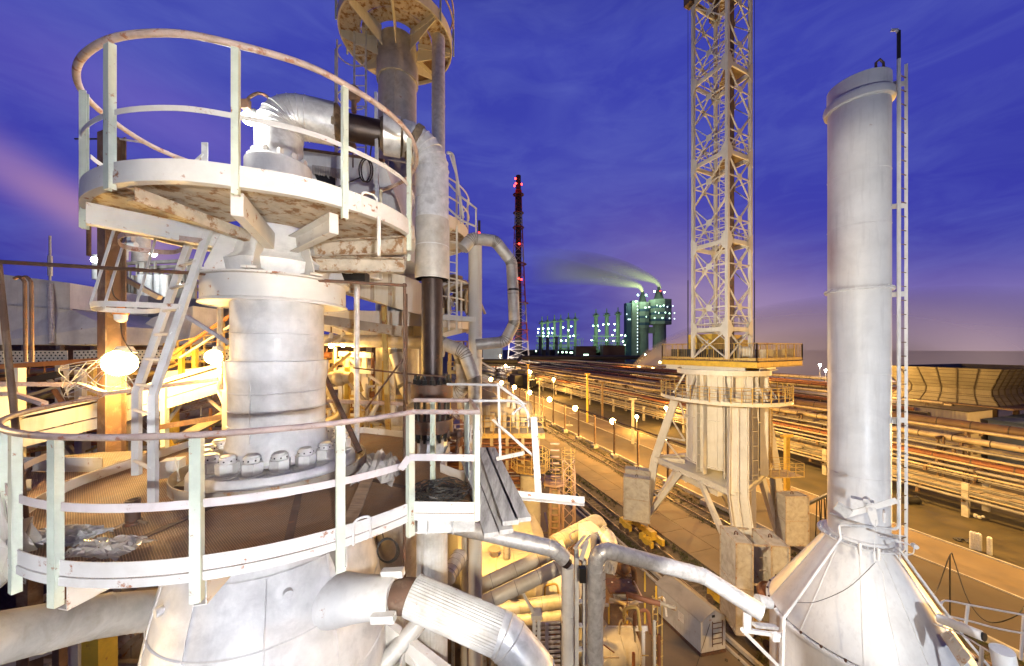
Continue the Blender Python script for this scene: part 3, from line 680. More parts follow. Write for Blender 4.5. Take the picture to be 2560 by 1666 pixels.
for t0, nm in ((22.45, 'near'), (32.75, 'far')):
    mb = MB(); nb_ = 120
    solo(MB().add([yd(-30, t0-1.5, .03), yd(260, t0-1.5, .03), yd(260, t0+1.5, .03), yd(-30, t0+1.5, .03)], [(0, 1, 2, 3)]), 'ballast_'+nm, 'ballast', None, None, kind='structure', smooth=False)
    tr = thing('railway_track', 'railway track with %s' % ('bright rails between the slab road and the gutter kerb' if nm == 'near' else 'dark rails at the foot of the row of rusty posts'), 'railway', yd(20, t0, 0), 'railway tracks in the yard')
    mb = MB()
    for k in range(330): mb.box(yd(-25+k*.62, t0, .012), (2.4, .2, .05), YR+random.uniform(-.02, .02))
    mb.build('sleeper', 'sleeper_wood', tr)
    for q in (-.76, .76):
        mb = MB(); a, b = yd(-30, t0+q, .16), yd(260, t0+q, .16); mb.bar(a, b, .07, .05); mb.bar(a, b, .02, .12, off=(0, -.05)); mb.build('rail', 'rail_steel', tr)
# grass along the tracks
mb = MB(); random.seed(5)
def tuft(mb, c, n, h, w):
    for _ in range(n):
        a = random.uniform(0, 6.28); r = random.uniform(0, w); b = c+V3(math.cos(a)*r, math.sin(a)*r, 0); d = Vector((random.uniform(-1, 1), random.uniform(-1, 1), 1.5)).normalized()*random.uniform(.5, 1)*h
        q = Vector((math.cos(a+1.5), math.sin(a+1.5), 0))*random.uniform(.012, .035)*(1+h); i = len(mb.v); mb.v += [b-q, b+q, b+d]; mb.f.append((i, i+1, i+2))
for lane, w in ((24.6, .55), (20.95, .45), (31.2, .4), (34.4, .6), (22.45, 1.4), (32.75, 1.3), (35.7, .2)):
    for k in range(1100):
        s = 4+(k/1100)**1.5*120+random.random()*.3
        if math.sin(s*.9+lane)+math.sin(s*.37+lane*2)+random.uniform(-.8, .8) < (-.5 if w < 1 else .5): continue
        tuft(mb, yd(s, lane+random.gauss(0, w*.5), .03), 14, random.uniform(.08, .24), .28)
solo(mb, 'trackside_grass', 'grass', 'low scrubby grass growing along the railway tracks', 'grass', kind='stuff', smooth=False)
# kerb wall and the row of posts carrying a beam with lamps
mb = MB(); mb.box(yd(100, 35.9, .25), (.2, 260, .5), YR); solo(mb, 'low_wall', 'concrete', 'low concrete kerb wall running behind the row of rusty posts', 'wall')
pst = None
for k in range(17):
    s = 32.2+6.3*k; lab = 'rusty post on a square concrete footing, %s in the row beside the railway' % ORD[k]
    if pst is None:
        pst = thing('rail_post', lab, 'post', yd(s, 35.2), 'rusty posts beside the railway'); pst.rotation_euler.z = YR
        MB().ibeam((0, 0, .5), (0, 0, 6.15), .22, .24, .03).build('shaft', 'brown_beam', pst, raw=True)
        b = MB(); b.box((0, 0, .3), (1.0, 1.0, .6)); b.box((0, 0, .62), (.5, .5, .06)); b.build('footing', 'concrete', pst, raw=True)
        MB().box((0, 0, 6.22), (.9, .2, .14)).build('cross_arm', 'brown_beam', pst, raw=True)
    else: copy_tree(pst, yd(s, 35.2), lab, YR)
mb = MB(); mb.ibeam(yd(26, 35.2, 6.38), yd(140, 35.2, 6.38), .16, .18, .02); solo(mb, 'post_beam', 'brown_beam', 'long rusty beam carried along the tops of the trackside posts', 'beam')
def lamp_unit(name, lab, loc, grp, bulb, power, col, r=.16, post=None, soft=.25):
    t = thing(name, lab, 'lamp', loc, grp); loc = Vector(loc)
    b = MB(); b.lathe((loc.x, loc.y, loc.z), [(.02, .34), (.05, .33), (.07, .2), (.24, .08), (.26, .04), (.25, .04), (.06, .18), (.02, .18)], 16); b.build('shade', 'galv', t)
    if post: b = MB(); b.cyl((loc.x, loc.y+.0, 0), (loc.x, loc.y, loc.z+.3), .07, n=8); b.build('pole', 'galv', t)
    else: b = MB(); b.cyl((loc.x, loc.y, loc.z+.3), (loc.x, loc.y, loc.z+.55), .02, n=6); b.build('bracket', 'rust_pipe', t)
    MB().ball(loc, r, 8).build('bulb', bulb, t)
    light('lamp_light', loc-V3(0, 0, r+.12), power*.85, col, t, soft); return t
SOD = (1, .54, .12); SODW = (1, .57, .14)
for k, (px, dy) in enumerate(((1635, 223), (1510, 180), (1426, 148), (1363, 126), (1315, 109), (1279, 96), (1251, 85), (1226, 76))):
    Y = F*12.7/dy; s = (Y-.307*35.4)/.952
    lamp_unit('street_lamp', 'glowing orange lamp on the trackside beam, %s of that line' % ORD[k], yd(s, 35.4, 6.2), 'orange lamps on the trackside beam', 'bulb_sodium', 10000, SOD, .46+.045*k)
for k, (px, py, z, lab) in enumerate(((1592, 1042, 3.6, 'small lamp on a pole behind the nearest trackside lamps'), (1665, 1020, 5, 'lamp shining between the pipes just left of the crane leg'), (1543, 922, 8, 'left one of two bright lamps above the distant pipe racks left of the crane'),
      (1632, 922, 8, 'right one of two bright lamps above the distant pipe racks left of the crane'), (1650, 906, 8.5, 'lamp seen close under the left corner of the crane machinery deck'), (1326, 930, 8, 'lamp on a pole far along the pipe rack, below the red and white stack'), (1384, 949, 7, 'lamp on the pipe rack right of the one below the stack'),
      (1264, 915, 9, 'farthest small lamp left of the stack foot'), (1598, 917, 9, 'tiny red-orange lamp between the two bright far lamps'))):
    p = hp(px, py, z); lamp_unit('yard_lamp', lab, p, 'scattered orange yard lamps', 'bulb_sodium', (8000 if p.y < 100 else 26000) if k != 8 else 200, SOD, .16+p.y*.003, post=True)
# added fill lamps for tracks, crane and racks
for k, (x, y, z, pw, lab) in enumerate(((27, 10, 11, 26000, 'sodium lamp on a tall pole beyond the right edge'), (50, 22, 10, 30000, 'sodium lamp on a pole by the road beyond the right edge'),
        (78, 40, 12, 26000, 'sodium lamp on a pole out on the lawn beyond the right edge'), (41.5, 40.5, 13, 30000, 'sodium lamp on a pole behind the chimney, near the trestles'), (72, 71, 16, 40000, 'sodium lamp on a pole behind the chimney, among the rear pipes'),
        (36.5, 58, 11, 36000, 'sodium lamp on a pole hidden behind the crane drum'), (71, 110, 15, 70000, 'sodium lamp on a far pole hidden behind the crane'), (5.5, 110, 12, 60000, 'sodium lamp on a pole at the far end of the slab road'))):
    lamp_unit('mast_lamp', lab, V3(x, y, z), None, 'bulb_sodium', pw, SODW, .2, post=True)
# ================= the tower crane
CR = V3(17.8, 29.0, 0); fw = Vector((.5225, .8526, 0)); rt = Vector((.8526, -.5225, 0))
cr = thing('tower_crane', 'tall lattice tower crane with railed machinery deck on a white drum and braced portal legs', 'crane', CR)
gp_all = []
d_, ps = 2.1, R(11.5); TC = V3(17.7, 28.9, 0)
cn = [TC+rt*math.sin(ps)*d_-fw*math.cos(ps)*d_, TC+rt*math.cos(ps)*d_+fw*math.sin(ps)*d_, TC-rt*math.sin(ps)*d_+fw*math.cos(ps)*d_, TC-rt*math.cos(ps)*d_-fw*math.sin(ps)*d_]
zb = 18.2; secs = [20.56+7.04*k for k in range(-0, 5)]
for c in cn:
    mb = MB(); w = (c-TC).normalized(); mb.bar(c+V3(0, 0, zb), c+V3(0, 0, 56), .24, .24, up=(cn[1]-cn[0]).normalized()); mb.build('tower_chord', 'crane_paint', cr)
for f in range(4):
    a, b = cn[f], cn[(f+1) % 4]; mb = MB(); gp = MB(); dirn = (b-a).normalized(); out = Vector((dirn.y, -dirn.x, 0))
    if (a+b-TC*2).dot(out) < 0: out = -out
    for z0 in secs+[secs[-1]+7.04]:
        mb.bar(a+V3(0, 0, z0), b+V3(0, 0, z0), .12, .34); mb.bar(a+V3(0, 0, z0+.5), b+V3(0, 0, z0+.5), .05, .06); mb.bar(a+V3(0, 0, z0+1.1), b+V3(0, 0, z0+1.1), .05, .06)
        for q in (.25, .5, .75): mb.bar(lerp(a, b, q)+V3(0, 0, z0), lerp(a, b, q)+V3(0, 0, z0+1.1), .03)
        for c in (a, b):
            u = dirn if c is a else -dirn
            gp.plate([c+u*-.12+out*.125+V3(0, 0, z0-.75), c+u*.22+out*.125+V3(0, 0, z0-.6), c+u*.5+out*.125+V3(0, 0, z0-.1), c+u*.5+out*.125+V3(0, 0, z0+.15), c+u*.22+out*.125+V3(0, 0, z0+.65), c+u*-.12+out*.125+V3(0, 0, z0+.8)], .02, out)
        for h0 in (0, 3.52):
            za, zc = z0+h0+.1, z0+h0+3.42
            if h0 == 0: zc = z0+3.52
            else: za = z0+3.52
            mb.bar(a+V3(0, 0, za), b+V3(0, 0, zc), .10, .07); mb.bar(b+V3(0, 0, za), a+V3(0, 0, zc), .10, .07)
            m_ = lerp(a, b, .5)+V3(0, 0, (za+zc)/2); mb.bar(a+V3(0, 0, (za+zc)/2), b+V3(0, 0, (za+zc)/2), .06, .09)
            gp.plate([m_+out*.06+dirn*x+V3(0, 0, z) for x, z in ((-.22, -.26), (.22, -.26), (.26, 0), (.22, .26), (-.22, .26), (-.26, 0))], .02, out)
    mb.bar(a+V3(0, 0, zb), b+V3(0, 0, 20.5), .12, .08); mb.bar(b+V3(0, 0, zb), a+V3(0, 0, 20.5), .12, .08)
    mb.build('lattice_face', 'crane_paint', cr); gp_all.append(gp)
for gp in gp_all: loose(gp, 'gusset_plate', 'crane_paint', cr)
mb = MB(); ladder_c = TC+rt*.1
for q in (-.22, .22): mb.bar(ladder_c+rt*q+V3(0, 0, 20.6), ladder_c+rt*q+V3(0, 0, 55), .04)
for k in range(110): mb.bar(ladder_c-rt*.22+V3(0, 0, 20.8+k*.31), ladder_c+rt*.22+V3(0, 0, 20.8+k*.31), .025)
for k in range(34):
    z = 21.6+k; mb.tube(arc(ladder_c-fw*.05, .38, -2.2, 1.0, z, 8), .018, 5)
mb.build('tower_ladder', 'crane_paint', cr)
mb = MB()
for z0 in secs[1:]: mb.poly([lerp(TC, c, .88)[:2] for c in cn[:3]], z0+.1, z0+.14)
loose(mb, 'landing', 'crane_dark', cr)
mb = MB(); mb.bar(TC+rt*.75+fw*.3+V3(0, 0, 18.5), TC+rt*.75+fw*.3+V3(0, 0, 55), .28, .28); mb.build('hoist_shaft', 'crane_dark', cr)
# dark winch collar near the top of the tower
mb = MB()
for c in cn: mb.box(c+V3(0, 0, 49.4)+(c-TC)*.12, (.7, .7, 1.1), .4); mb.box(c+V3(0, 0, 48.9), (.5, .5, .5), .2)
for f in range(4): mb.bar(lerp(TC, cn[f], 1.1)+V3(0, 0, 49.1), lerp(TC, cn[(f+1) % 4], 1.1)+V3(0, 0, 49.1), .25, .3)
mb.box(TC+V3(0, 0, 50), (2.4, 2.4, .9), .45); mb.build('winch_collar', 'crane_dark', cr)
for px in (1720, 1886):
    x = at(px, 872, 30); x.z = 0; MB().cyl(x+V3(0, 0, 18.4), x*1.0+V3(0, 0, 56), .02, n=6).cyl(x+V3(0, 0, 18.4), x+V3(0, 0, 25), .045, n=6).build('hoist_rope', 'cable', cr)
# machinery deck
DK = V3(18.65, 26.0, 0); dl_ = Vector((-4.15, 7.0, 0)).normalized(); dr_ = Vector((7.0, 4.15, 0)).normalized(); LD = 8.1
K = [DK, DK+dr_*LD, DK+dr_*LD+dl_*LD, DK+dl_*LD]
MB().poly([p[:2] for p in K], 17.95, 18.02).build('machinery_floor', 'crane_dark', cr)
mb = MB()
for i in range(4):
    a, b = K[i], K[(i+1) % 4]; mb.ibeam(a+V3(0, 0, 17.72), b+V3(0, 0, 17.72), .22, .44, .03)
for q in (.22, .5, .78): mb.ibeam(lerp(K[0], K[1], q)+V3(0, 0, 17.72), lerp(K[3], K[2], q)+V3(0, 0, 17.72), .22, .44, .03)
mb.build('machinery_frame', 'yellow_paint', cr)
mb = MB(); mb.ibeam(lerp(K[0], K[3], .1)+dr_*-.0+V3(0, 0, 17.3), lerp(K[0], K[3], .95)+V3(0, 0, 17.3), .4, .4, .04); mb.ibeam(lerp(K[1], K[2], .2)-dr_*1+V3(0, 0, 17.3), lerp(K[0], K[1], .05)+V3(0, 0, 17.3), .4, .4, .04)
mb.build('slewing_beam', 'crane_paint', cr)
for i in range(4):
    a, b = K[i], K[(i+1) % 4]; mb = MB(); n_ = int((b-a).length/.2)
    for k in range(n_+1): mb.bar(lerp(a, b, k/n_)+V3(0, 0, 18.0), lerp(a, b, k/n_)+V3(0, 0, 19.42), .02 if k % 8 else .07)
    mb.bar(a+V3(0, 0, 19.42), b+V3(0, 0, 19.42), .06, .06); mb.bar(a+V3(0, 0, 18.16), b+V3(0, 0, 18.16), .03, .2)
    mb.build('deck_railing', 'yellow_rail', cr)
def hut_at(q, r_, sx, sy, sz): return lerp(K[0], K[1], q)+dl_*r_
mb = MB(); c = DK+dr_*3.9+dl_*5.2; mb.box(c+V3(0, 0, 19.2), (5.2, 2.2, 2.2), math.atan2(dr_.y, dr_.x)); mb.box(c+dr_*2.9+V3(0, 0, 18.9), (1.6, 2.4, 1.9), math.atan2(dr_.y, dr_.x)); mb.build('engine_house', 'yellow_paint', cr)
mb = MB(); mb.box(c-dl_*1.11+V3(0, 0, 19.3), (1.0, .04, .9), math.atan2(dr_.y, dr_.x)); mb.box(c+dr_*1.7-dl_*1.11+V3(0, 0, 19.3), (.9, .04, .8), math.atan2(dr_.y, dr_.x)); loose(mb, 'window', 'far_dark', cr)
c = DK+dr_*.9+dl_*1.3; mb = MB(); ax_ = (dr_*.6-dl_*.8).normalized()
mb.tube([c+V3(0, 0, 18.75)-ax_*.35, c+V3(0, 0, 18.75)+ax_*.35], .42, 20); 
for s_ in (-.4, .4): mb.tube([c+V3(0, 0, 18.75)+ax_*(s_-.03), c+V3(0, 0, 18.75)+ax_*(s_+.03)], .66, 24)
mb.build('rope_drum', 'crane_paint', cr)
mb = MB(); random.seed(3)
for q, r_, sx, sy, sz in ((.35, .8, .9, 1.0, .9), (.5, .9, .8, .6, .7), (.72, .8, 1.1, .7, .9), (.88, .7, .6, .8, 1.0)): mb.box(lerp(K[0], K[1], q)+dl_*r_+V3(0, 0, 18.02+sz/2), (sx, sy, sz), random.uniform(0, 1.5))
loose(mb, 'machine_cabinet', 'hut_paint', cr)
mb = MB()
for r_, q in ((2.4, .1), (3.6, .12), (5.0, .1), (6.2, .1), (7.1, .12)): mb.box(DK+dl_*r_+dr_*(q*8)+V3(0, 0, 18.5), (.8, .9, .9), random.uniform(0, 1.5)); mb.cyl(DK+dl_*(r_+.5)+dr_*1.1+V3(0, 0, 18.3), DK+dl_*(r_+.5)+dr_*1.8+V3(0, 0, 18.3), .35, n=12)
mb.build('winch_motor', 'far_dark', cr)
# drum column with ribs, walkway ring, roller frame
ca = (CR.x, CR.y, 0)
MB().lathe(ca, [(2.62, 9.4), (2.62, 17.0)], 56).lathe(ca, [(0.01, 17.0), (2.62, 17.0)], 56).build('drum', 'crane_paint', cr)
mb = MB()
for k in range(16):
    a = 2*PI*k/16+.12; d = Vector((math.cos(a), math.sin(a), 0)); w = .1 if k % 4 else .30
    mb.bar(CR+d*2.66+V3(0, 0, 9.4), CR+d*2.66+V3(0, 0, 17.0), w, .12, up=d)
for z in (9.5, 13.2, 16.8): mb.lathe(ca, [(2.6, z-.06), (2.76, z-.06), (2.76, z+.06), (2.6, z+.06)], 56)
loose(mb, 'drum_rib', 'crane_paint', cr)
for k in range(8):
    a = -2.6+k*.62; d = Vector((math.cos(a), math.sin(a), 0)); n_ = Vector((-d.y, d.x, 0)); mb = MB()
    for s_ in (-1, 1): mb.bar(CR+d*2.95+n_*s_*.26+V3(0, 0, 9.0), CR+d*2.95+n_*s_*.26+V3(0, 0, 16.9), .05, .5, up=d)
    mb.bar(CR+d*2.72+V3(0, 0, 9.0), CR+d*2.72+V3(0, 0, 16.9), .5, .05, up=d)
    for j in range(7): mb.bar(CR+d*3.15-n_*.26+V3(0, 0, 9.4+j*1.1), CR+d*3.15+n_*.26+V3(0, 0, 9.4+j*1.1), .06, .05)
    mb.build('drum_column', 'crane_paint', cr)
MB().ring(ca, 2.5, 3.35, 17.0, 17.15, 48).ring(ca, 3.2, 3.4, 16.9, 17.3, 48).build('slew_ring', 'crane_paint', cr)
RW = 4.72
MB().ring(ca, RW-1.1, RW, 14.93, 14.97, 60).build('walkway_floor', 'crane_dark', cr)
MB().ring(ca, RW-.03, RW+.01, 14.82, 15.1, 60).ring(ca, RW-1.12, RW-1.08, 14.82, 14.99, 60).build('walkway_rim', 'crane_paint', cr)
mb = MB()
for z in (15.38, 15.66, 15.94, 16.15): mb.tube(arc(ca, RW, 0, 2*PI, z, 60)[:-1], .024, 6, True)
for k in range(44): a = 2*PI*k/44; d = V3(math.cos(a)*RW, math.sin(a)*RW, 0); mb.bar(CR+d+V3(0, 0, 15), CR+d+V3(0, 0, 16.15), .04 if k % 2 else .06)
mb.build('walkway_railing', 'yellow_rail', cr)
mb = MB()
for k in range(8):
    a = 2*PI*k/8+.3; d = Vector((math.cos(a), math.sin(a), 0)); mb.bar(CR+d*2.6+V3(0, 0, 14.8), CR+d*RW+V3(0, 0, 14.86), .1, .12)
    mb.bar(CR+d*2.7+V3(0, 0, 16.95), CR+d*(RW-1)+V3(0, 0, 15.0), .12, .16)
loose(mb, 'walkway_bracket', 'crane_paint', cr)
# portal: four splayed legs on a square frame, corners over the two tracks
PC = {'A': (26.9, 21.9), 'B': (16.7, 21.9), 'C': (16.7, 32.4), 'D': (26.9, 32.4)}
Fz = 8.7
top = {}; fr_ = {}; ft = {}
for k_, (s, t) in PC.items():
    g_ = yd(s, t); v = (g_-CR); v.z = 0; u = v.normalized(); top[k_] = CR+u*3.5+V3(0, 0, 14.7); fr_[k_] = CR+u*5.6+V3(0, 0, Fz); ft[k_] = CR+u*(v.length-.3)+V3(0, 0, 2.6)
fr_['A'] = V3(13.4, 32.0, Fz); fr_['B'] = V3(15.8, 23.9, Fz); top['A'] = at(1692, 985, 31.6); top['B'] = V3(16.9, 25.5, 14.6)
ft['B'] = V3(15.1, 21.3, 2.6); ft['A'] = V3(12.4, 31.9, 2.6)
top['C'] = at(1912, 1024, 31.5); fr_['C'] = at(1936, 1165, 30.2); fr_['C'].z = Fz; ft['C'] = V3(21.6, 27.3, 2.6)
for k_ in 'ABCD':
    mb = MB(); a, b, c = top[k_], fr_[k_], ft[k_]; side = Vector((-(b-CR).y, (b-CR).x, 0)).normalized()
    w1 = 1.15 if k_ == 'B' else .5
    for p, q in ((a, b), (b, c)):
        mb.bar(p, q, w1, .06, up=Vector(((b-CR).x, (b-CR).y, 0)).normalized()); mb.bar(p, q, .05, .4, up=Vector(((b-CR).x, (b-CR).y, 0)).normalized())
        for x in (-w1/2, w1/2): mb.bar(p+side*x, q+side*x, .05, .66, up=Vector(((b-CR).x, (b-CR).y, 0)).normalized())
    mb.build('portal_leg', 'crane_paint', cr)
    mb = MB(); u = Vector(((b-CR).x, (b-CR).y, 0)).normalized(); base = CR+u*2.8
    z1 = base+V3(0, 0, 9.0)
    for q0, q1 in ((0, .33), (.33, .66), (.66, 1)):
        pa_, pb_ = lerp(a, b, q0), lerp(a, b, q1); ia, ib = V3(base.x, base.y, pa_.z), V3(base.x, base.y, pb_.z)
        mb.bar(pa_, ib, .14, .1); mb.bar(pb_, V3(base.x, base.y, pb_.z), .14, .12)
    mb.bar(base+V3(0, 0, 9.0), b, .2, .24)
    mb.build('leg_brace', 'crane_paint', cr)
for x, y in ('AB', 'BC', 'CD', 'DA'):
    mb = MB(); mb.ibeam(fr_[x], fr_[y], .35, .5, .04); mb.build('portal_beam', 'crane_paint', cr)
    mb = MB(); m_ = lerp(fr_[x], fr_[y], .45)
    for k_, q in ((x, .38), (y, .62)): mb.bar(lerp(fr_[x], fr_[y], q)-V3(0, 0, .2), ft[k_]+V3(0, 0, .3), .3, .35); mb.bar(lerp(lerp(fr_[x], fr_[y], q), ft[k_], .5), lerp(fr_[k_], ft[k_], .5), .12)
    mb.build('portal_strut', 'crane_paint', cr)
MB().poly([(fr_[k_].x, fr_[k_].y) for k_ in 'ABCD'], Fz-.05, Fz-.0).build('portal_floor', 'crane_paint', cr)
mb = MB()
for q in (.35, .62): p = lerp(fr_['A'], fr_['B'], q); mb.box(p+V3(.7, .2, -.75), (.5, 2.2, .5), YR); mb.cyl(p+V3(.7, .2, -1.0), p+V3(.7, .2, -1.2), .1)
mb.build('jack_beam', 'crane_paint', cr)
# caged ladder behind the drum on the right and its small landing
lc = at(1915, 1120, 28.2); mb = MB()
for q in (-.3, .3): mb.bar(V3(lc.x+q, lc.y, 9), V3(lc.x+q, lc.y, 14.9), .05)
for k in range(19): mb.bar(V3(lc.x-.3, lc.y, 9.1+k*.31), V3(lc.x+.3, lc.y, 9.1+k*.31), .03); mb.tube(arc(lc, .42, -2.9, -.2, 9.4+k*.31, 8), .016, 5)
for k in range(5): a = -2.9+k*.68; mb.bar(V3(lc.x+.42*math.cos(a), lc.y+.42*math.sin(a), 9.2), V3(lc.x+.42*math.cos(a), lc.y+.42*math.sin(a), 14.8), .025)
mb.build('caged_ladder', 'yellow_rail', cr)
mb = MB(); c = at(1950, 1185, 27.5); mb.box((c.x, c.y, 8.9), (2.6, 1.5, .08), .1)
for z in (9.35, 9.7, 10.0):
    for a, b in (((-1.3, -.75), (1.3, -.75)), ((1.3, -.75), (1.3, .75)), ((1.3, .75), (-1.3, .75))): mb.bar((c.x+a[0], c.y+a[1], z), (c.x+b[0], c.y+b[1], z), .03)
for x in (-1.3, -.65, 0, .65, 1.3): mb.bar((c.x+x, c.y-.75, 8.9), (c.x+x, c.y-.75, 10), .035)
mb.build('side_landing', 'yellow_rail', cr)
# concrete ballast blocks: own things
def ballast(lab, corner, ang, lx, ly, z0=3.8, z1=7.6):
    u = Vector((math.cos(ang), math.sin(ang), 0)); v = Vector((-u.y, u.x, 0)); c = Vector(corner)+u*lx/2+v*ly/2; c.z = 0
    t = thing('ballast_block', lab, 'concrete block', c+V3(0, 0, z0), 'stacked concrete ballast blocks on the crane legs'); h = (z1-z0)/2
    for k in range(2): MB().box(c+V3(0, 0, z0+h*(k+.5)), (lx-.04, ly-.04, h-.05), ang).build('block', 'concrete', t, smooth=False)
    mb = MB()
    for zz in (z0+.02, z0+h, z1-.02):
        for a, b in (((-1, -1), (1, -1)), ((1, -1), (1, 1)), ((1, 1), (-1, 1)), ((-1, 1), (-1, -1))): mb.bar(c+u*a[0]*lx/2+v*a[1]*ly/2+V3(0, 0, zz), c+u*b[0]*lx/2+v*b[1]*ly/2+V3(0, 0, zz), .06, .07)
    for a in ((-1, -1), (1, -1), (1, 1), (-1, 1)): mb.bar(c+u*a[0]*lx/2+v*a[1]*ly/2+V3(0, 0, z0), c+u*a[0]*lx/2+v*a[1]*ly/2+V3(0, 0, z1), .07, .07)
    mb.build('corner_frame', 'steel_beam', t)
    mb = MB()
    mb.tube([c+u*x+V3(0, 0, z1+z) for x, z in ((-.09, -.02), (-.08, .13), (0, .2), (.08, .13), (.09, -.02))], .03, 8)
    mb.build('lifting_eye', 'rust_pipe', t)
ballast('pale ballast block at the left crane leg, hanging over the farther yellow bogie', (9.95, 30.4, 0), R(-22), 2.15, .95)
ballast('ballast block behind the crane leg, partly hidden by the leftmost block', (10.75, 32.4, 0), R(-22), 2.15, .95)
ballast('left one of the two nearest ballast blocks, angle framed, at the near crane leg', (13.16, 20.05, 0), R(-8), .9, 1.95, 2.2)
ballast('right one of the two nearest ballast blocks, beside the cone of the chimney', (15.0, 19.75, 0), R(-8), .95, 1.95, 2.2)
ballast('stained grey ballast block hanging behind the right crane leg next to the chimney', (21.1, 26.3, 0), R(0), 1.75, 1.0)
mb = MB(); a, b = V3(14.05, 20.0, 0), V3(15.0, 19.9, 0)
for z in (7.5, 5.2, 3.0): mb.bar(a+V3(0, 0, z), b+V3(0, 0, z), .1, .1); mb.bar(a+V3(.1, 1.9, z), b+V3(.1, 1.9, z), .1, .1)
for k in range(6): mb.bar(b+V3(-.05, .1, 3+k*.75), b+V3(-.5, .12, 3.0+k*.75), .03)
mb.build('ballast_tie', 'steel_beam', cr)
# yellow rail bogies under the legs
def bogie(lab, s, t):
    o = yd(s, t); th = thing('rail_bogie', lab, 'bogie', o, 'yellow crane bogies on the near track'); u = Vector((UX, UY, 0)); v = Vector((UY, -UX, 0))
    def B(x, y, z, dx, dy, dz): return (o+u*x+v*y+V3(0, 0, z), (dy, dx, dz))
    mb = MB()
    for x, y, z, dx, dy, dz in ((0, 0, 1.55, 3.6, .5, .5), (0, 0, 1.9, 1.2, .9, .3)): p, d = B(x, y, z, dx, dy, dz); mb.box(p, d, YR)
    for k in range(8): p, d = B(-1.6+k*.45, .28, 1.55, .05, .08, .5); mb.box(p, d, YR); p, d = B(-1.6+k*.45, -.28, 1.55, .05, .08, .5); mb.box(p, d, YR)
    mb.build('main_beam', 'yellow_paint', th)
    for sx in (-1.55, 1.55):
        mb = MB()
        for y in (-.62, .62): p, d = B(sx, y, .95, 1.7, .28, .55); mb.box(p, d, YR); p, d = B(sx+.45, y, 1.25, .5, .36, .35); mb.box(p, d, YR)
        p, d = B(sx, 0, 1.1, .4, 1.4, .3); mb.box(p, d, YR); mb.build('bogie_frame', 'yellow_paint', th)
        mb = MB()
        for x in (-.55, .55):
            for y in (-.76, .76): q = o+u*(sx+x)+v*y+V3(0, 0, .50); mb.tube([q-v*.07, q+v*.07], .33, 20); mb.tube([q-v*.2, q+v*.2], .07, 10)
        loose(mb, 'wheel', 'crane_dark', th)
bogie('yellow crane bogie on the near track below the leftmost ballast blocks', 28.2, 22.45)
bogie('yellow crane bogie on the near track half hidden behind the white hut', 17.4, 22.45)
mb = MB(); random.seed(8)
for k in range(5):
    x = 24.3+k*.42; y = 27.2+k*.25; pts = [V3(x, y, 6.9)]
    for j in range(1, 9): pts.append(V3(x+.12*math.sin(j*PI/8)*(1 if k % 2 else -1), y, 6.9-3.2*math.sin(j*PI/8)))
    mb.tube(pts, .04, 6)
mb.bar(V3(23, 26.5, 6.95), V3(27.5, 29, 6.95), .15, .2); solo(mb, 'hanging_cables', 'cable', 'black cables hanging in loops from a rail between the ballast block and the chimney', 'cable')
# ================= chimney with its cone
XC, YC = 8.69, 8.57
ch = thing('chimney_stack', 'tall pale silver steel chimney rising from a conical hood on the right', 'chimney', (XC, YC, 11))
cc = (XC, YC, 0)
MB().lathe(cc, [(.57, 14.3), (.57, 25.0), (.60, 25.0), (.64, 25.02), (.66, 25.12), (.64, 25.2), (.59, 25.24), (.58, 25.6), (.56, 25.61), (.54, 25.6), (.54, 25.1)], 72).build('stack', 'stack_paint', ch)
mb = MB()
for z in (15.9, 18.4, 22.0, 23.3): mb.lathe(cc, [(.57, z-.008), (.576, z), (.57, z+.008)], 72)
mb.lathe(cc, [(.57, 20.42), (.635, 20.43), (.635, 20.47), (.57, 20.48)], 72)
for k in range(36): a = 2*PI*k/36; mb.tube([V3(XC+.61*math.cos(a), YC+.61*math.sin(a), 20.40), V3(XC+.61*math.cos(a), YC+.61*math.sin(a), 20.5)], .014, 6)
loose(mb, 'stack_seam', 'stack_paint', ch)
mb = MB(); a = math.atan2(-YC, -XC)+.5; p = V3(XC+.5*math.cos(a+.3), YC+.5*math.sin(a+.3), 25.6); mb.tube([p+V3(-.09, 0, 0), p+V3(-.09, 0, .16), p+V3(0, 0, .24), p+V3(.09, 0, .16), p+V3(.09, 0, 0)], .025, 8); mb.build('lifting_lug', 'brown_beam', ch)
MB().lathe(cc, [(.57, 14.33), (.77, 14.33), (.77, 14.29), (.60, 14.285)], 72).lathe(cc, [(.57, 14.42), (.62, 14.40), (.62, 14.34)], 72).build('base_flange', 'stack_paint', ch)
mb = MB()
for k in range(32): a = 2*PI*k/32; q = V3(XC+.71*math.cos(a), YC+.71*math.sin(a), 14.27); mb.tube([q, q+V3(0, 0, .09)], .022, 6)
loose(mb, 'flange_bolt', 'galv', ch)
MB().lathe(cc, [(.57, 14.30), (1.79, 12.22)], 96).build('cone', 'stack_paint', ch)
MB().lathe(cc, [(1.79, 12.2), (1.83, 12.2), (1.86, 12.17), (1.86, 12.1), (1.80, 12.08), (1.78, 12.0), (1.78, 6)], 96).build('drum', 'stack_paint', ch)
mb = MB()
for k in range(28): a = 2*PI*k/28; q = V3(XC+1.825*math.cos(a), YC+1.825*math.sin(a), 12.15); mb.cyl(q, q+V3(0, 0, .085), .025, n=8)
loose(mb, 'rim_bolt', 'rust_pipe', ch)
mb = MB()
for k in range(10):
    a = 2*PI*k/10+.2; d = Vector((math.cos(a), math.sin(a), 0)); n_ = Vector((-d.y, d.x, 0))
    mb.bar(V3(XC, YC, 0)+d*.575+V3(0, 0, 14.305), V3(XC, YC, 0)+d*1.79+V3(0, 0, 12.235), .02, .012)
loose(mb, 'cone_seam', 'stack_paint', ch)
vd = Vector((XC, YC, 0)).normalized(); vr = Vector((vd.y, -vd.x, 0)); CB = V3(XC, YC, 0)
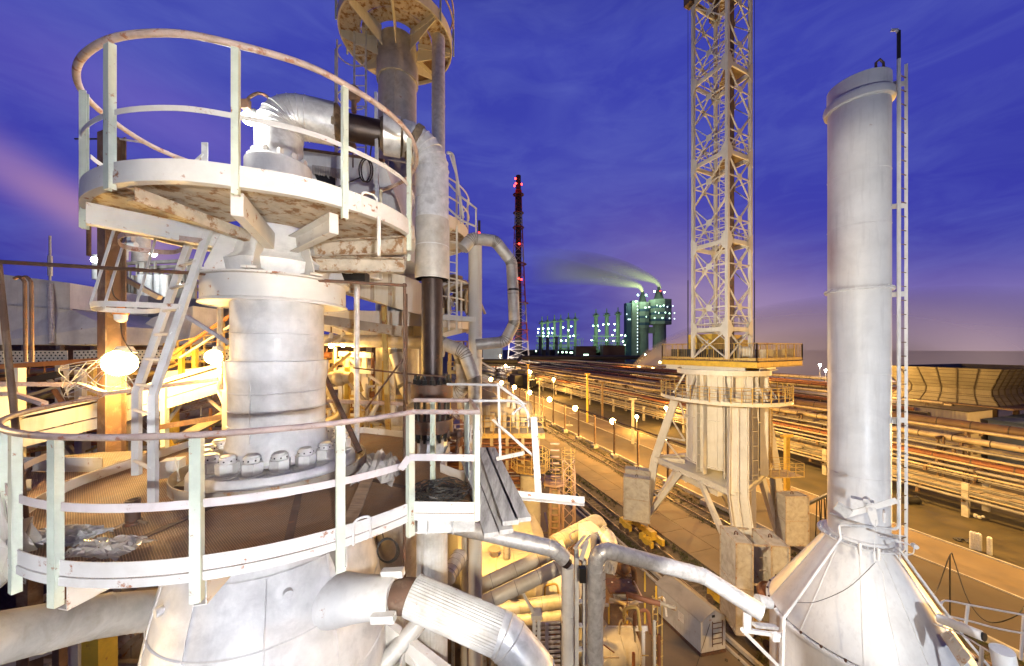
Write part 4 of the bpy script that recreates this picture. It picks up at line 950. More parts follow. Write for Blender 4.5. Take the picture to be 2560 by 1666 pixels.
# ladder on the right side
lb = thing('chimney_ladder', 'narrow pale blue-grey ladder with a hooked conduit up the right side of the chimney', 'ladder', CB+vr*.8+V3(0, 0, 14))
q0, q1 = CB+vr*.69-vd*.10, CB+vr*.80+vd*.14
MB().bar(q1+V3(0, 0, 14.0), q1+V3(0, 0, 25.75), .055, .03, up=vd).build('stringer', 'clean_paint', lb)
MB().bar(q0+V3(0, 0, 14.0), q0+V3(0, 0, 25.45), .03, .055, up=vd).build('stringer', 'clean_paint', lb)
for k in range(35): MB().cyl(q0+V3(0, 0, 14.2+k*.33), q1+V3(0, 0, 14.2+k*.33), .011, n=8).build('rung', 'brown_beam', lb)
for z in (25.3, 22.4, 20.3, 17.3, 14.5): MB().bar(CB+vr*.55+V3(0, 0, z), q1+V3(0, 0, z), .01, .12).bar(CB+vr*.55-vd*.1+V3(0, 0, z-.03), q0+V3(0, 0, z-.03), .01, .1).build('ladder_bracket', 'clean_paint', lb)
cp = CB+vr*.665-vd*.20
pth = fillet([CB-vd*.1-vr*.50-vd*.38+V3(0, 0, 14.86), CB+vr*.1-vd*.66+V3(0, 0, 14.82), cp+V3(.0, 0, 14.78), cp+V3(0, 0, 25.4)], [.3, .14], 5)
MB().tube(pth+[cp+V3(0, 0, 25.9), cp+V3(0, 0, 26.35), cp-vr*.03+V3(0, 0, 26.45), cp-vr*.12+V3(0, 0, 26.50)], .032, 10).build('conduit', 'clean_paint', lb)
MB().cyl(cp+V3(0, 0, 25.75), cp+V3(0, 0, 26.4), .035, n=10).build('conduit_tip', 'cable', lb)
cdn = thing('cone_conduit', 'pale tube running down the left face of the cone from the stack flange', 'pipe', CB-vr*.5-vd*.4+V3(0, 0, 11))
aim_ = []
for px, py, Y in ((2092, 1312, 7.55), (2085, 1395, 7.45), (2065, 1430, 7.4)): aim_.append(at(px, py, Y))
w1_ = at(1960, 1545, 7.62); w2_ = at(1957, 1700, 7.6)
MB().tube(fillet([CB+vr*.1-vd*.66+V3(0, 0, 14.82)]+[at(2095, 1312, 7.8), at(2102, 1345, 7.75), w1_+V3(-.0, 0, 0), w2_], [.1, .1, .1], 5), .028, 10).build('tube', 'clean_paint', cdn)
# damper lever assembly with counterweight
dv = thing('damper_lever', 'steel damper lever arm with plate counterweight bolted on the chimney just above its base flange', 'lever', CB-vd*.66+V3(0, 0, 14.7))
O = at(2176, 1272, 7.28)
r_ = Vector((F, -0, 0)); rr_ = vr
def P_(u, v, w=0): return O+vr*u+V3(0, 0, v)+vd*w
def arm(a, b, wd, th, w=0): return MB().bar(P_(*a, w), P_(*b, w), th, wd, up=(P_(*b)-P_(*a)).cross(vd))
mb = MB(); a_, b_ = P_(-.42, -.30), P_(.38, .30); dd = (b_-a_).normalized(); nn = dd.cross(vd).normalized()
mb.plate([a_-nn*.055, b_-nn*.05, b_+nn*.055, a_+nn*.05], .015, -vd); mb.build('lever_arm', 'clean_paint', dv)
mb = MB(); mb.plate([P_(-.07, .05, -.02), P_(.08, .04, -.02), P_(.12, -.26, -.02), P_(.07, -.36, -.02), P_(-.0, -.26, -.02)], .015, -vd); mb.build('pointer_plate', 'clean_paint', dv)
mb = MB()
for k in range(7): c = P_(-.42, -.16, -.06+k*.022); mb.box(c, (.26, .012, .17), math.atan2(vr.y, vr.x), Matrix.Rotation(R(25), 3, 'Y'))
mb.build('counterweight', 'galv', dv)
mb = MB(); mb.box(P_(-.12, .02, .1), (.36, .2, .22), math.atan2(vr.y, vr.x)); mb.cyl(P_(0, 0, .3), P_(0, 0, -.05), .035, n=14); mb.cyl(P_(-.06, .12, .2), P_(-.06, .12, 0), .06, n=16); mb.box(P_(.2, -.12, .1), (.03, .25, .2), math.atan2(vr.y, vr.x)); mb.build('bearing_box', 'silver_paint', dv)
for lab, px, py in (('left', 2150, 1372), ('right', 2196, 1385)):
    c = at(px, py, 7.0); solo(MB().cyl(c+V3(0, 0, -.12), c+V3(0, 0, .12), .03, n=14).bar(c+V3(-.1, .02, .0), c+V3(.1, .06, -.02), .01, .02), 'tube_socket', 'clean_paint', 'short upright tube socket on the cone just under the stack flange, %s one of two' % lab, 'tube', 'tube sockets below the stack flange')
solo(MB().tube(catmull([at(2190, 1300, 7.1), at(2186, 1400, 6.75), at(2206, 1430, 6.7), at(2220, 1530, 6.35), at(2245, 1640, 6.0), at(2252, 1690, 5.9)], 6, False), .006, 6), 'thin_cable', 'clean_paint', 'thin white cable hanging down the front of the cone', 'cable')
solo(MB().tube(catmull([at(2190, 1405, 6.85), at(2120, 1470, 7.0), at(2040, 1505, 7.35), at(1985, 1510, 7.75), at(1965, 1550, 7.7)], 6, False), .006, 6), 'thin_wire', 'cable', 'thin dark wire sagging across the left half of the cone', 'wire')
# nozzles on the left flank of the cone, bracket and end of the long pipe
mb = MB(); nzz = at(1925, 1460, 10.1); 
nz_t = thing('rust_nozzles', 'rusty flanged nozzles on the left flank of the cone', 'nozzle', nzz)
mb.cyl(at(1965, 1470, 9.6), at(1921, 1478, 10.2), .19, n=18); mb.cyl(at(1921, 1478, 10.2), at(1915, 1480, 10.3), .26, n=20); mb.cyl(at(1965, 1505, 9.0), at(1922, 1508, 9.4), .12, n=14); mb.build('nozzle', 'pipe_rust', nz_t)
mb = MB(); 
for k in range(8): a = 2*PI*k/8; mb.cyl(at(1917, 1479, 10.25)+V3(0, .22*math.cos(a), .22*math.sin(a)), at(1908, 1481, 10.3)+V3(0, .22*math.cos(a), .22*math.sin(a)), .02, n=6)
loose(mb, 'nozzle_bolt', 'rust_pipe', nz_t)
# right-hand walkway pieces at the corner
cw = thing('cone_walkway', 'white walkway railing curving away at the lower right corner beside the cone', 'railing', V3(11.5, 6.9, 11.6))
for py0, py1, py2 in ((1502, 1512, 1527), (1540, 1552, 1573)):
    MB().tube(catmull([at(2352, py0+14, 8.6), at(2362, py0, 8.7), at(2420, py1, 8.7), at(2500, py2, 8.6), at(2620, py2+22, 8.4)], 5, False), .022, 8).build('rail', 'clean_paint', cw)
for px, a_, b_ in ((2412, 1512, 1580), (2552, 1536, 1650)): MB().bar(at(px+8, a_, 8.7), at(px, b_, 8.7), .06, .03).build('post', 'clean_paint', cw)
MB().bar(at(2245, 1370, 7.6), at(2400, 1580, 7.3), .06, .04).bar(at(2400, 1580, 7.3), at(2500, 1700, 7.1), .06, .04).build('diagonal', 'clean_paint', cw)
tb = thing('sample_tube', 'thick cream tube with an open dark end lying down the right flank of the cone', 'pipe', at(2400, 1570, 6.8))
MB().tube([at(2345, 1545, 7.0), at(2455, 1590, 6.5)], .09, 18).tube([at(2400, 1566, 6.76), at(2404, 1568, 6.74)], .095, 18).build('tube', 'clean_paint', tb)
MB().cyl(at(2450, 1588, 6.53), at(2463, 1594, 6.47), .075, n=16).build('open_end', 'black_iron', tb)
mn = thing('hatch_rail', 'curved tube rail with a post over the hatch on the right flank of the cone', 'railing', at(2420, 1640, 6.2))
MB().tube(catmull([at(2335, 1560, 7.0), at(2350, 1565, 6.9), at(2400, 1585, 6.6), at(2450, 1615, 6.3), at(2490, 1640, 6.1)], 6, False), .016, 8).bar(at(2455, 1618, 6.3), at(2448, 1720, 6.2), .05, .03).build('rail', 'clean_paint', mn)
MB().cyl(at(2520, 1700, 5.9), at(2505, 1625, 5.9), .14, n=20).build('tank_stub', 'clean_paint', mn)
mb = MB(); mb.plate([at(2350, 1585, 6.75), at(2375, 1575, 6.7), at(2425, 1640, 6.3), at(2400, 1665, 6.35)], .05); mb.tube([at(2375, 1600, 6.6), at(2385, 1590, 6.55), at(2395, 1604, 6.5)], .012, 6); mb.tube([at(2395, 1628, 6.4), at(2405, 1618, 6.35), at(2415, 1632, 6.3)], .012, 6); mb.build('hatch_cover', 'steel_beam', mn)
iv = thing('instrument_branch', 'small pale instrument tube with a transmitter head right of the stack flange', 'instrument', at(2240, 1355, 7.9))
MB().cyl(at(2200, 1340, 7.7), at(2262, 1358, 7.8), .022, n=8).ball(at(2243, 1352, 7.75), .05, 8).cyl(at(2262, 1358, 7.8), at(2286, 1366, 7.8), .014, n=8).tube(fillet([at(2286, 1366, 7.8), at(2284, 1384, 7.8), at(2268, 1388, 7.8)], .05), .012, 8).build('tube', 'clean_paint', iv)
MB().cyl(at(2282, 1362, 7.8), at(2291, 1369, 7.7), .05, n=14).build('head', 'clean_paint', iv)
# ================= pipe racks across the yard
random.seed(21)
RK = [  # t, z, radius, material, description
 (60.0, 2.2, .16, 'pipe_grey', 'lowest thin grey pipe at the near edge of the racks'), (60.7, 2.5, .14, 'pipe_cream', 'thin cream pipe beside the lowest grey one'),
 (65.2, 5.3, .34, 'pipe_rust', 'rust red pipe running above the corrugated cover'), (66.4, 5.7, .16, 'pipe_cream', 'thin bright pipe just behind the rust red one'),
 (68.0, 6.2, .20, 'pipe_grey', 'grey pipe in the middle tier'), (69.8, 7.1, .42, 'pipe_cream', 'rough cream lagged pipe on high saddles'),
 (72.0, 6.6, .30, 'pipe_dark', 'dark pipe in the shade of the big brown one'), (74.6, 8.3, .72, 'pipe_brown', 'biggest brown lagged pipe with ring bands'),
 (78.5, 8.0, .35, 'pipe_grey', 'grey pipe behind the big brown one'), (82.0, 8.8, .30, 'pipe_rust', 'rusty pipe in the rear tier'),
 (86.5, 7.6, .45, 'pipe_dark', 'dark thick pipe in the rear tier'), (91.0, 9.3, .25, 'pipe_cream', 'thin cream pipe on top of the rear tier'),
 (97.0, 8.0, .40, 'pipe_grey', 'grey pipe past the cream wall'), (104, 9.6, .35, 'pipe_rust', 'rust pipe in the farthest group'), (112, 8.0, .5, 'pipe_dark', 'black pipe in the farthest group'), (124, 9.8, .5, 'pipe_cream', 'pale pipe in the farthest group'), (138, 9.0, .6, 'pipe_brown', 'last brown pipe before the far buildings')]
material('pipe_brown', (.17, .105, .055), .6, .15, .3, .8, rust=.3, rscale=1.2, grime=.5)
material('lawn', (.075, .055, .022), .95, 0, .5, .5, grime=.6, gcol=(.04, .035, .015), bump=.9, bscale=5)
bpy.data.objects['lawn'].data.materials[0] = M['lawn']
for j_, (t, z, r, m, w_) in enumerate(((61.6, 4.6, .12, 'pipe_cream', 'thin cream'), (62.6, 4.9, .18, 'pipe_grey', 'grey'), (64.2, 5.2, .14, 'pipe_cream', 'thin pale'), (67.2, 4.4, .25, 'pipe_cream', 'pale lagged'), (69.0, 5.0, .3, 'pipe_rust', 'rusty'), (71.0, 8.2, .22, 'pipe_cream', 'cream'),
        (73.2, 5.6, .3, 'pipe_cream', 'wide pale'), (76.4, 6.4, .35, 'pipe_cream', 'lagged cream'), (80.0, 6.0, .3, 'pipe_rust', 'rust brown'), (84.0, 6.6, .35, 'pipe_cream', 'pale'), (94.0, 8.6, .4, 'pipe_cream', 'thick cream'), (100.5, 8.4, .4, 'pipe_grey', 'thick grey'), (108, 8.8, .4, 'pipe_cream', 'cream'), (118, 9.0, .4, 'pipe_rust', 'rust coloured'))):
    RK.append((t, z, r, m, '%s pipe filling the %s tier, %s of the infill pipes counted from the road' % (w_, 'near' if t < 66 else 'middle' if t < 78 else 'rear', 'first second third fourth fifth sixth seventh eighth ninth tenth eleventh twelfth thirteenth fourteenth'.split()[j_])))
for i, (t, z, r, m, lab) in enumerate(RK):
    tt = thing('rack_pipe', lab+(', long pipe across the yard' if len(lab) < 45 else ''), 'pipe', yd(60, t, z), 'long pipes on the yard racks'); s0 = -12 if t < 76 else 34
    pts = [yd(s0, t, z)]
    for k in range(3):
        if i in (5, 2, 4, 9, 11, 8):
            sL = 62+k*55+i*3; pts += [yd(sL, t, z), yd(sL, t-3-i*.2, z+.5), yd(sL+9, t-3-i*.2, z+.5), yd(sL+9, t, z)]
    pts.append(yd(300, t, z)); MB().tube(fillet(pts, r*2.2, 4), r, 14 if r > .3 else 10).build('run', m, tt)
    if r > .3:
        mb = MB()
        for k in range(60): p = yd(s0+k*3.1, t, z); u = Vector((UX, UY, 0)); mb.tube([p-u*.05, p+u*.05], r+.03, 14)
        loose(mb, 'band', 'pipe_dark', tt)
    mb = MB()
    for k in range(22):
        p = yd(s0+2+k*11.5, t, z); mb.box(p-V3(0, 0, r+.22), (.35, .25, .5), YR)
    loose(mb, 'saddle', 'crane_dark', tt)
# cable trays: rows of sagging covers
for lab, t, z, w, m, n in (('lower row of loose yellow-lit cable tray covers along the near rack', 61.0, 3.05, 1.0, 'pipe_cream', 150), ('upper row of cable tray covers behind the first, many askew', 62.3, 3.35, .9, 'pipe_cream', 150), ('row of dark ribbed corrugated covers above the cable trays', 63.6, 4.1, 1.5, 'pipe_grey', 330)):
    tt = thing('cable_tray', lab, 'cable tray', yd(60, t, z), 'cable trays on the near rack'); mb = MB(); ln = 1.75 if n < 200 else .55
    for k in range(n):
        if random.random() < (.06 if n < 200 else .02): continue
        mb.box(yd(10+k*(ln+.05), t+random.uniform(-.05, .05), z+random.uniform(-.05, .06)), (w, ln if n < 200 else .36, .04), YR+random.uniform(-.05, .05) if n < 200 else YR+.12)
    if n > 200: mb.build('cover', m, tt, smooth=False)
    else:
        split_build(mb, 'cover', m, tt) if len(mb.v) <= 800 else None
        if len(mb.v) > 800:
            m1, m2 = MB(), MB(); m1.v, m1.f = mb.v[:800], [f for f in mb.f if f[0] < 800]; m2.v = mb.v[800:]; m2.f = [tuple(x-800 for x in f) for f in mb.f if f[0] >= 800]
            split_build(m1, 'cover', m, tt); m2.build('far_covers', m, tt, smooth=False)['kind'] = 'stuff'
    mb = MB(); mb.bar(yd(5, t-w/2, z-.12), yd(280, t-w/2, z-.12), .05, .16); mb.bar(yd(5, t+w/2, z-.12), yd(280, t+w/2, z-.12), .05, .16)
    for k in range(4): mb.bar(yd(5, t-w/2+k*.25, z-.3-.07*k), yd(280, t-w/2+k*.25, z-.3-.07*k), .06)
    mb.build('tray', 'pipe_grey', tt)
tp = None
for k in range(15):
    lab = 'concrete legged rack trestle with steel crossbeams, %s along the near pipe rack' % ORD[k]
    p = yd(21+k*13.5, 62.5)
    if tp is None:
        tp = thing('rack_trestle', lab, 'trestle', p, 'trestles under the near pipe rack'); tp.rotation_euler.z = YR
        for x in (-1.8, 2.6): MB().box((x, 0, 1.9), (.45, .5, 3.8)).build('leg', 'concrete', tp, raw=True)
        b = MB(); b.ibeam((-2.6, 0, 1.95), (4.6, 0, 1.95), .25, .3, .03); b.ibeam((-.2, 0, 3.65), (4.8, 0, 3.65), .25, .3, .03); b.build('crossbeam', 'crane_dark', tp, raw=True)
        for x in (.3, 4.6): MB().bar((x, 0, 3.6), (x, 0, 5.0), .2).build('post', 'crane_dark', tp, raw=True)
        MB().ibeam((-.2, 0, 5.0), (5.8, 0, 5.0), .22, .26, .03).build('crossbeam', 'crane_dark', tp, raw=True)
    else: copy_tree(tp, p, lab, YR)
tp = None
for k in range(13):
    lab = 'tall dark lattice trestle carrying the upper pipes, %s in the rear row' % ORD[k]
    p = yd(26+k*17.0, 72.2)
    if tp is None:
        tp = thing('high_trestle', lab, 'trestle', p, 'tall trestles in the rear row'); tp.rotation_euler.z = YR
        for x in (-3.2, 3.2): MB().box((x, -.25, 3.6), (.3, .14, 7.2)).box((x, .25, 3.6), (.3, .14, 7.2)).build('leg', 'crane_dark', tp, raw=True)
        b = MB()
        for z in (5.5, 7.1): b.ibeam((-4.5, 0, z), (5, 0, z), .3, .35, .03)
        for z in range(6): b.bar((-3.2, -.25, z), (-3.2, .25, z+1), .06); b.bar((3.2, -.25, z), (3.2, .25, z+1), .06)
        b.build('crossbeam', 'crane_dark', tp, raw=True)
    else: copy_tree(tp, p, lab, YR)
for k, (px, py0, Y, zt, m) in enumerate(((1468, 1024, 88, 12.5, 'yellow_paint'), (1506, 1010, 92, 10, 'crane_dark'), (1582, 1048, 68, 9, 'concrete'), (1967, 1225, 40, 8.8, 'yellow_paint'), (1320, 960, 150, 12, 'yellow_paint'))):  # yellow lamp light on the columns is put into their paint colour
    p = at(px, 872, Y); solo(MB().bar((p.x, p.y, 0), (p.x, p.y, zt), .45, .4).box((p.x, p.y, zt), (1.6, .4, .3), YR), 'rack_column', m, ['tall yellow-lit column standing in front of the cable trays', 'dark column right of the yellow-lit one', 'pale column left of the crane leg', 'lit concrete column between crane and chimney', 'far yellow-lit column below the stack'][k], 'column', 'free standing rack columns')
# small yard things
for k, (px, py) in enumerate(((2430, 1372), (2438, 1374), (2448, 1377), (2474, 1387))):
    p = hp(px, py, 0); solo(MB().cyl(p, p+V3(0, 0, 1.5), .16, n=14).ball(p+V3(0, 0, 1.5), .16, 6), 'gas_cylinder', 'galv', ['leftmost of four grey cylinders standing on the verge by the road', 'second of the four grey cylinders on the verge', 'third of the four grey cylinders on the verge', 'grey cylinder standing apart from the other three on the verge'][k], 'cylinder', 'grey cylinders by the road')
p = hp(2420, 1355, 0); mb = MB(); random.seed(2)
for k in range(14): mb.ball(p+V3(random.uniform(-.9, .9), random.uniform(-.4, .4), .12), random.uniform(.12, .3), 5, .6)
solo(mb, 'rubbish_heap', 'cable', 'dark heap of rags or scrap beside the four grey cylinders', 'heap', smooth=False)
p = hp(2448, 1302, 0); mb = MB()
for k in range(10): mb.ball(p+V3(random.uniform(-.3, .3), random.uniform(-.3, .3), .15+random.uniform(0, .4)), random.uniform(.1, .22), 5)
solo(mb, 'litter_bag', 'hut_paint', 'crumpled pale and red litter bag at the foot of a trestle leg', 'bag', smooth=False)
p = hp(2275, 1260, 0); solo(MB().cyl(p+V3(-.9, 0, .45), p+V3(.8, 0, .45), .4, n=16).cyl(p+V3(.8, 0, .45), p+V3(.9, 0, .45), .5, n=16), 'cable_drum', 'cable', 'dark drum lying on the grass under the cable trays', 'drum')
for k, (px, py) in enumerate(((1431, 1034), (1423, 1064), (1480, 1060))):
    p = hp(px, py, 0); q = Vector((.6, .2, 0)); solo(MB().lathe(p, [(.9, 0.02), (.95, .08), (.5, .1), (.45, .03)], 18).bar(p, p+V3(0, 0, 1.1) if k < 2 else p+V3(0, 0, .12), .06), 'yard_marker', 'concrete', ['pale cone marker on the gravel yard, farther one', 'pale cone marker on the gravel yard, nearer one', 'flat pale ring lid lying on the gravel yard'][k], 'marker')
# loading hose on a gooseneck by the road at right
mb = MB(); a = at(2375, 1388, 21); mb.tube(catmull([at(2330, 1490, 19), at(2345, 1470, 20), a, at(2385, 1400, 21), at(2420, 1500, 19), at(2470, 1555, 18), at(2540, 1540, 17), at(2570, 1500, 17)], 6, False), .028, 8)
mb.bar(V3(a.x, a.y, 0), a, .05); solo(mb, 'hose_loop', 'cable', 'dark hose hung over a thin post in front of the road at right', 'hose')
# ================= cream and blue buildings, cooling tower
bc = thing('cream_building', 'long cream corrugated building under the cooling tower at right', 'building', yd(45, 89))
MB().box(yd(47, 92, 4.3), (8, 33.4, 8.6), YR).build('wall', 'sheet_cream', bc, smooth=False); MB().box(yd(47, 92, 8.68), (8.6, 34, .16), YR).build('roof', 'pipe_dark', bc)
bb = thing('blue_building', 'low blue-grey building past the cream one at the right edge', 'building', yd(20, 97))
MB().box(yd(17, 99, 3.6), (14, 25, 7.2), YR).build('wall', 'sheet_blue', bb, smooth=False); MB().box(yd(17, 99, 7.3), (14.5, 25.6, .2), YR).build('roof', 'far_blue', bb)
ct = thing('cooling_tower', 'weathered rectangular cooling tower with flaring panelled walls beyond the pipe racks', 'cooling tower', yd(37, 104))
prof = [(1.2, 8.9), (.1, 10.6), (0, 11.6), (1.7, 15.4)]; s0, s1, t0, t1 = 31.5, 43.4, 99.5, 128
mb = MB(); vs = []
for o_, z in prof: vs += [yd(s0-o_, t0-o_, z), yd(s1+o_, t0-o_, z), yd(s1+o_, t1, z), yd(s0-o_, t1, z)]
fs = [(i*4+j, i*4+(j+1) % 4, i*4+4+(j+1) % 4, i*4+4+j) for i in range(3) for j in range(4)]
mb.add(vs, fs); mb.build('panel_wall', 'cooling', ct, smooth=False)
mb = MB()
def onface(q, h, side):
    i = 0
    while i < 2 and h > prof[i+1][1]: i += 1
    f_ = (h-prof[i][1])/(prof[i+1][1]-prof[i][1]); o_ = lerp(Vector((prof[i][0], 0, 0)), Vector((prof[i+1][0], 0, 0)), f_).x+.04
    return yd(s0-o_+(s1-s0+2*o_)*q, t0-o_, h) if side == 0 else yd(s0-o_, t0-o_+(t1-t0+o_)*q, h)
for side, n in ((0, 6), (1, 13)):
    for k in range(n+1):
        for a, b in zip(prof[:-1], prof[1:]): mb.bar(onface(k/n, a[1]+.001, side), onface(k/n, b[1], side), .16)
    for h in (8.95, 9.6, 10.3, 10.6, 11.6, 12.2, 12.9, 13.6, 14.3, 15.0, 15.4): mb.bar(onface(0, h, side), onface(1, h, side), .09)
mb.build('panel_rib', 'pipe_dark', ct)
MB().poly([yd(s0-3, t0-2.5)[:2], yd(s1+2, t0-2.5)[:2], yd(s1+2, t1)[:2], yd(s0-3, t1)[:2]], 8.6, 8.85).build('deck', 'crane_dark', ct)
mb = MB()
for s in (32, 37.5, 43):
    for t in (100, 110, 120): mb.box(yd(s, t, 4.3), (.6, .6, 8.6), YR)
loose(mb, 'leg', 'crane_dark', ct)
bl = thing('distant_shed', 'long low dark blue shed far behind the crane, left of the chimney', 'building', V3(150, 190, 0))
MB().box((158, 185, 3.2), (70, 14, 6.4), .1).build('wall', 'far_blue', bl, smooth=False)
mb = MB()
for k in range(9): mb.cyl((128+k*7, 176+k*.6, 6.4), (128+k*7, 176+k*.6, 8.2), .6, n=8)
loose(mb, 'roof_vent', 'pipe_grey', bl)
for k, (px, py, Y) in enumerate(((2050, 913, 110), (2064, 926, 100))):
    p = at(px, py, Y); lamp_unit('distant_lamp', ['white lamp glowing on a mast left of the chimney', 'lower white lamp touching the left edge of the chimney'][k], p, None, 'bulb_white', 1500, (.9, .95, 1), .35-k*.08, post=True)
# ================= far works: twin concrete towers, lit columns, red and white stack
def fx(px, Y=500): return (px-1280)/F*Y
def fz(py, Y=500): return CZ-(py-HY)/F*Y
tw = thing('prilling_towers', 'pair of distant concrete towers with lit box heads, stair block and smoking caps', 'towers', (fx(1625), 500, 0))
for px0, px1, h0, h1, c0, c1_, hy, cy, by in ((1593, 1620, 1591, 1623, 1597, 1616, 757, 737, 822), (1633, 1664, 1621, 1678, 1634, 1660, 751, 726, 812)):
    x = fx((px0+px1)/2); r = (fx(px1)-fx(px0))/2; MB().cyl((x, 500, 0), (x, 500, fz(by)), r*1.06, r, n=24).build('shaft', 'far_concrete', tw)
    w = (fx(h1)-fx(h0)); hx = (fx(h0)+fx(h1))/2
    MB().tube([(hx, 500, fz(by)), (hx, 500, fz(hy))], w/2, 8).build('head', 'far_concrete', tw, smooth=False)
    mb = MB()
    for z in (.12, .38, .64): mb.tube([(hx, 500, lerp(V3(0, 0, fz(by)), V3(0, 0, fz(hy)), z).z), (hx, 500, lerp(V3(0, 0, fz(by)), V3(0, 0, fz(hy)), z+.1).z)], w/2+.15, 8)
    mb.build('blue_band', 'far_blue', tw, smooth=False)
    cx = (fx(c0)+fx(c1_))/2; MB().cyl((cx, 500, fz(hy)), (cx, 500, fz(cy)), (fx(c1_)-fx(c0))/2, 3.2, n=12).cyl((cx, 500, fz(cy)), (cx, 500, fz(cy-8)), 2.2, n=12).build('cap', 'far_dark', tw)
MB().box((fx(1583), 497, fz(750)/2), (fx(1592)-fx(1576), 10, fz(758))).build('stair_block', 'far_concrete', tw, smooth=False)
MB().box((fx(1569), 499, (fz(759)+fz(890))/2), (fx(1576)-fx(1562), 10, fz(759)-fz(890))).build('blue_block', 'far_blue', tw, smooth=False)
MB().box((fx(1612), 500, fz(826)), (fx(1655)-fx(1592), 9, 9)).build('bridge', 'far_concrete', tw, smooth=False)
random.seed(4)
for px, py, w in ((1602, 773, 5), (1611, 772, 4), (1604, 795, 2), (1630, 768, 2), (1638, 770, 4), (1646, 768, 4), (1655, 771, 3), (1668, 769, 3), (1626, 784, 2), (1634, 786, 2), (1650, 785, 3), (1660, 787, 3), (1672, 786, 2), (1624, 798, 3), (1643, 798, 4), (1660, 799, 3), (1672, 800, 3), (1563, 787, 2), (1567, 800, 3), (1571, 800, 2)):
    MB().box((fx(px), 482.5 if px > 1590 else 493, fz(py)), (w*.5, .4, 1.7)).build('lit_window', 'window_light' if random.random() < .8 else 'window_cold', tw)
for k in range(15):
    MB().box((fx(1588.5), 491.6, fz(768+k*8)), (1.0, .4, 1.6)).build('lit_window', 'window_cold', tw)
def fl(name, lab, px, py, Y, bulb, pw, col, r, grp): 
    p = at(px, py, Y); t = thing(name, lab, 'lamp', p, grp); MB().ball(p, r, 6).build('bulb', bulb, t); MB().box(p+V3(0, r*.9, r*1.2), (r*1.4, r, r*.5)).build('shade', 'far_dark', t)
    if pw: light('lamp_light', p-V3(0, r*2.5, 0), pw, col, t, r)
GR = (.62, 1, .60)
T_ = [(1595, 738), (1615, 738), (1590, 754), (1636, 729), (1661, 731)]
for k, (px, py) in enumerate(T_): fl('tower_lamp', ['lamp at the left of the left tower cap', 'lamp at the right of the left tower cap', 'lamp low at the left tower head corner', 'lamp left of the right tower cap', 'lamp right of the right tower cap'][k], px, py, 485, 'bulb_green', 12000, GR, 1.0, 'green-white lamps on the twin towers')
fl('tower_beacon', 'small red beacon on top of the right concrete tower', 1651, 728, 492, 'bulb_red', 0, None, .7, None)
NTH = 'first second third fourth fifth sixth seventh eighth ninth tenth eleventh twelfth thirteenth fourteenth fifteenth sixteenth seventeenth eighteenth nineteenth twentieth'.split()
P_l = [(1346, 823), (1358, 822), (1371, 822), (1382, 821), (1345, 832), (1358, 833), (1372, 833), (1358, 841), (1370, 842), (1389, 850), (1408, 819), (1428, 816), (1421, 826), (1425, 841), (1434, 840), (1415, 852), (1403, 852), (1380, 833),
       (1483, 815), (1495, 815), (1508, 812), (1521, 811), (1536, 811), (1498, 827), (1537, 826), (1531, 838), (1479, 851), (1516, 851), (1534, 853), (1554, 838), (1563, 840), (1562, 863), (1613, 887), (1558, 854)]
for k, (px, py) in enumerate(P_l):
    grp_ = 'left' if px < 1450 else 'right'
    rank = sorted(q for q in P_l if (q[0] < 1450) == (px < 1450)).index((px, py))
    fl('works_lamp', '%s green-white lamp from the left among the %s cluster of distant columns' % (NTH[rank], grp_), px, py, 440, 'bulb_green', 9000 if k % 2 == 0 else 0, GR, .75, 'green-white lamps of the %s distant works' % grp_)
for nm, cols, base, Y in (('left', ((1355, 803), (1369, 801), (1386, 799), (1402, 798), (1421, 794), (1438, 794)), (1340, 1448), 460), ('right', ((1490, 784), (1517, 783), (1545, 780)), (1478, 1560), 460)):
    w = thing('distant_works', 'distant process works, %s cluster of dark columns with green-white lamps' % nm, 'plant', (fx(sum(base)/2, Y), Y, 0))
    for px, py in cols:
        x = fx(px, Y); zt = fz(py, Y); mb = MB().cyl((x, Y, 0), (x, Y, zt), 1.9 if nm == 'left' else 2.6, n=10).cyl((x, Y, zt-4), (x, Y, zt-2.5), 4.6, n=10).cyl((x, Y, zt), (x, Y, zt+6), .7, n=6)
        mb.bar((x-5, Y, zt-1), (x+5, Y, zt-1), .5); mb.build('column', 'far_steel', w)
    mb = MB(); x0, x1 = fx(base[0], Y), fx(base[1], Y)
    for lv in range(6):
        z = 6+lv*6.2; mb.bar((x0, Y-5, z), (x1, Y-5, z), .6); mb.bar((x0, Y-9, z-2), (x1-6, Y-9, z-2), 1.0)
    for k in range(22): x = x0+(x1-x0)*k/21; mb.bar((x, Y-5, 0), (x, Y-5, random.uniform(20, 36)), .6); mb.bar((x, Y-5, random.uniform(4, 20)), (x+5, Y-5, random.uniform(10, 34)), .4)
    mb.build('steel_frame', 'far_steel', w)
    mb = MB()
    for k in range(9): x = random.uniform(x0, x1); mb.box((x, Y-12, random.uniform(4, 20)), (random.uniform(4, 9), 6, random.uniform(5, 10)))
    loose(mb, 'equipment_box', 'far_steel', w)
for k, px in enumerate((1351, 1369, 1391)):
    solo(MB().cyl((fx(px, 330), 330, 0), (fx(px, 330), 330, fz(843, 330)), 1.6, n=12).cyl((fx(px, 330), 330, fz(845, 330)), (fx(px, 330), 330, fz(842, 330)), 2.3, n=12), 'blue_vent_stack', 'far_blue', '%s of three short blue vent stacks in front of the left lit works' % ['leftmost', 'middle', 'rightmost'][k], 'stack', 'blue vent stacks')
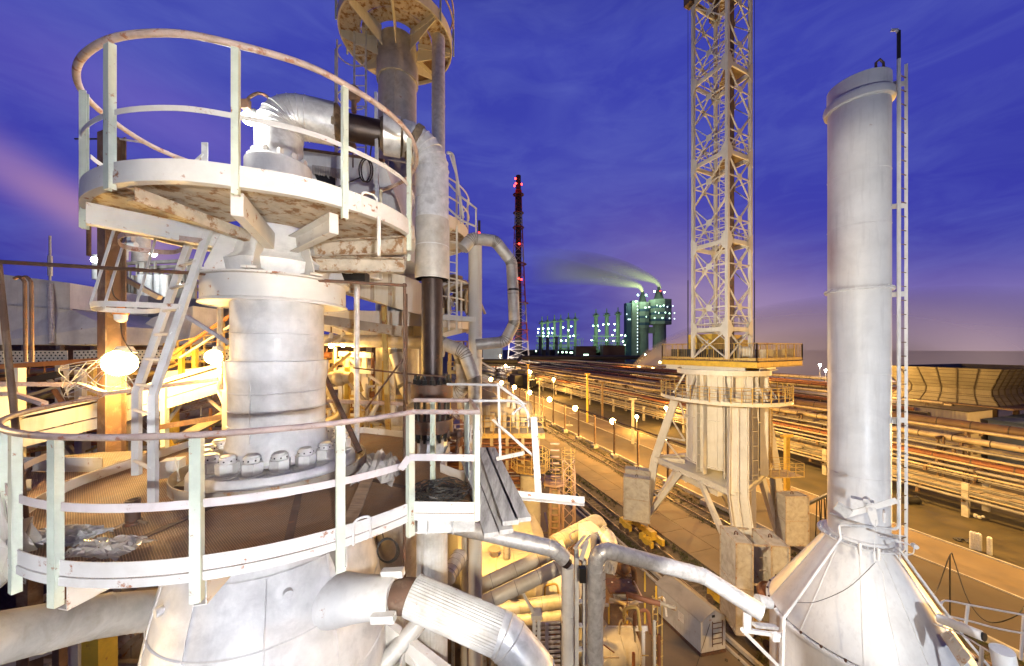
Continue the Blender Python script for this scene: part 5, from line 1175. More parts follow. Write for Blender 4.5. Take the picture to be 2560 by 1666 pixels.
for lab, px0, px1, y0, Y, m, wins in (('low pale blue building with lit windows between pipe loop and stack', 1207, 1256, 859, 300, 'far_wall', ((1240, 864, 8), (1246, 864, 5))), ('long dark green-lit hall under the left works', 1300, 1450, 876, 380, 'far_dark', ((1395, 881, 3), (1406, 881, 5), (1416, 881, 5), (1428, 882, 9), (1340, 878, 4))), ('brown block building between the lit works', 1440, 1490, 867, 350, 'far_brown', ((1465, 888, 14),)), ('brown block building below the twin towers', 1508, 1562, 865, 340, 'far_brown', ())):
    b = thing('far_building', lab, 'building', (fx((px0+px1)/2, Y), Y, 0)); zt = fz(y0, Y)
    if m not in M: material(m, {'far_wall': (.22, .27, .33), 'far_brown': (.10, .07, .06)}[m], .9, 0, .2, .1, bump=0)
    MB().box((fx((px0+px1)/2, Y), Y+6, zt/2), (fx(px1, Y)-fx(px0, Y), 12, zt)).build('wall', m, b, smooth=False)
    MB().box((fx((px0+px1)/2, Y), Y+6, zt+.25), (fx(px1, Y)-fx(px0, Y)+1, 13, .5)).build('roof', 'far_dark', b)
    for px, py, w in wins: MB().box((fx(px, Y), Y-.2, fz(py, Y)), (w*.35, .3, 1.8)).build('lit_window', 'window_light' if Y > 310 else 'window_cold', b)
# the tall stack in its lattice
YS = 280; xs = fx(1296, YS); stk = thing('lattice_stack', 'very tall dark flue stack inside a red and white lattice tower, with red beacons', 'stack', (xs, YS, 0))
MB().tube([(xs, YS, z) for z in (0, 60, 120, fz(440, YS))], [3.2, 2.6, 2.3, 2.0], 16).build('flue', 'stack_dark', stk)
lv = [(0, 12.5), (12, 11.2), (25, 10.0), (40, 8.9), (56, 7.8), (72, 6.8), (88, 5.9), (104, 5.1), (118, 4.3), (130, 3.7), (148, 3.1)]
cols_ = ['tower_grey', 'tower_grey', 'tower_red', 'tower_grey', 'tower_red', 'tower_red', 'tower_grey', 'tower_red', 'tower_grey', 'tower_red']
for i in range(10):
    (z0, w0), (z1, w1) = lv[i], lv[i+1]; mb = MB(); n = 2 if i < 8 else 4
    A_ = [V3(xs+sx*w0/1.35, YS+sy*w0/1.35, z0) for sx, sy in ((-1, -1), (1, -1), (1, 1), (-1, 1))]; B_ = [V3(xs+sx*w1/1.35, YS+sy*w1/1.35, z1) for sx, sy in ((-1, -1), (1, -1), (1, 1), (-1, 1))]
    for j in range(4):
        j2 = (j+1) % 4; mb.bar(A_[j], B_[j], .55); mb.bar(B_[j], B_[j2], .4)
        for q in range(n):
            a0, a1 = lerp(A_[j], B_[j], q/n), lerp(A_[j2], B_[j2], q/n); b0_, b1_ = lerp(A_[j], B_[j], (q+1)/n), lerp(A_[j2], B_[j2], (q+1)/n)
            mb.bar(a0, b1_, .28); mb.bar(a1, b0_, .28); mb.bar(b0_, b1_, .28)
    mb.build('lattice_section', cols_[i], stk)
mb = MB()
for z, w in ((145, 4.6), (130, 4.4), (118, 4.8), (88, 6.8), (56, 8.6), (34, 9.2)): mb.ring((xs, YS, 0), w-1.6, w, z, z+.4, 16)
loose(mb, 'gallery', 'tower_red', stk)
for k, (px, py) in enumerate(((1289, 447), (1290, 459), (1286, 465), (1304, 461), (1298, 610), (1297, 697), (1303, 699))): MB().ball(at(px, py, YS-6), .75, 6).build('beacon', 'bulb_red', stk)
lamp_unit('yard_lamp', 'lamp at the foot of the red and white lattice stack', V3(xs-14, YS-26, 14), 'scattered orange yard lamps', 'bulb_sodium', 160000, (1, .8, .6), .5, post=True)  # added lamp that brightens the dark lattice from its foot
# steam trails from the towers
def plume(lab, pts, rs):
    mb = MB(); mb.tube(catmull(pts, 8, False), [x for i in range(len(rs)-1) for x in [rs[i]+(rs[i+1]-rs[i])*q/8 for q in range(8)]]+[rs[-1]], 24, caps=False)
    return solo(mb, 'steam_plume', 'steam', lab, 'steam', 'steam plumes from the twin towers')
m = bpy.data.materials.new('steam'); m.use_nodes = True; t = m.node_tree; b = t.nodes['Principled BSDF']; b.inputs['Base Color'].default_value = (.95, .80, .42, 1); b.inputs['Roughness'].default_value = 1; b.inputs['Specular IOR Level'].default_value = 0
lw = t.nodes.new('ShaderNodeLayerWeight'); lw.inputs[0].default_value = .5; mr_ = t.nodes.new('ShaderNodeMapRange'); t.links.new(lw.outputs['Facing'], mr_.inputs[0]); mr_.inputs[1].default_value = 0; mr_.inputs[2].default_value = .95; mr_.inputs[3].default_value = .36; mr_.inputs[4].default_value = 0.0
tcn = t.nodes.new('ShaderNodeTexCoord'); sx_ = t.nodes.new('ShaderNodeSeparateXYZ'); t.links.new(tcn.outputs['Generated'], sx_.inputs[0])
m2 = t.nodes.new('ShaderNodeMapRange'); t.links.new(sx_.outputs[0], m2.inputs[0]); m2.inputs[1].default_value = 0; m2.inputs[2].default_value = .75
mm = t.nodes.new('ShaderNodeMath'); mm.operation = 'MULTIPLY'; t.links.new(mr_.outputs[0], mm.inputs[0]); t.links.new(m2.outputs[0], mm.inputs[1]); t.links.new(mm.outputs[0], b.inputs['Alpha']); M['steam'] = m
plume('long yellowish steam plume drifting left from the right concrete tower', [at(1652, 722, 500), at(1638, 704, 502), at(1600, 688, 505), at(1540, 672, 508), at(1450, 664, 512), at(1330, 668, 516)], [2, 4, 9, 15, 22, 30])
plume('lower yellowish steam plume drifting left from the left concrete tower', [at(1606, 730, 495), at(1596, 715, 495), at(1560, 706, 495), at(1500, 694, 495), at(1420, 682, 495), at(1320, 676, 495)], [2, 4, 8, 12, 18, 24])
# dark pipe bridge along the skyline of the yard
dk = thing('dark_pipe_bridge', 'black pipe bridge crossing the yard below the distant works', 'pipe bridge', V3(60, 240, 0))
MB().tube([V3(-20, 215, 11), V3(3, 215, 11), V3(6, 225, 13), V3(110, 250, 12.5)], 1.5, 12).tube([V3(-30, 205, 9), V3(100, 240, 8.5)], .8, 10).build('run', 'far_dark', dk)
mb = MB()
for k in range(10): mb.bar((-10+k*12, 213+k*3.2, 0), (-10+k*12, 213+k*3.2, 10), .8)
loose(mb, 'leg', 'far_dark', dk)
mb = MB(); random.seed(31)
for k in range(60):
    s = random.uniform(150, 330); t = random.uniform(40, 200); mb.box(yd(s, t, 3), (random.uniform(1, 5), random.uniform(2, 14), random.uniform(2, 9)), YR)
solo(mb, 'far_yard_clutter', 'far_dark', 'dark jumble of far-off sheds and pipework along the skyline', 'pipework', kind='stuff', smooth=False)

# bank of drifting steam low over the yard at right
m = bpy.data.materials.new('steam_bank'); m.use_nodes = True; t = m.node_tree; b = t.nodes['Principled BSDF']; b.inputs['Base Color'].default_value = (.85, .80, .78, 1); b.inputs['Roughness'].default_value = 1; b.inputs['Specular IOR Level'].default_value = 0
lw = t.nodes.new('ShaderNodeLayerWeight'); lw.inputs[0].default_value = .5; mr_ = t.nodes.new('ShaderNodeMapRange'); mr_.interpolation_type = 'SMOOTHSTEP'; t.links.new(lw.outputs['Facing'], mr_.inputs[0]); mr_.inputs[1].default_value = 0; mr_.inputs[2].default_value = .98; mr_.inputs[3].default_value = .50; mr_.inputs[4].default_value = 0.0
t.links.new(mr_.outputs[0], b.inputs['Alpha']); M['steam_bank'] = m
for lab, c, sx, sy, sz in (('wide bank of mauve steam lying over the yard behind the cooling tower', (255, 190, 2), 190, 40, 52), ('pale steam bank low behind the crane, left of the chimney', (188, 205, 0), 74, 40, 32), ('steam bank between crane and chimney, nearer and lower', (172, 178, 0), 42, 26, 14)):
    mb = MB(); mb.ball((0, 0, 0), 1, 20)
    for v in mb.v: v.x *= sx; v.y *= sy; v.z *= sz; v += Vector(c)
    solo(mb, 'steam_bank', 'steam_bank', lab, 'steam', 'steam banks on the skyline')
for k, (x, y, z, pw) in enumerate(((112, 108, 26, 70000), (215, 120, 22, 60000))): lamp_unit('mast_lamp', ['lamp on a high mast behind the chimney, lighting the steam', 'lamp on a high mast beyond the right edge, lighting the steam'][k], V3(x, y, z), None, 'bulb_sodium', pw, (1, .72, .62), .3, post=True)  # lamps added only to brighten the steam banks
material('pipe_white', (.50, .46, .38), .5, .1, .18, 2, rust=.25, rscale=3, grime=.4, gcol=(.3, .24, .15))
# ================= tall column behind with its ringed platforms, pipes and ducts
TX, TY = -3.45, 10.3; tcc = (TX, TY, 0)
tl = thing('tall_column', 'tall grey cylindrical column behind the loop pipe with a high ring platform on radial brackets', 'column', (TX, TY, 8))
MB().lathe(tcc, [(.62, 6), (.62, 21.5), (.55, 22), (.55, 27.0), (.60, 27.0), (.60, 27.5), (.55, 27.6), (.55, 28.2)], 56).build('shell', 'galv_warm', tl)
mb = MB()
for z in (20.0, 22.9, 24.8): mb.lathe(tcc, [(.555 if z > 22 else .62, z-.01), (.57 if z > 22 else .63, z), (.555 if z > 22 else .62, z+.01)], 48)
mb.box((TX+.1, TY-.56, 24), (.02, .03, 6)); loose(mb, 'seam', 'galv_warm', tl)
MB().ring(tcc, .62, 1.0, 28.3, 28.33, 48).ring(tcc, 1.03, 1.60, 28.3, 28.33, 48, R(100), R(390)).build('high_floor', 'under_paint', tl)
MB().ring(tcc, 1.0, 1.60, 28.29, 28.32, 48, R(30), R(100)).build('floor_grating', 'tread', tl)
MB().ring(tcc, 1.58, 1.62, 28.18, 28.48, 56).build('high_rim', 'crane_paint', tl)
for k in range(8):
    a = 2*PI*k/8+R(12); d = Vector((math.cos(a), math.sin(a), 0)); c = Vector(tcc); mb = MB()
    mb.bar(c+d*.58+V3(0, 0, 28.22), c+d*1.57+V3(0, 0, 28.24), .06, .14); mb.plate([c+d*.55+V3(0, 0, 27.75), c+d*.60+V3(0, 0, 28.2), c+d*1.56+V3(0, 0, 28.2), c+d*1.56+V3(0, 0, 28.1)], .025, (-d.y, d.x, 0)); mb.build('bracket', 'crane_paint', tl)
mb = MB()
for z in (28.95, 29.4): mb.tube(arc(tcc, 1.66, 0, 2*PI, z, 48)[:-1], .025, 8, True)
mb.build('high_rail', 'pink_rail', tl)
mb = MB()
for k in range(9): a = 2*PI*k/9+.2; mb.bar((TX+1.66*math.cos(a), TY+1.66*math.sin(a), 28.1), (TX+1.66*math.cos(a), TY+1.66*math.sin(a), 29.4), .05, .03)
loose(mb, 'rail_post', 'green_paint', tl)
# ladder of the tall column
lx, ly = TX-1.0, TY-.3; mb = MB()
for q in (-.17, .17): mb.bar((lx+q, ly, 20.5), (lx+q, ly, 28.3), .05, .03)
for q, w_ in ((-.72, 0), (-.52, -.3)): mb.bar((lx+q+.1, ly+w_-.2, 21), (lx+q+.1, ly+w_-.2, 27.6), .035)
for k in range(25): mb.cyl((lx-.17, ly, 20.7+k*.3), (lx+.17, ly, 20.7+k*.3), .014, n=6)
for z in (21.5, 23, 24.6, 26.2, 27.5): mb.tube(arc((lx-.2, ly-.1), .38, R(0), R(250), z, 14), .02, 6)
mb.build('ladder', 'galv', tl)
mb = MB()
for z, w in ((19.75, 2.25), (22.45, 2.1)):
    mb.ring(tcc, .7, w, z-.02, z+.02, 56)
mb.build('floor', 'under_paint', tl)
for z, w in ((19.75, 2.25), (22.45, 2.1)):
    MB().ring(tcc, w-.02, w+.015, z-.2, z+.14, 56).build('rim', 'crane_paint', tl)
    mb = MB()
    for h in (.6, 1.1): mb.tube(arc(tcc, w+.03, R(-80), R(60), z+h, 24), .022, 8)
    for k in range(6): a = R(-78+k*27); mb.bar((TX+w*math.cos(a), TY+w*math.sin(a), z-.25), (TX+w*math.cos(a), TY+w*math.sin(a), z+1.1), .05, .03)
    mb.build('ring_rail', 'crane_paint', tl)
    for k in range(8): a = 2*PI*k/8+.3; d = Vector((math.cos(a), math.sin(a), 0)); MB().plate([Vector(tcc)+d*.6+V3(0, 0, z-.6), Vector(tcc)+d*.6+V3(0, 0, z-.05), Vector(tcc)+d*w+V3(0, 0, z-.05), Vector(tcc)+d*w+V3(0, 0, z-.18)], .03, (-d.y, d.x, 0)).build('bracket', 'crane_paint', tl)
pv = at(1096, 300, 10); solo(MB().tube([V3(pv.x, pv.y, 20), V3(pv.x, pv.y, 28.1)], .19, 20).ring((pv.x, pv.y, 0), .19, .2, 26.1, 26.13, 20).ring((pv.x, pv.y, 0), .19, .2, 24, 24.03, 20), 'slim_riser', 'galv', 'slim silvery riser pipe just right of the tall grey column', 'pipe')
# rails and gas line at the right end of the platforms
mb = MB()
for dz in (0, .75): mb.tube([at(1120, 458-dz*0+int(dz*85), 8.6), at(1152, 492+int(dz*78), 8.6), at(1192, 535+int(dz*60)-12, 8.8)], .025, 8)
mb.bar(at(1190, 522, 8.8), at(1190, 585, 8.8), .04); mb.tube(fillet([at(1118, 382, 8.2), at(1132, 385, 8.3), at(1140, 430, 8.4), at(1158, 545, 8.6)], .1), .035, 8); mb.tube([at(1124, 385, 8.2), at(1146, 455, 8.4), at(1152, 560, 8.6)], .02, 6)
solo(mb, 'slanting_rail', 'crane_paint', 'slanting handrail and hoses on the skyline above the loop shaped pipe', 'railing')
eq = thing('platform_equipment', 'curved tubes, valves and small ducts crowding the ring platform left of the cream riser', 'equipment', at(1110, 760, 9.5)); random.seed(19)
for k in range(9):
    a = at(1045+k*15, 785-random.uniform(0, 20), 9.6+random.uniform(-.5, .8)); q = [a, a+V3(random.uniform(-.3, .3), 0, random.uniform(.3, .8)), a+V3(random.uniform(.2, .9), .2, random.uniform(.5, .9)), a+V3(random.uniform(.3, 1), .3, 0)]
    MB().tube(fillet(q, .2, 4), random.uniform(.03, .11), 10).build('tube', random.choice(('galv', 'pipe_cream', 'galv_warm', 'crane_dark')), eq)
for k in range(6): a = at(1040+k*24, random.uniform(700, 775), 10+random.uniform(-.4, .8)); MB().box(a, (random.uniform(.2, .6), .3, random.uniform(.2, .5)), random.uniform(0, 1)).build('box', random.choice(('crane_paint', 'pipe_cream', 'crane_dark')), eq)
MB().cyl(at(1030, 770, 9.4), at(1095, 765, 9.0), .2, n=20).build('drum', 'galv', eq)
lq = thing('side_ladder', 'steel ladder running between the ring platforms right of the insulated riser', 'ladder', at(1132, 700, 8.7))
for px in (1122, 1142): MB().bar(at(px, 565, 8.7), at(px, 830, 8.7), .045, .03).build('stringer', 'crane_paint', lq)
for k in range(10): MB().cyl(at(1122, 580+k*25, 8.7), at(1142, 583+k*25, 8.7), .014, n=6).build('rung', 'crane_paint', lq)
rl = at(1198, 583, 8.9); t = thing('beacon_lamp', 'tiny red beacon at the shoulder of the loop shaped pipe', 'lamp', rl); MB().ball(rl, .03, 6).build('bulb', 'bulb_red', t); MB().cyl(rl+V3(0, 0, .02), rl+V3(0, 0, .32), .035, n=8).build('housing', 'black_iron', t)
# D shaped loop pipe
lp_ = thing('loop_pipe', 'D shaped loop of jointed insulated pipe standing out against the sky', 'pipe', at(1285, 760, 8.8))
path = fillet([at(1158, 622, 8.3), at(1180, 596, 8.4), at(1238, 603, 8.6), at(1279, 655, 8.8), at(1283, 735, 8.8), at(1286, 808, 8.8), at(1262, 855, 8.8), at(1190, 862, 8.7)], .22, 4)
MB().tube(path, .145, 22).build('jacket', 'galv_warm', lp_)
mb = MB()
for i in range(1, len(path)-1):
    p = path[i]; tt_ = (path[i+1]-path[i-1]).normalized(); mb.tube([p-tt_*.008, p, p+tt_*.008], [.146, .155, .146], 22, caps=False)
loose(mb, 'jacket_seam', 'pipe_grey', lp_)
p = at(1283, 725, 8.8); MB().cyl(p+V3(0, 0, -.03), p+V3(0, 0, .02), .15, n=20).build('joint_gap', 'black_iron', lp_)
pr = at(1188, 700, 8.9); rs = thing('cream_riser', 'straight cream vertical pipe standing inside the D shaped loop', 'pipe', (pr.x, pr.y, 8))
MB().cyl((pr.x, pr.y, 10.5), (pr.x, pr.y, CZ+265/F*8.9), .175, n=24).build('pipe', 'crane_paint', rs)
mb = MB()
for z in (20.8, 19.4, 17.9, 16.0): mb.ring((pr.x, pr.y, 0), .175, .182, z, z+.02, 24)
mb.tube(arc((pr.x, pr.y), .2, 0, 2*PI, 18.75, 16)[:-1], .02, 6, True); loose(mb, 'joint', 'crane_paint', rs)
# lagged pipe run in the background with two elbows
for lab, pth, r in (('lit lagged pipe running level behind the neck and bending down beside the cream riser', [at(790, 850, 9.6), at(1105, 858, 8.3), at(1160, 880, 8.2), at(1186, 950, 8.2), at(1190, 1090, 8.2)], .16), ('pale pipe dropping behind the grey support post and bending right', [at(985, 730, 9.0), at(988, 880, 9.0), at(1012, 965, 8.8), at(1035, 1010, 8.6)], .17),
        ('ribbed lagged elbow just left of the cream riser', [at(1140, 860, 9), at(1155, 900, 9), at(1160, 980, 9.2), at(1110, 985, 9.3)], .18)):
    t = thing('lagged_pipe', lab, 'pipe', pth[1]); q = fillet(pth, .3, 5); MB().tube(q, r, 22).build('jacket', 'galv_warm', t); mb = MB()
    for i in range(1, len(q)-1): p = q[i]; tt_ = (q[i+1]-q[i-1]).normalized(); mb.tube([p-tt_*.01, p, p+tt_*.01], [r+.001, r+.012, r+.001], 22, caps=False)
    loose(mb, 'jacket_seam', 'pipe_grey', t)
# white duct and hopper behind the upper platform
hd = thing('white_hopper', 'cream sheet metal hopper with a torn dark opening behind the upper platform', 'hopper', at(850, 470, 7.4))
A_ = [at(745, 375, 7.0), at(960, 405, 6.5), at(1008, 545, 6.5), at(1008, 640, 6.5), at(745, 640, 7.0)]
B_ = [a+V3(.2, 1.6, 0) for a in A_]
MB().add(A_+B_, [(0, 1, 2, 3, 4), (9, 8, 7, 6, 5)]+[(i, (i+1) % 5, (i+1) % 5+5, i+5) for i in range(5)]).build('casing', 'clean_paint', hd, smooth=False)
mb = MB()
nf = (A_[1]-A_[0]).cross(V3(0, 0, 1)).normalized()
mb.plate([at(783, 428, 6.88), at(853, 440, 6.76), at(853, 478, 6.76), at(800, 466, 6.86)], .01, nf); mb.build('opening', 'black_iron', hd)
mb = MB(); n_ = 12
for k in range(n_):
    x0, x1 = 780+k*6.1, 780+(k+1)*6.1; a, b = at(x0, 412+k*.9, 6.85-k*.01), at(x1, 413+k*.9, 6.84-k*.01); c, d = at(x1, 432+random.uniform(0, 12)+k, 6.82-k*.01), at(x0, 434+k, 6.86-k*.01); mb.plate([a, b, c, d], .006)
mb.build('torn_flap', 'plastic_film', hd)
mb = MB(); mb.bar(A_[0]+V3(0, 0, .02), A_[1]+V3(0, 0, .02), .05, .05); mb.build('edge_strip', 'brown_beam', hd)
bx = thing('sloping_duct', 'large cream box duct sloping down to the right beneath the upper platform', 'duct', at(930, 720, 7.2))
A_ = [at(840, 655, 7.4), at(1012, 690, 7.0), at(1012, 778, 7.0), at(945, 757, 7.2), at(840, 720, 7.4)]; B_ = [a+V3(.3, 1.8, 0) for a in A_]
MB().add(A_+B_, [(0, 1, 2, 3, 4), (9, 8, 7, 6, 5)]+[(i, (i+1) % 5, (i+1) % 5+5, i+5) for i in range(5)]).build('casing', 'crane_paint', bx, smooth=False)
mb = MB()
for q in (.25, .55, .8): mb.bar(lerp(A_[0], A_[1], q)+V3(0, -.03, 0), lerp(A_[4], A_[2], q)+V3(0, -.03, 0), .07, .03)
loose(mb, 'stiffener', 'steel_beam', bx)
for k, (a, b, w, h, m, lab) in enumerate(((at(815, 800, 7.6), at(1010, 830, 7.2), .2, .2, 'steel_beam', 'beam below the sloping duct'), (at(800, 700, 8.2), at(960, 745, 8), .3, .35, 'steel_beam', 'rusty beam crossing under the rain skirt'), (at(805, 778, 8.8), at(1190, 800, 8.8), .25, .12, 'crane_paint', 'cream beam on the skyline side of the lit pipe run'),
        (at(700, 998, 8), at(1020, 1010, 7.8), .06, .08, 'pink_rail', 'pinkish rail seen low behind the vessel neck'), (at(960, 765, 7.4), at(972, 1110, 7.4), .09, .09, 'yellow_rail', 'thin yellow post between neck and bare riser'), (at(1015, 735, 6.6), at(1015, 1010, 6.6), .05, .05, 'brown_beam', 'slender rusty post left of the bare riser'))):
    solo(MB().bar(a, b, w, h), 'steel_member', m, lab, 'beam', 'loose steel members behind the neck')
sl = at(935, 1100, 11.2); solo(MB().lathe((sl.x, sl.y, 0), [(1.0, 5), (1.0, 18.3), (.9, 18.5), (.01, 18.6)], 48).ring((sl.x, sl.y, 0), 1.0, 1.03, 16.4, 16.45, 48), 'white_silo', 'crane_paint', 'brightly lit white cylindrical vessel behind the neck and the bare riser', 'vessel')
wb = thing('lit_steelwork', 'small steel frame with valves lit by sodium lamps right behind the neck', 'frame', at(870, 950, 9.5))
mb = MB()
for px in (868, 895, 912): mb.bar(at(px, 880, 9.5), at(px, 1010, 9.5), .12, .1)
for py in (885, 925, 1000): mb.bar(at(850, py, 9.5), at(930, py+4, 9.4), .14, .14)
mb.bar(at(868, 890, 9.5), at(905, 925, 9.5), .08); mb.build('frame', 'crane_paint', wb)
mb = MB(); c = at(850, 945, 9); mb.cyl(c+V3(-.3, 0, 0), c+V3(.3, 0, 0), .16, n=14); mb.tube(fillet([c+V3(.1, 0, -.6), c+V3(.1, 0, -1.0), c+V3(-.5, 0, -1.3)], .3), .15, 12); mb.ball(c, .22, 6); mb.build('valve', 'pipe_cream', wb)
for k, (px, py, Y) in enumerate(((828, 864, 9.2), (858, 862, 9.2), (884, 862, 9.2))):
    lamp_unit('gallery_lamp', ['left', 'middle', 'right'][k]+' one of three small lamps under the lit pipe run behind the neck', at(px, py, Y), 'small lamps behind the neck', 'bulb_yellow', (70, 30, 90)[k], SODW, .07)
# ================= left background: dark roofs, ducts, perforated trays, steelwork
rfA = thing('duct_roof', 'big grey sheet metal duct with a sloping skirt at the left edge below the rail', 'duct', at(60, 800, 12))
def prism(mb, pts, back):
    k = len(pts); B_ = [p+back for p in pts]; return mb.add(pts+B_, [tuple(range(k)), tuple(range(2*k-1, k-1, -1))]+[(i, (i+1) % k, (i+1) % k+k, i+k) for i in range(k)])
prism(MB(), [at(-60, 678, 12), at(175, 708, 12), at(175, 772, 12), at(-60, 755, 12)], V3(-.6, 4, 0)).build('upper_box', 'clean_paint', rfA, smooth=False)
prism(MB(), [at(-60, 757, 12.0), at(175, 774, 12.0), at(268, 815, 11.6), at(268, 862, 11.6), at(-60, 862, 11.7)], V3(-.4, 4, 0)).build('skirt', 'clean_paint', rfA, smooth=False)
mb = MB(); mb.bar(at(-60, 756, 11.95), at(178, 773, 11.95), .06, .06); mb.tube([at(125, 710, 11.9), at(130, 860, 11.5)], .07, 8)
for k in range(6): mb.box(at(122, 715+k*26, 11.85), (.14, .06, .05))
mb.build('edge_angle', 'galv', rfA)
rfB = thing('dark_roof', 'long dark blue-grey roof and duct stretching behind the brown column to the neck', 'roof', at(400, 800, 15))
prism(MB(), [at(172, 728, 15), at(400, 742, 15), at(575, 752, 15), at(575, 800, 15), at(172, 785, 15)], V3(0, 5, 0)).build('box', 'sheet_dark', rfB, smooth=False)
prism(MB(), [at(172, 787, 15), at(575, 802, 15), at(600, 868, 14.4), at(172, 866, 14.4)], V3(0, 5, 0)).build('skirt', 'sheet_dark', rfB, smooth=False)
solo(prism(MB(), [at(380, 795, 13.6), at(482, 765, 13.6), at(482, 800, 13.6), at(470, 862, 13.4), at(300, 862, 13.4)], V3(0, 1.5, 0)), 'grey_hood', 'clean_paint', 'pale grey hood between the inclined ladder and the vessel neck', 'hood', smooth=False)
for k, (px0, py0, px1, py1, Y, lab) in enumerate(((-40, 878, 168, 877, 10.5, 'perforated grey tray left of the gap at the far left'), (183, 877, 262, 875, 10.5, 'short perforated tray just left of the brown column'), (300, 876, 620, 872, 10.8, 'perforated tray running behind the inclined ladder'))):
    t = thing('perforated_tray', lab, 'cable tray', at(px0, py0, Y), 'perforated trays below the roofs'); a, b = at(px0, py0, Y), at(px1, py1, Y); H = 32/F*Y
    MB().plate([a, b, b-V3(0, 0, H), a-V3(0, 0, H)], .02, (0, 1, 0)).build('sheet', 'crane_paint', t, smooth=False)
    mb = MB(); ln = (b-a).length; n_ = int(ln/.13); u = (b-a)/ln
    for i in range(n_):
        for j in range(4): c = a+u*(.07+i*.13+(.06 if j % 2 else 0))-V3(0, .004, .06+j*(H-.1)/3.4); mb.cyl(c, c-V3(0, .008, 0), .026, n=6)
    mb.build('holes', 'black_iron', t)
mb = MB(); a, b = at(-60, 922, 9.8), at(262, 900, 9.8); mb.bar(a, b, .16, .13); solo(mb, 'orange_beam', 'orange_steel', 'orange lit beam running under the perforated trays at left', 'beam')
# brown column
bcn = at(280, 700, 8.3); t = thing('brown_column', 'rust brown H section steel column with white patches left of the inclined ladder', 'column', (bcn.x, bcn.y, 15))
MB().ibeam((bcn.x, bcn.y, 15.6), (bcn.x, bcn.y, 24.2), .36, .36, .025, up=(.35, 1, 0)).build('column', 'brown_beam', t)
MB().tube([at(300, 348, 8.2), at(352, 356, 8.3), at(420, 380, 8.4), at(450, 403, 8.4)], .022, 8).build('rail', 'galv', t)
MB().cyl(V3(bcn.x-.9, bcn.y, 24.1), V3(bcn.x-.3, bcn.y, 24.1), .02, n=6).build('hook', 'black_iron', t)
bh = at(302, 785, 7.0); t = thing('bulkhead_lamp', 'unlit orange caged bulkhead lamp hanging beside the brown column', 'lamp', bh)
MB().lathe((bh.x, bh.y, bh.z), [(.01, .26), (.05, .24), (.06, .12), (.11, .06), (.12, 0), (.11, -.02)], 16).build('cap', 'orange_lamp', t)
MB().lathe((bh.x, bh.y, bh.z), [(.10, -.02), (.095, -.12), (.05, -.17), (.01, -.18)], 16).build('glass', 'clean_paint', t)
mb = MB(); mb.tube(catmull([bh+V3(0, 0, -.18), bh+V3(.05, 0, -.5), bh+V3(.3, 0, -.9), bh+V3(.5, 0, -1.3)], 6, False), .01, 5); mb.tube(catmull([bh+V3(0, 0, .25), bh+V3(-.15, 0, .4), bh+V3(-.2, 0, .8)], 5, False), .01, 5); mb.build('cord', 'cable', t)
# floodlights
def flood(lab, px, py, Y, pw, r, col, bulb, grp=None, pole=None, aim=None):
    p = at(px, py, Y); t = thing('flood_lamp', lab, 'lamp', p, grp)
    MB().ball(p, r, 8).build('bulb', bulb, t)
    MB().lathe((p.x, p.y+.1, p.z), [(.03, r+.10), (r*.45, r+.09), (r*.7, r*.8), (r*.66, r*.78), (r*.4, r+.05)], 18).build('reflector', 'galv', t)
    if pole: MB().cyl((p.x+.03, p.y+.15, pole[0]), (p.x+.03, p.y+.15, pole[1]), .06, n=10).build('pole', 'steel_beam', t)
    light('lamp_light', p-V3(0, .1, r+.05), pw, col, t, r); return t
flood('big glaring sodium floodlight between the brown column and the inclined ladder', 300, 908, 8.0, 950, .30, SODW, 'bulb_yellow')
flood('sodium floodlight on a pole just left of the vessel neck', 534, 893, 8.2, 500, .17, SODW, 'bulb_yellow', pole=(18.0, 20.2))
flood('small white floodlight under a bent arm on the upper platform', 622, 296, 4.6, 95, .085, (1, .97, .86), 'bulb_white')
t_ = at(640, 240, 4.7); solo(MB().tube(catmull([at(618, 262, 4.6), at(622, 246, 4.6), at(645, 234, 4.65), at(668, 242, 4.7), at(678, 262, 4.75)], 6, False), .02, 8).box(at(615, 262, 4.6), (.1, .06, .12)), 'lamp_arm', 'rust_pipe', 'bent rusty arm arching over the small white floodlight', 'bracket')
# distant plant seen at left under the upper platform
dp = thing('left_distant_plant', 'distant pipework and frames with white lamps seen under the upper platform', 'plant', at(380, 700, 45))
random.seed(12); mb = MB()
for k in range(26): x = 262+k*9; mb.bar(at(x, random.uniform(655, 690), 45), at(x, 800, 45), random.choice((.2, .35, .6)))
for py in (655, 668, 690, 712, 728): mb.bar(at(285, py+6, 46), at(500, py-4, 46), .4)
for k in range(14): x = 290+k*14; mb.bar(at(x, 690, 46), at(x+14, 735, 46), .15); mb.bar(at(x+14, 690, 46), at(x, 735, 46), .15)
mb.build('frame', 'pipe_grey', dp)
mb = MB(); mb.cyl(at(353, 660, 47), at(353, 594, 47), .95, n=16); mb.cyl(at(353, 594, 47), at(353, 590, 47), 1.05, n=16); mb.build('vent', 'clean_paint', dp)
mb = MB()
for a in ([at(302, 650, 45), at(302, 612, 45), at(340, 612, 45)], [at(312, 650, 45), at(312, 622, 45), at(332, 622, 45)]): mb.tube(fillet(a, 1), .35, 10)
for x in (355, 372, 395, 410): mb.cyl(at(x, 688, 44), at(x, 790, 44), .4, n=10)
mb.cyl(at(250, 640, 45), at(250, 700, 45), .7, n=12); mb.box(at(308, 597, 46), (3.2, 1, 1.2)); loose(mb, 'pipework', 'clean_paint', dp)
for k, (px, py) in enumerate(((383, 635), (237, 650), (443, 712))):
    fl('plant_lamp', ['white lamp beside the small vent in the left distant plant', 'white lamp just left of the brown column', 'white lamp seen between the ladder stringers'][k], px, py, 42, 'bulb_white', 600, (.85, .95, 1), .35, 'white lamps of the left distant plant')
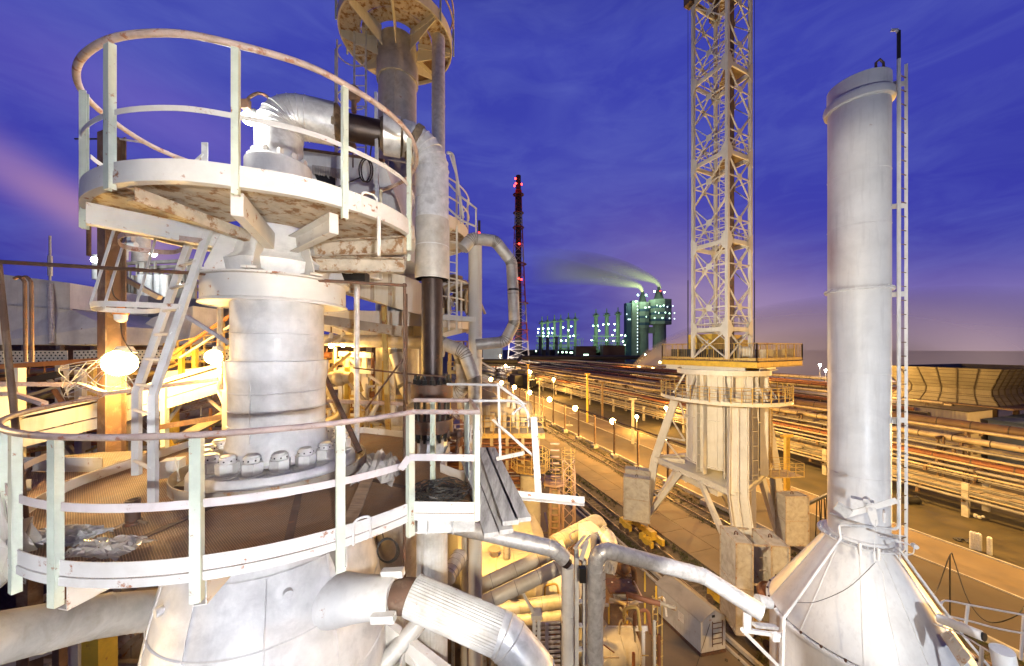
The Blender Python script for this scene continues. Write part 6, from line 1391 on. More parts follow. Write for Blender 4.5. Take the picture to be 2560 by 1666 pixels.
solo(MB().cyl(at(125, 590, 20), at(125, 720, 20), .05, n=6).cyl(at(125, 640, 20), at(125, 690, 20), .1, n=6), 'thin_mast', 'galv', 'thin lightning mast on the skyline at left', 'mast')
solo(MB().cyl(at(222, 558, 12), at(222, 640, 12), .06, n=8), 'short_mast', 'brown_beam', 'short dark mast stub beside the guard hoop straps', 'mast')
for k, (px, dx) in enumerate(((62, 0), (78, 1))):
    pts = [at(px+2, 905, 6.8), at(px, 705, 6.8), at(px-12, 690, 6.8), at(px-26, 697, 6.8)]
    solo(MB().tube(fillet(pts, .12), .028, 8), 'bent_vent_pipe', 'rust_pipe', '%s one of two thin rusty vent pipes with bent tops at the left edge' % ('left' if k == 0 else 'right'), 'pipe', 'bent vent pipes')
# walkways and steelwork left of the vessel
lh = thing('left_hall', 'rust brown works hall with pipes along its wall, closing the view behind the left steelwork', 'building', V3(-34, 24, 0))
MB().box((-40, 28, 9.7), (66, 8, 19.4)).build('wall', 'brown_beam', lh, smooth=False)
mb = MB(); random.seed(23)
for k in range(26): mb.bar((-70+k*2.4, 23.9, 0), (-70+k*2.4, 23.9, 19.3), .3, .3)
loose(mb, 'wall_column', 'steel_beam', lh)
mb = MB()
for k in range(9): z = 17.4-k*1.5; mb.cyl((-72, 22.3+.1*k, z), (-8, 21.6+.1*k, z+.2), .22+.05*(k % 3), n=12)
loose(mb, 'wall_pipe', 'pipe_cream', lh)
for k, x in enumerate((-16, -24)): lamp_unit('wall_lamp', ['right', 'left'][k]+' one of two sodium lamps on the brown hall behind the left steelwork', V3(x, 20.4, 16.3), 'lamps on the brown hall', 'bulb_yellow', 900, SODW, .1)  # lamps added to brighten the hall wall
gw = thing('left_walkway', 'cream perforated walkway rising right behind the ladder, lit by sodium floodlights', 'walkway', at(300, 1000, 8.8))
pa_, pb_, pc_ = at(-60, 1062, 7.6), at(300, 985, 8.8), at(575, 905, 9.4)
mb = MB()
for a, b in ((pa_, pb_), (pb_, pc_)): mb.bar(a, b, .08, .10); mb.bar(a-V3(0, 0, .28), b-V3(0, 0, .28), .10, .34); mb.bar(a-V3(0, .0, .62), b-V3(0, 0, .62), .12, .26)
mb.build('side_girder', 'crane_paint', gw)
mb = MB()
for a, b in ((pa_, pb_), (pb_, pc_)): mb.plate([a+V3(0, .05, .02), b+V3(0, .05, .02), b+V3(.2, 1.3, .02), a+V3(.2, 1.3, .02)], .03, (0, 0, 1))
mb.build('walk_floor', 'tread', gw)
mb = MB()
for a, b in ((at(-20, 960, 7.4), at(198, 962, 7.8)), (at(198, 962, 7.8), at(262, 985, 7.3)), (at(262, 985, 7.3), at(545, 948, 8.2))): mb.bar(a, b, .09, .09)
for a, b in ((at(-20, 985, 6.9), at(32, 985, 6.9)), (at(32, 985, 6.9), at(112, 1010, 6.2))): mb.bar(a, b, .08, .08)
mb.build('angle_rail', 'pink_rail', gw)
sw = thing('left_steelwork', 'dense sodium lit steelwork of columns, beams and braces filling the left background', 'steelwork', V3(-11, 12, 5))
random.seed(17)
for i, (px, y0, y1, Y, w, m) in enumerate(((48, 920, 1200, 8, .14, 'crane_paint'), (5, 960, 1180, 7.5, .15, 'crane_paint'), (155, 905, 1150, 11, .2, 'crane_paint'), (207, 925, 1150, 10, .22, 'crane_paint'), (235, 905, 1045, 9, .16, 'yellow_rail'), (412, 960, 1140, 9, .12, 'green_paint'), (428, 1000, 1130, 10, .25, 'yellow_paint'), (454, 868, 962, 9.6, .1, 'yellow_paint'), (488, 868, 925, 9.8, .1, 'yellow_paint'), (555, 800, 960, 9.8, .1, 'yellow_rail'), (567, 930, 1120, 8.8, .14, 'crane_paint'),
        (75, 1150, 1700, 9, .3, 'brown_beam'), (165, 1150, 1700, 10, .25, 'pipe_rust'), (250, 1560, 1750, 7.0, .34, 'yellow_paint'), (200, 1540, 1720, 9, .4, 'crane_paint'), (330, 1560, 1720, 11, .3, 'steel_beam'), (150, 1590, 1720, 8, .16, 'brown_beam'), (300, 1100, 1130, 9, .1, 'yellow_rail'), (105, 1040, 1150, 12, .2, 'steel_beam'), (330, 1080, 1140, 12, .15, 'yellow_rail'))):
    MB().bar(at(px, y0, Y), at(px, y1, Y), w, w).build('column', m, sw)
for i, (x0, y0, x1, y1, Y, w, m) in enumerate(((60, 955, 150, 935, 10, .16, 'pipe_dark'), (100, 1070, 180, 1000, 11, .12, 'yellow_rail'), (240, 1130, 320, 1060, 10, .1, 'steel_beam'), (300, 1030, 335, 1085, 9, .18, 'steel_beam'), (415, 1060, 470, 985, 9.5, .07, 'crane_paint'), (400, 1068, 570, 1040, 9, .13, 'brown_beam'), (440, 1100, 565, 1035, 9.5, .2, 'pipe_cream'), (505, 985, 560, 1030, 9.5, .07, 'steel_beam'), (540, 965, 560, 1010, 9, .06, 'crane_paint'), (430, 888, 575, 790, 9.5, .07, 'orange_steel'), (450, 895, 575, 815, 9.5, .05, 'crane_paint'),
        (410, 875, 460, 925, 10, .05, 'yellow_rail'), (400, 945, 570, 925, 9.8, .3, 'crane_paint'), (230, 1130, 600, 1100, 11, .1, 'steel_beam'), (60, 1130, 260, 1100, 11, .12, 'orange_steel'), (160, 1150, 240, 1120, 10, .06, 'yellow_rail'), (0, 1130, 200, 1090, 9.6, .1, 'steel_beam'), (465, 790, 575, 860, 7.5, .07, 'galv'), (290, 685, 400, 745, 9, .12, 'steel_beam'),
        (30, 1600, 330, 1585, 10, .3, 'steel_beam'), (0, 1660, 180, 1600, 9, .25, 'crane_paint'), (260, 1640, 340, 1580, 9, .12, 'steel_beam'), (240, 1600, 350, 1600, 12, .2, 'pipe_cream'), (400, 880, 560, 884, 10.2, .06, 'pink_rail'), (410, 905, 560, 903, 10.2, .06, 'yellow_rail'), (70, 1010, 250, 930, 12, .1, 'yellow_rail'), (300, 925, 430, 900, 11, .1, 'pink_rail'))):
    MB().bar(at(x0, y0, Y), at(x1, y1, Y), w, w).build('brace', m, sw)
mb = MB()
for lvl, Y0 in ((16.6, 11), (13.5, 9), (10, 8), (6, 8)):
    for k in range(11):
        x = -17+k*1.3; mb.bar((x, Y0, lvl), (x+.2, Y0+8, lvl), .12, .2)
    for k in range(5): mb.bar((-17, Y0+k*2, lvl-.25), (-4, Y0+k*2, lvl-.25), .15, .2)
for k in range(9): mb.bar((-16.5+k*1.5, 10.5+(k % 3)*2.2, 0), (-16.5+k*1.5, 10.5+(k % 3)*2.2, 17.5), .25)
mb.build('floor_grid', 'steel_beam', sw)
mb = MB()
for k in range(8): z = 16.2-k*1.6; mb.cyl((-17, 12+k*.6, z), (-3, 13+k*.5, z+.3), .16+.03*(k % 3), n=10)
mb.build('pipes', 'pipe_cream', sw)
MB().poly([(-16, 10.5), (-5, 10.5), (-5, 19), (-16, 19)], 14.2, 14.25).build('lower_floor', 'crane_dark', sw)
def railrun(par, x0, y0, x1, y1, Y0, Y1, m, hpx=38, n=4, w=.035):    # a short handrail with posts and a mid rail
    mb = MB(); a, b = at(x0, y0, Y0), at(x1, y1, Y1); H = hpx/F*(Y0+Y1)/2
    for q in (1, .55): mb.tube([a+V3(0, 0, H*q), b+V3(0, 0, H*q)], w/2, 6)
    for k in range(n+1): c = lerp(a, b, k/n); mb.bar(c, c+V3(0, 0, H), w)
    mb.bar(a, b, .05, .1); mb.build('handrail', m, par)
for a in ((410, 900, 575, 868, 9.9, 10.4, 'yellow_rail', 40, 5), (385, 1050, 570, 985, 10.5, 10.5, 'pink_rail', 34, 5), (60, 1130, 240, 1095, 10, 11, 'yellow_rail', 36, 5), (95, 965, 250, 950, 12, 12, 'yellow_rail', 30, 5), (300, 1100, 420, 1085, 11, 11, 'yellow_rail', 32, 4),
          (150, 1030, 330, 985, 11.5, 12, 'orange_steel', 26, 5), (420, 935, 570, 930, 12, 12, 'yellow_rail', 26, 5), (-10, 950, 150, 930, 12, 12.5, 'orange_steel', 26, 4), (430, 1110, 570, 1085, 12, 12, 'yellow_rail', 28, 4), (60, 1600, 340, 1560, 9.5, 10.5, 'yellow_rail', 40, 5)): railrun(sw, *a)
for i in range(74):
    x, y = random.uniform(0, 560), random.uniform(925, 1130); Y = random.uniform(9.6, 14); dx, dy = random.choice(((random.uniform(40, 150), random.uniform(-45, -5)), (0, random.uniform(40, 130)), (random.uniform(20, 60), random.uniform(30, 60)), (random.uniform(-60, -20), random.uniform(30, 60))))
    a, b = at(x, y, Y), at(x+dx, y+dy, Y+random.uniform(-.3, .6)); m = random.choice(('yellow_rail', 'pipe_cream', 'orange_steel', 'crane_paint', 'brown_beam', 'steel_beam'))
    (MB().cyl(a, b, random.uniform(.02, .07), n=8) if i % 2 else MB().bar(a, b, random.uniform(.05, .12))).build('thin_pipe' if i % 2 else 'thin_beam', m, sw)
cp_ = thing('centre_pipework', 'thin yellow lit pipes, rails and valves packed behind the vessel neck and the bare riser', 'pipework', at(900, 950, 10)); random.seed(52)
for a in ((815, 905, 870, 900, 10, 10, 'yellow_rail', 22, 3), (800, 1050, 1000, 1040, 9.6, 9.8, 'yellow_rail', 26, 6), (1120, 930, 1168, 932, 9.6, 9.6, 'yellow_rail', 26, 3), (1120, 880, 1168, 880, 9.6, 9.6, 'yellow_rail', 26, 3), (1010, 1090, 1170, 1085, 9, 9, 'pink_rail', 24, 5)): railrun(cp_, *a)
for i in range(84):
    x, y = (random.uniform(805, 1000), random.uniform(865, 1120)) if i % 3 else (random.uniform(1105, 1170), random.uniform(870, 1120)); Y = random.uniform(8.8, 10.0); a = at(x, y, Y)
    k = random.random()
    if k < .35: q = [a, a-V3(0, 0, random.uniform(.3, 1.2)), a+V3(random.uniform(-.6, .6), 0, -random.uniform(.5, 1.3))]; MB().tube(fillet(q, .12, 3), random.uniform(.02, .07), 8).build('pipe', random.choice(('pipe_cream', 'pipe_white', 'pipe_rust', 'yellow_rail')), cp_)
    elif k < .6: MB().bar(a, a+V3(random.uniform(-.9, .9), 0, random.choice((0, 0, .5, -.5))), random.uniform(.04, .1)).build('beam', random.choice(('crane_paint', 'steel_beam', 'yellow_rail')), cp_)
    elif k < .8: MB().cyl(a-V3(.1, 0, 0), a+V3(.1, 0, 0), .09, n=12).cyl(a, a+V3(0, 0, .2), .02, n=6).ball(a, .07, 6).build('valve', random.choice(('pipe_rust', 'pipe_cream')), cp_)
    else: MB().bar(a, a+V3(0, 0, random.uniform(-1.5, -.4)), random.uniform(.05, .12)).build('post', random.choice(('crane_paint', 'yellow_paint', 'steel_beam')), cp_)
mb = MB()
for i in range(6):
    pts = [at(240+random.uniform(-25, 50), 895+random.uniform(-15, 10), 7.2)]
    for k in range(5): pts.append(at(160+k*45+random.uniform(-15, 15), 935+random.uniform(-25, 65), 7.2))
    mb.tube(catmull(pts, 5, False), .008, 5)
solo(mb, 'loose_wires', 'galv', 'tangle of loose thin wires hanging around the brown column', 'wires')
# side deck at the left of the lower platform
sd = thing('left_deck', 'neighbouring deck with rusty tread plate and white kick boards at the left edge', 'platform', at(60, 1200, 4.3))
z0 = 17.27
P_d = [hp(-200, 1165, z0), hp(40, 1150, z0), hp(250, 1130, z0), hp(410, 1125, z0), hp(148, 1228, z0), hp(-30, 1275, z0), hp(-250, 1300, z0)]
MB().poly([p[:2] for p in P_d], z0-.02, z0-.005).build('deck', 'tread', sd)
a, b = hp(-60, 1178, z0), hp(255, 1180, z0); MB().bar(a+V3(0, 0, .1), b+V3(0, 0, .1), .01, .2).build('kick_board', 'white_paint', sd)
a, b = hp(146, 1236, z0), hp(412, 1136, z0); MB().bar(a+V3(0, 0, .06), b+V3(0, 0, .06), .012, .14).build('kick_board', 'under_paint', sd)
a, b = hp(-60, 1232, z0), hp(78, 1225, z0); MB().bar(a+V3(0, 0, .0), b+V3(0, 0, .0), .01, .26).build('kick_board', 'white_paint', sd)
MB().bar(hp(35, 1240, z0)+V3(0, 0, .05), hp(90, 1165, z0)+V3(0, 0, .08), .01, .09).build('loose_plate', 'brown_beam', sd)
# things lying on the lower deck
def crumple(mb, c, sx, sy, sz, n, seed, sc=1):
    random.seed(seed); g = 15; P = []
    for i in range(g):
        for j in range(g):
            u, v = i/(g-1)*2-1, j/(g-1)*2-1; rr = max(0, 1-(u*u+v*v)*.5)
            P.append(Vector(c)+V3(u*sx+random.uniform(-.16, .16)*sx*.7, v*sy+random.uniform(-.16, .16)*sy*.7, sz*(rr*random.uniform(.15, 1)))) 
    return mb.add(P, [(i*g+j, (i+1)*g+j, (i+1)*g+j+1, i*g+j+1) for i in range(g-1) for j in range(g-1)])
c = hp(225, 1395, ZD); solo(crumple(MB(), c+V3(.02, .10, .01), .27, .15, .09, 0, 1), 'plastic_sheet', 'plastic_film', 'crumpled clear plastic sheet lying on the deck near the front rim', 'plastic sheet', smooth=False)
c = hp(110, 1370, ZD); solo(crumple(MB(), c+V3(0, .12, .02), .32, .15, .10, 0, 4), 'sacking_heap', 'wood', 'grey torn sacking heaped on the deck at the far left inside the rim', 'sacking', smooth=False)
c = hp(950, 1200, ZD); solo(crumple(MB(), c+V3(0, .0, .02), .26, .28, .42, 0, 9), 'film_bundle', 'plastic_film', 'big crumpled bundle of plastic film beside the galvanised sleeve', 'plastic bundle', smooth=False)
c = at(20, 1390, 2.9); solo(crumple(MB(), c+V3(-.25, .0, -.25), .5, .2, .9, 0, 14), 'hanging_film', 'plastic_film', 'wrinkled plastic film draped over the rim at the left edge, glowing yellow', 'plastic film', smooth=False)
st_ = hp(332, 1310, ZD); t = thing('pipe_stub', 'short upright rusty pipe stub standing on the deck by the ladder foot', 'pipe', st_); MB().lathe((st_.x, st_.y, ZD), [(.055, 0), (.055, .24), (.04, .24), (.04, .02)], 20).ring((st_.x, st_.y, 0), .05, .07, ZD, ZD+.03, 16).build('stub', 'rust_pipe', t)
for k in range(3): a_ = 2.1*k; MB().bar((st_.x+.05*math.cos(a_), st_.y+.05*math.sin(a_), ZD+.03), (st_.x+.14*math.cos(a_), st_.y+.14*math.sin(a_), ZD+.01), .02).build('weld_strap', 'wood_brown', t)
jb = hp(432, 1195, ZD); solo(MB().box((jb.x, jb.y, ZD+.14), (.2, .18, .22), .4).cyl((jb.x-.12, jb.y, ZD+.15), (jb.x-.2, jb.y-.05, ZD+.15), .07, n=14).plate([(jb.x+.1, jb.y-.1, ZD), (jb.x+.2, jb.y-.1, ZD), (jb.x+.16, jb.y-.12, ZD+.32)], .02), 'cream_bracket', 'clean_paint', 'cream bracket with a round boss standing left of the ring of nuts', 'bracket')
def plank(name, lab, a, b, w, th, mat, grp=None, lift=0):
    a = Vector(a); b = Vector(b); o = solo(MB().bar(a+V3(0, 0, lift), b+V3(0, 0, lift), w, th), name, mat, lab, 'plank', grp); return o
pk = 'weathered planks beside the corner box'
plank('plank', 'right outer grey plank, ending beyond the others at its near end', hp(1226, 1122, 17.2), hp(1308, 1300, 17.2), .17, .045, 'wood', pk)
plank('plank', 'second plank from the right, snow-pale with dark stains', hp(1206, 1122, 17.2), hp(1277, 1308, 17.2), .17, .045, 'wood', pk)
plank('plank', 'grey plank third from the right with a split end', hp(1180, 1130, 17.14), hp(1266, 1330, 17.14), .145, .045, 'wood', pk)
plank('plank', 'leftmost grey plank, half under the corner box', hp(1160, 1140, 17.14), hp(1228, 1338, 17.14), .145, .045, 'wood', pk)
plank('board', 'brown splintered board leaning on the deck below the plastic film bundle', hp(925, 1205, ZD)+V3(0, 0, .12), hp(872, 1318, ZD)+V3(0, 0, .02), .13, .03, 'wood_brown')
plank('board', 'thin bright board standing behind the corner posts', at(1166, 1110, 5.4), at(1190, 1170, 5.2), .02, .09, 'pink_rail')
random.seed(6); mb = MB()
for k in range(34):
    c = V3(-.82+random.uniform(-.08, .08), 3.93+random.uniform(-.08, .08), ZD+.02+random.uniform(0, .1)); rx, ry = random.uniform(.14, .34), random.uniform(.12, .30); ph = random.uniform(0, 6); n_ = 22; w1, w2 = random.uniform(.01, .05), random.uniform(0, 6)
    pts = [V3(c.x+rx*math.cos(ph+2*PI*i/n_)*(1+.1*math.sin(3*i+w2)), c.y+ry*math.sin(ph+2*PI*i/n_), c.z+w1*math.sin(4*PI*i/n_+w2)) for i in range(int(n_*random.uniform(.6, 1)))]
    mb.tube(pts, .006, 5)
solo(mb, 'wire_coil', 'cable', 'tangled coil of dark wire rope lying in the corner box of the lower platform', 'wire coil')
mb = MB(); c = at(968, 1375, 4.6)
for k in range(3): mb.tube([c+V3((.13+.01*k)*math.cos(2*PI*i/24), .02*k, -.02*k+.16*math.sin(2*PI*i/24)) for i in range(24)], .008, 6, True)
mb.tube(catmull([c+V3(-.05, 0, .16), c+V3(-.08, 0, .35), c+V3(-.03, 0, .5)], 5, False), .008, 6); solo(mb, 'hanging_cable_coil', 'cable', 'small coil of cable hanging below the rim beside the ribbed riser', 'cable coil')
mb = MB(); c = at(912, 430, 5.9)
for k in range(2): mb.tube([c+V3(.10*math.cos(2*PI*i/20)+.03*k, .02*k, .2*math.sin(2*PI*i/20)+.03) for i in range(20)], .012, 6, True)
mb.tube([c+V3(.08, 0, .15), c+V3(.15, 0, .75)], .012, 6); mb.tube([c+V3(-.08, 0, -.1), c+V3(-.35, -.3, -.42)], .012, 6); solo(mb, 'looped_hose', 'cable', 'black hose looped in front of the cream hopper above the upper platform', 'hose')
mb = MB(); c = at(885, 235, 6.5); mb.ball(c, .13, 8, 1.2); mb.cyl(c, c+V3(0, 0, -.35), .05, n=8); mb.tube([c+V3(-.02, 0, -1.4), c+V3(-.02, 0, -.3)], .012, 6); mb.ball(c+V3(-.08, 0, -1.0), .12, 8); solo(mb, 'chain_hoist', 'brown_beam', 'rusty chain hoist block hanging over the burnt pipe', 'hoist')
mb = MB(); mb.bar(at(940, 232, 5.3), at(943, 505, 5.1), .045, .03); mb.cyl(at(943, 300, 5.3), at(975, 298, 5.4), .015, n=6); solo(mb, 'rebar_post', 'galv', 'thin ribbed post standing behind the upper handrail near the coupling band', 'post')
# ================= broken white railing hanging over the yard
wr = thing('broken_railing', 'bent white painted railing frame jutting out over the yard beyond the planks', 'railing', at(1250, 1140, 4.9))
Yw = 4.9
MB().tube([at(1118, 961, 5.2), at(1245, 963, Yw)], .018, 8).tube([at(1245, 962, Yw), at(1313, 1012, Yw-.1), at(1283, 1034, Yw-.5)], .02, 10).build('top_tube', 'clean_paint', wr)
MB().tube(catmull([at(1175, 1003, 5.0), at(1250, 1002, Yw), at(1285, 1004, Yw-.1), at(1306, 1014, Yw-.2), at(1319, 1034, Yw-.3), at(1323, 1068, Yw-.3)], 5, False), .02, 8).build('curved_tube', 'clean_paint', wr)
MB().bar(at(1246, 958, Yw), at(1251, 1142, Yw), .035, .03).build('post', 'clean_paint', wr)
MB().chan(at(1334, 1043, 4.5), at(1346, 1236, 4.5), .085, .05, .006, up=(0, 1, 0)).build('post', 'white_paint', wr)
MB().tube([at(1232, 1050, Yw), at(1331, 1138, 4.55)], .02, 8).build('brace', 'clean_paint', wr)
MB().bar(at(1243, 1147, Yw), at(1309, 1133, 4.7), .05, .05).build('bracket', 'white_paint', wr)
MB().angle(at(1288, 1238, 4.5), at(1461, 1254, 4.3), .085, .01).build('base_angle', 'white_paint', wr)
# ================= galvanised pipes and their stand in the lower middle
yl = 7.2
p1_ = thing('galvanised_pipe', 'galvanised pipe coming from under the planks, broken open above the left stand pipe', 'pipe', at(1280, 1350, yl))
q = fillet([at(1120, 1312, 7.6), at(1385, 1372, yl), at(1412, 1398, yl)], .3, 5)
MB().tube(q, .165, 26).build('jacket', 'galv', p1_); mb = MB()
for i in (1, 3, 5): p = q[i]; tt_ = (q[i+1]-q[i-1]).normalized(); mb.tube([p-tt_*.006, p, p+tt_*.006], [.166, .174, .166], 26, caps=False)
mb.build('jacket_seam', 'galv', p1_)
MB().tube([at(1405, 1393, yl), at(1419, 1412, yl)], .115, 16).build('bare_end', 'dark_pipe', p1_)
def standpipe(lab, px, y0, r=.13, m='clean_paint'):
    p = at(px, y0, yl); t = thing('stand_pipe', lab, 'pipe', V3(p.x, p.y, 6), 'pair of vertical stand pipes'); MB().cyl(V3(p.x, p.y, 2), p, r, n=24).build('jacket', m, t); mb = MB()
    for z in (13.4, 12.2, 11.0): mb.ring((p.x, p.y, 0), r, r+.008, z, z+.02, 24)
    loose(mb, 'joint', m, t); return t
standpipe('left vertical stand pipe with a torn dark top in the lower middle', 1419, 1415)
sp2 = thing('overhead_pipe', 'silver pipe rising on the right stand, crossing to a round end cap by the cone', 'pipe', at(1600, 1400, yl))
q = fillet([V3(at(1488, 1400, yl).x, yl, 2), at(1488, 1368, yl), at(1760, 1441, 7.7), at(1903, 1532, 7.1)], [.32, .2], 6)
MB().tube(q, .165, 28).build('jacket', 'galv', sp2); mb = MB()
for i in (1, 2, 3, 4, 5, 6, 7, 9, 11): p = q[min(i, len(q)-2)]; tt_ = (q[min(i, len(q)-2)+1]-q[min(i, len(q)-2)-1]).normalized(); mb.tube([p-tt_*.006, p, p+tt_*.006], [.166, .174, .166], 28, caps=False)
for f_ in (.22, .55, .86): p = lerp(q[7], q[8], f_); tt_ = (q[8]-q[7]).normalized(); mb.tube([p-tt_*.006, p, p+tt_*.006], [.166, .172, .166], 28, caps=False)
for z in (12.4, 11.2): mb.ring((q[0].x, q[0].y, 0), .165, .175, z, z+.06, 24)
mb.build('jacket_seam', 'galv', sp2)
e_ = (q[-1]-q[-2]).normalized(); MB().tube([q[-1]-e_*.01, q[-1]+e_*.015], .172, 28).tube([q[-1]+e_*.014, q[-1]+e_*.022], .10, 24).build('end_cap', 'galv', sp2)
sb = thing('pipe_stand', 'pale double channel stand between the two vertical stand pipes', 'stand', at(1452, 1500, 7.4))
a, b = at(1441, 1370, 7.45), at(1461, 1400, 7.45)
for p in (a, b): MB().chan(V3(p.x, p.y, 2), p, .08, .12, .012, up=(0, 1, 0)).build('channel', 'clean_paint', sb)
mb = MB()
for k in range(16): z = 14.0-k*.52; mb.box(((a.x+b.x)/2, a.y, z), (.22, .1, .03))
loose(mb, 'batten', 'white_paint', sb)
mb = MB()
for dx in (0, .12): mb.bar(at(1436, 1372, 7.0)+V3(dx, 0, 0), at(1456, 1346, 7.3)+V3(dx, 0, 0), .05, .03); mb.bar(at(1456, 1346, 7.3)+V3(dx, 0, 0), at(1462, 1340, 7.5)+V3(dx, 0, 0), .05, .03)
mb.bar(at(1452, 1400, 7.1), at(1468, 1352, 7.1), .09, .02); mb.build('saddle_clamp', 'white_paint', sb)
MB().box(at(1456, 1436, 7.2), (.14, .12, .3)).build('junction_box', 'black_iron', sb)
mb = MB(); c = at(1462, 1345, 7.6); mb.tube(arc((c.x, c.y), .33, -.3, 3.6, c.z, 14), .01, 5); solo(mb, 'wire_hoop', 'galv', 'thin wire hoop above the pipe clamps', 'hoop')
# white box, gold lagged pipe behind
wbx = thing('white_box', 'cream sheet metal box standing above the yard left of the overhead pipe', 'box', at(1478, 1350, 11))
A_ = [at(1446, 1309, 12.0), at(1476, 1302, 12.9), at(1509, 1328, 12.4), at(1476, 1335, 11.4)]; B_ = [a-V3(0, 0, 1.15) for a in A_]
MB().add(A_+B_, [(0, 1, 2, 3), (7, 6, 5, 4)]+[(i, (i+1) % 4, (i+1) % 4+4, i+4) for i in range(4)]).build('casing', 'clean_paint', wbx, smooth=False)
for lab, pts, r, m in (('gold lit lagged pipe passing behind the cream box', [at(1385, 1362, 12.5), at(1478, 1312, 13.6), at(1492, 1305, 14), at(1500, 1318, 14)], .3, 'galv_warm'), ('fat silver elbow pipe hanging just right of the cream box', [at(1500, 1335, 12.2), at(1520, 1350, 12), at(1521, 1395, 12), at(1516, 1420, 12)], .33, 'galv'),
        ('upper of two pale pipes slanting up to the left stand pipe', [at(1180, 1476, 9.8), at(1410, 1368, 10.6)], .2, 'pipe_white'), ('lower of two pale pipes slanting up to the left stand pipe', [at(1185, 1520, 9.2), at(1412, 1412, 9.8)], .19, 'pipe_white'),
        ('upper of two level lagged pipes low in the middle, half yellow lit', [at(1200, 1532, 12.4), at(1420, 1502, 12.6)], .24, 'galv_warm'), ('lower of two level lagged pipes low in the middle', [at(1200, 1560, 12.2), at(1420, 1540, 12.4)], .24, 'galv_warm'),
        ('banded lagged pipe stub lying between the ribbed riser and the risers', [at(1150, 1390, 8.5), at(1118, 1445, 7.8)], .19, 'galv_warm'), ('second vertical pipe close left of the cream riser', [at(1165, 1320, 9.4), at(1165, 1700, 9.4)], .12, 'pipe_white'),
        ('short vertical nozzle pipe with a rusty foot on the yellow tank', [at(1267, 1345, 12), at(1267, 1396, 12)], .13, 'pipe_white'), ('vertical silver pipe with wrapped joint right of the right stand', [at(1502, 1400, 9.6), at(1502, 1500, 9.6), at(1494, 1545, 9.6)], .13, 'galv')):
    if m not in M: material(m, (.50, .46, .38), .5, .1, .18, 2, rust=.25, rscale=3, grime=.4, gcol=(.3, .24, .15))
    t = thing('process_pipe', lab, 'pipe', pts[0], 'process pipes in the lower middle'); q = fillet(pts, r*1.6, 5) if len(pts) > 2 else pts; MB().tube(q, r, 20).build('jacket', m, t); mb = MB()
    for f_ in (.2, .45, .7, .9): p = lerp(Vector(q[0]), Vector(q[1]), f_); tt_ = (Vector(q[1])-Vector(q[0])).normalized(); mb.tube([p-tt_*.008, p, p+tt_*.008], [r+.001, r+.01, r+.001], 20, caps=False)
    loose(mb, 'joint', 'pipe_grey', t)
solo(crumple(MB(), at(1515, 1432, 9.5), .2, .15, .5, 0, 31), 'wrapped_joint', 'plastic_film', 'crumpled pale wrapping around the joint of the vertical silver pipe', 'wrapping', smooth=False)
# tanks
def htank(lab, a, b, r, m, seed=0, saddle=True):
    a = Vector(a); b = Vector(b); d = (b-a).normalized(); t = thing('storage_tank', lab, 'tank', lerp(a, b, .5), 'horizontal tanks of the works')
    MB().tube([a-d*r*.5, a-d*r*.42, a-d*r*.25, a, b, b+d*r*.25, b+d*r*.42, b+d*r*.5], [.02, r*.45, r*.82, r, r, r*.82, r*.45, .02], 36).build('shell', m, t)
    mb = MB(); n_ = max(3, int((b-a).length/.8))
    for k in range(n_+1): p = lerp(a, b, k/n_); mb.tube([p-d*.015, p, p+d*.015], [r+.001, r+.018, r+.001], 36, caps=False)
    loose(mb, 'seam', m, t)
    mb = MB(); up_ = V3(0, 0, 1); mb.cyl(lerp(a, b, .3)+up_*r*.9, lerp(a, b, .3)+up_*(r+.25), .16, n=14); mb.cyl(lerp(a, b, .3)+up_*(r+.22), lerp(a, b, .3)+up_*(r+.28), .24, n=14)
    for q_ in (.12, .88): mb.box(lerp(a, b, q_)-up_*(r+.3), (.3, r*1.5, .9), math.atan2(d.y, d.x))
    mb.build('nozzle_and_saddle', 'pipe_cream', t); return t
htank('big pale horizontal tank behind the planks, its domed end facing the lattice tower', at(1150, 1390, 17), at(1325, 1362, 17.5), 1.6, 'pipe_white')
htank('yellow lit horizontal tank with a rusty nozzle below the galvanised pipe', at(1195, 1452, 13.6), at(1330, 1440, 13.8), .95, 'pipe_white')
htank('grey horizontal tank behind the slanting pale pipes', at(1340, 1455, 15.0), at(1420, 1450, 15.2), 1.15, 'clean_paint')
htank('long pale horizontal tank under the small platform in the lower middle', at(1470, 1628, 14.2), at(1570, 1612, 14.6), .85, 'pipe_white')
htank('rusty topped horizontal tank high on the gallery beyond the broken railing', at(1195, 1024, 24), at(1322, 1026, 24), .62, 'pipe_cream')
# gallery with rails (behind broken railing)
ga = thing('process_gallery', 'sodium lit process gallery with yellow rails, instruments and pipe layers beneath', 'gallery', at(1280, 1090, 22))
Yg = 21.5; zg = CZ-(1084-HY)/F*Yg; xa, xb = (1190-1280)/F*Yg, (1362-1280)/F*Yg
MB().box(((xa+xb)/2-1, Yg+2.5, zg-.05), (xb-xa+2, 5, .1)).build('floor', 'pipe_cream', ga); MB().box(((xa+xb)/2-1, Yg-.02, zg-.15), (xb-xa+2, .06, .3)).build('edge_beam', 'yellow_rail', ga)
mb = MB()
for h in (.4, .75, 1.1): mb.bar((xa-1, Yg, zg+h), (xb, Yg, zg+h), .04); mb.bar((xb, Yg, zg+h), (xb, Yg+5, zg+h), .04)
for k in range(9): x = xa+(xb-xa)*k/8; mb.bar((x, Yg, zg), (x, Yg, zg+1.1), .05)
for k in range(4): mb.bar((xb, Yg+k*1.6, zg), (xb, Yg+k*1.6, zg+1.1), .05)
mb.bar((xb-.1, Yg+3, zg), (xb-.1, Yg+3, zg+3.2), .07); mb.bar((xb-.9, Yg+3, zg), (xb-.9, Yg+3, zg+3), .07); mb.build('railing', 'yellow_rail', ga)
random.seed(44); mb = MB()
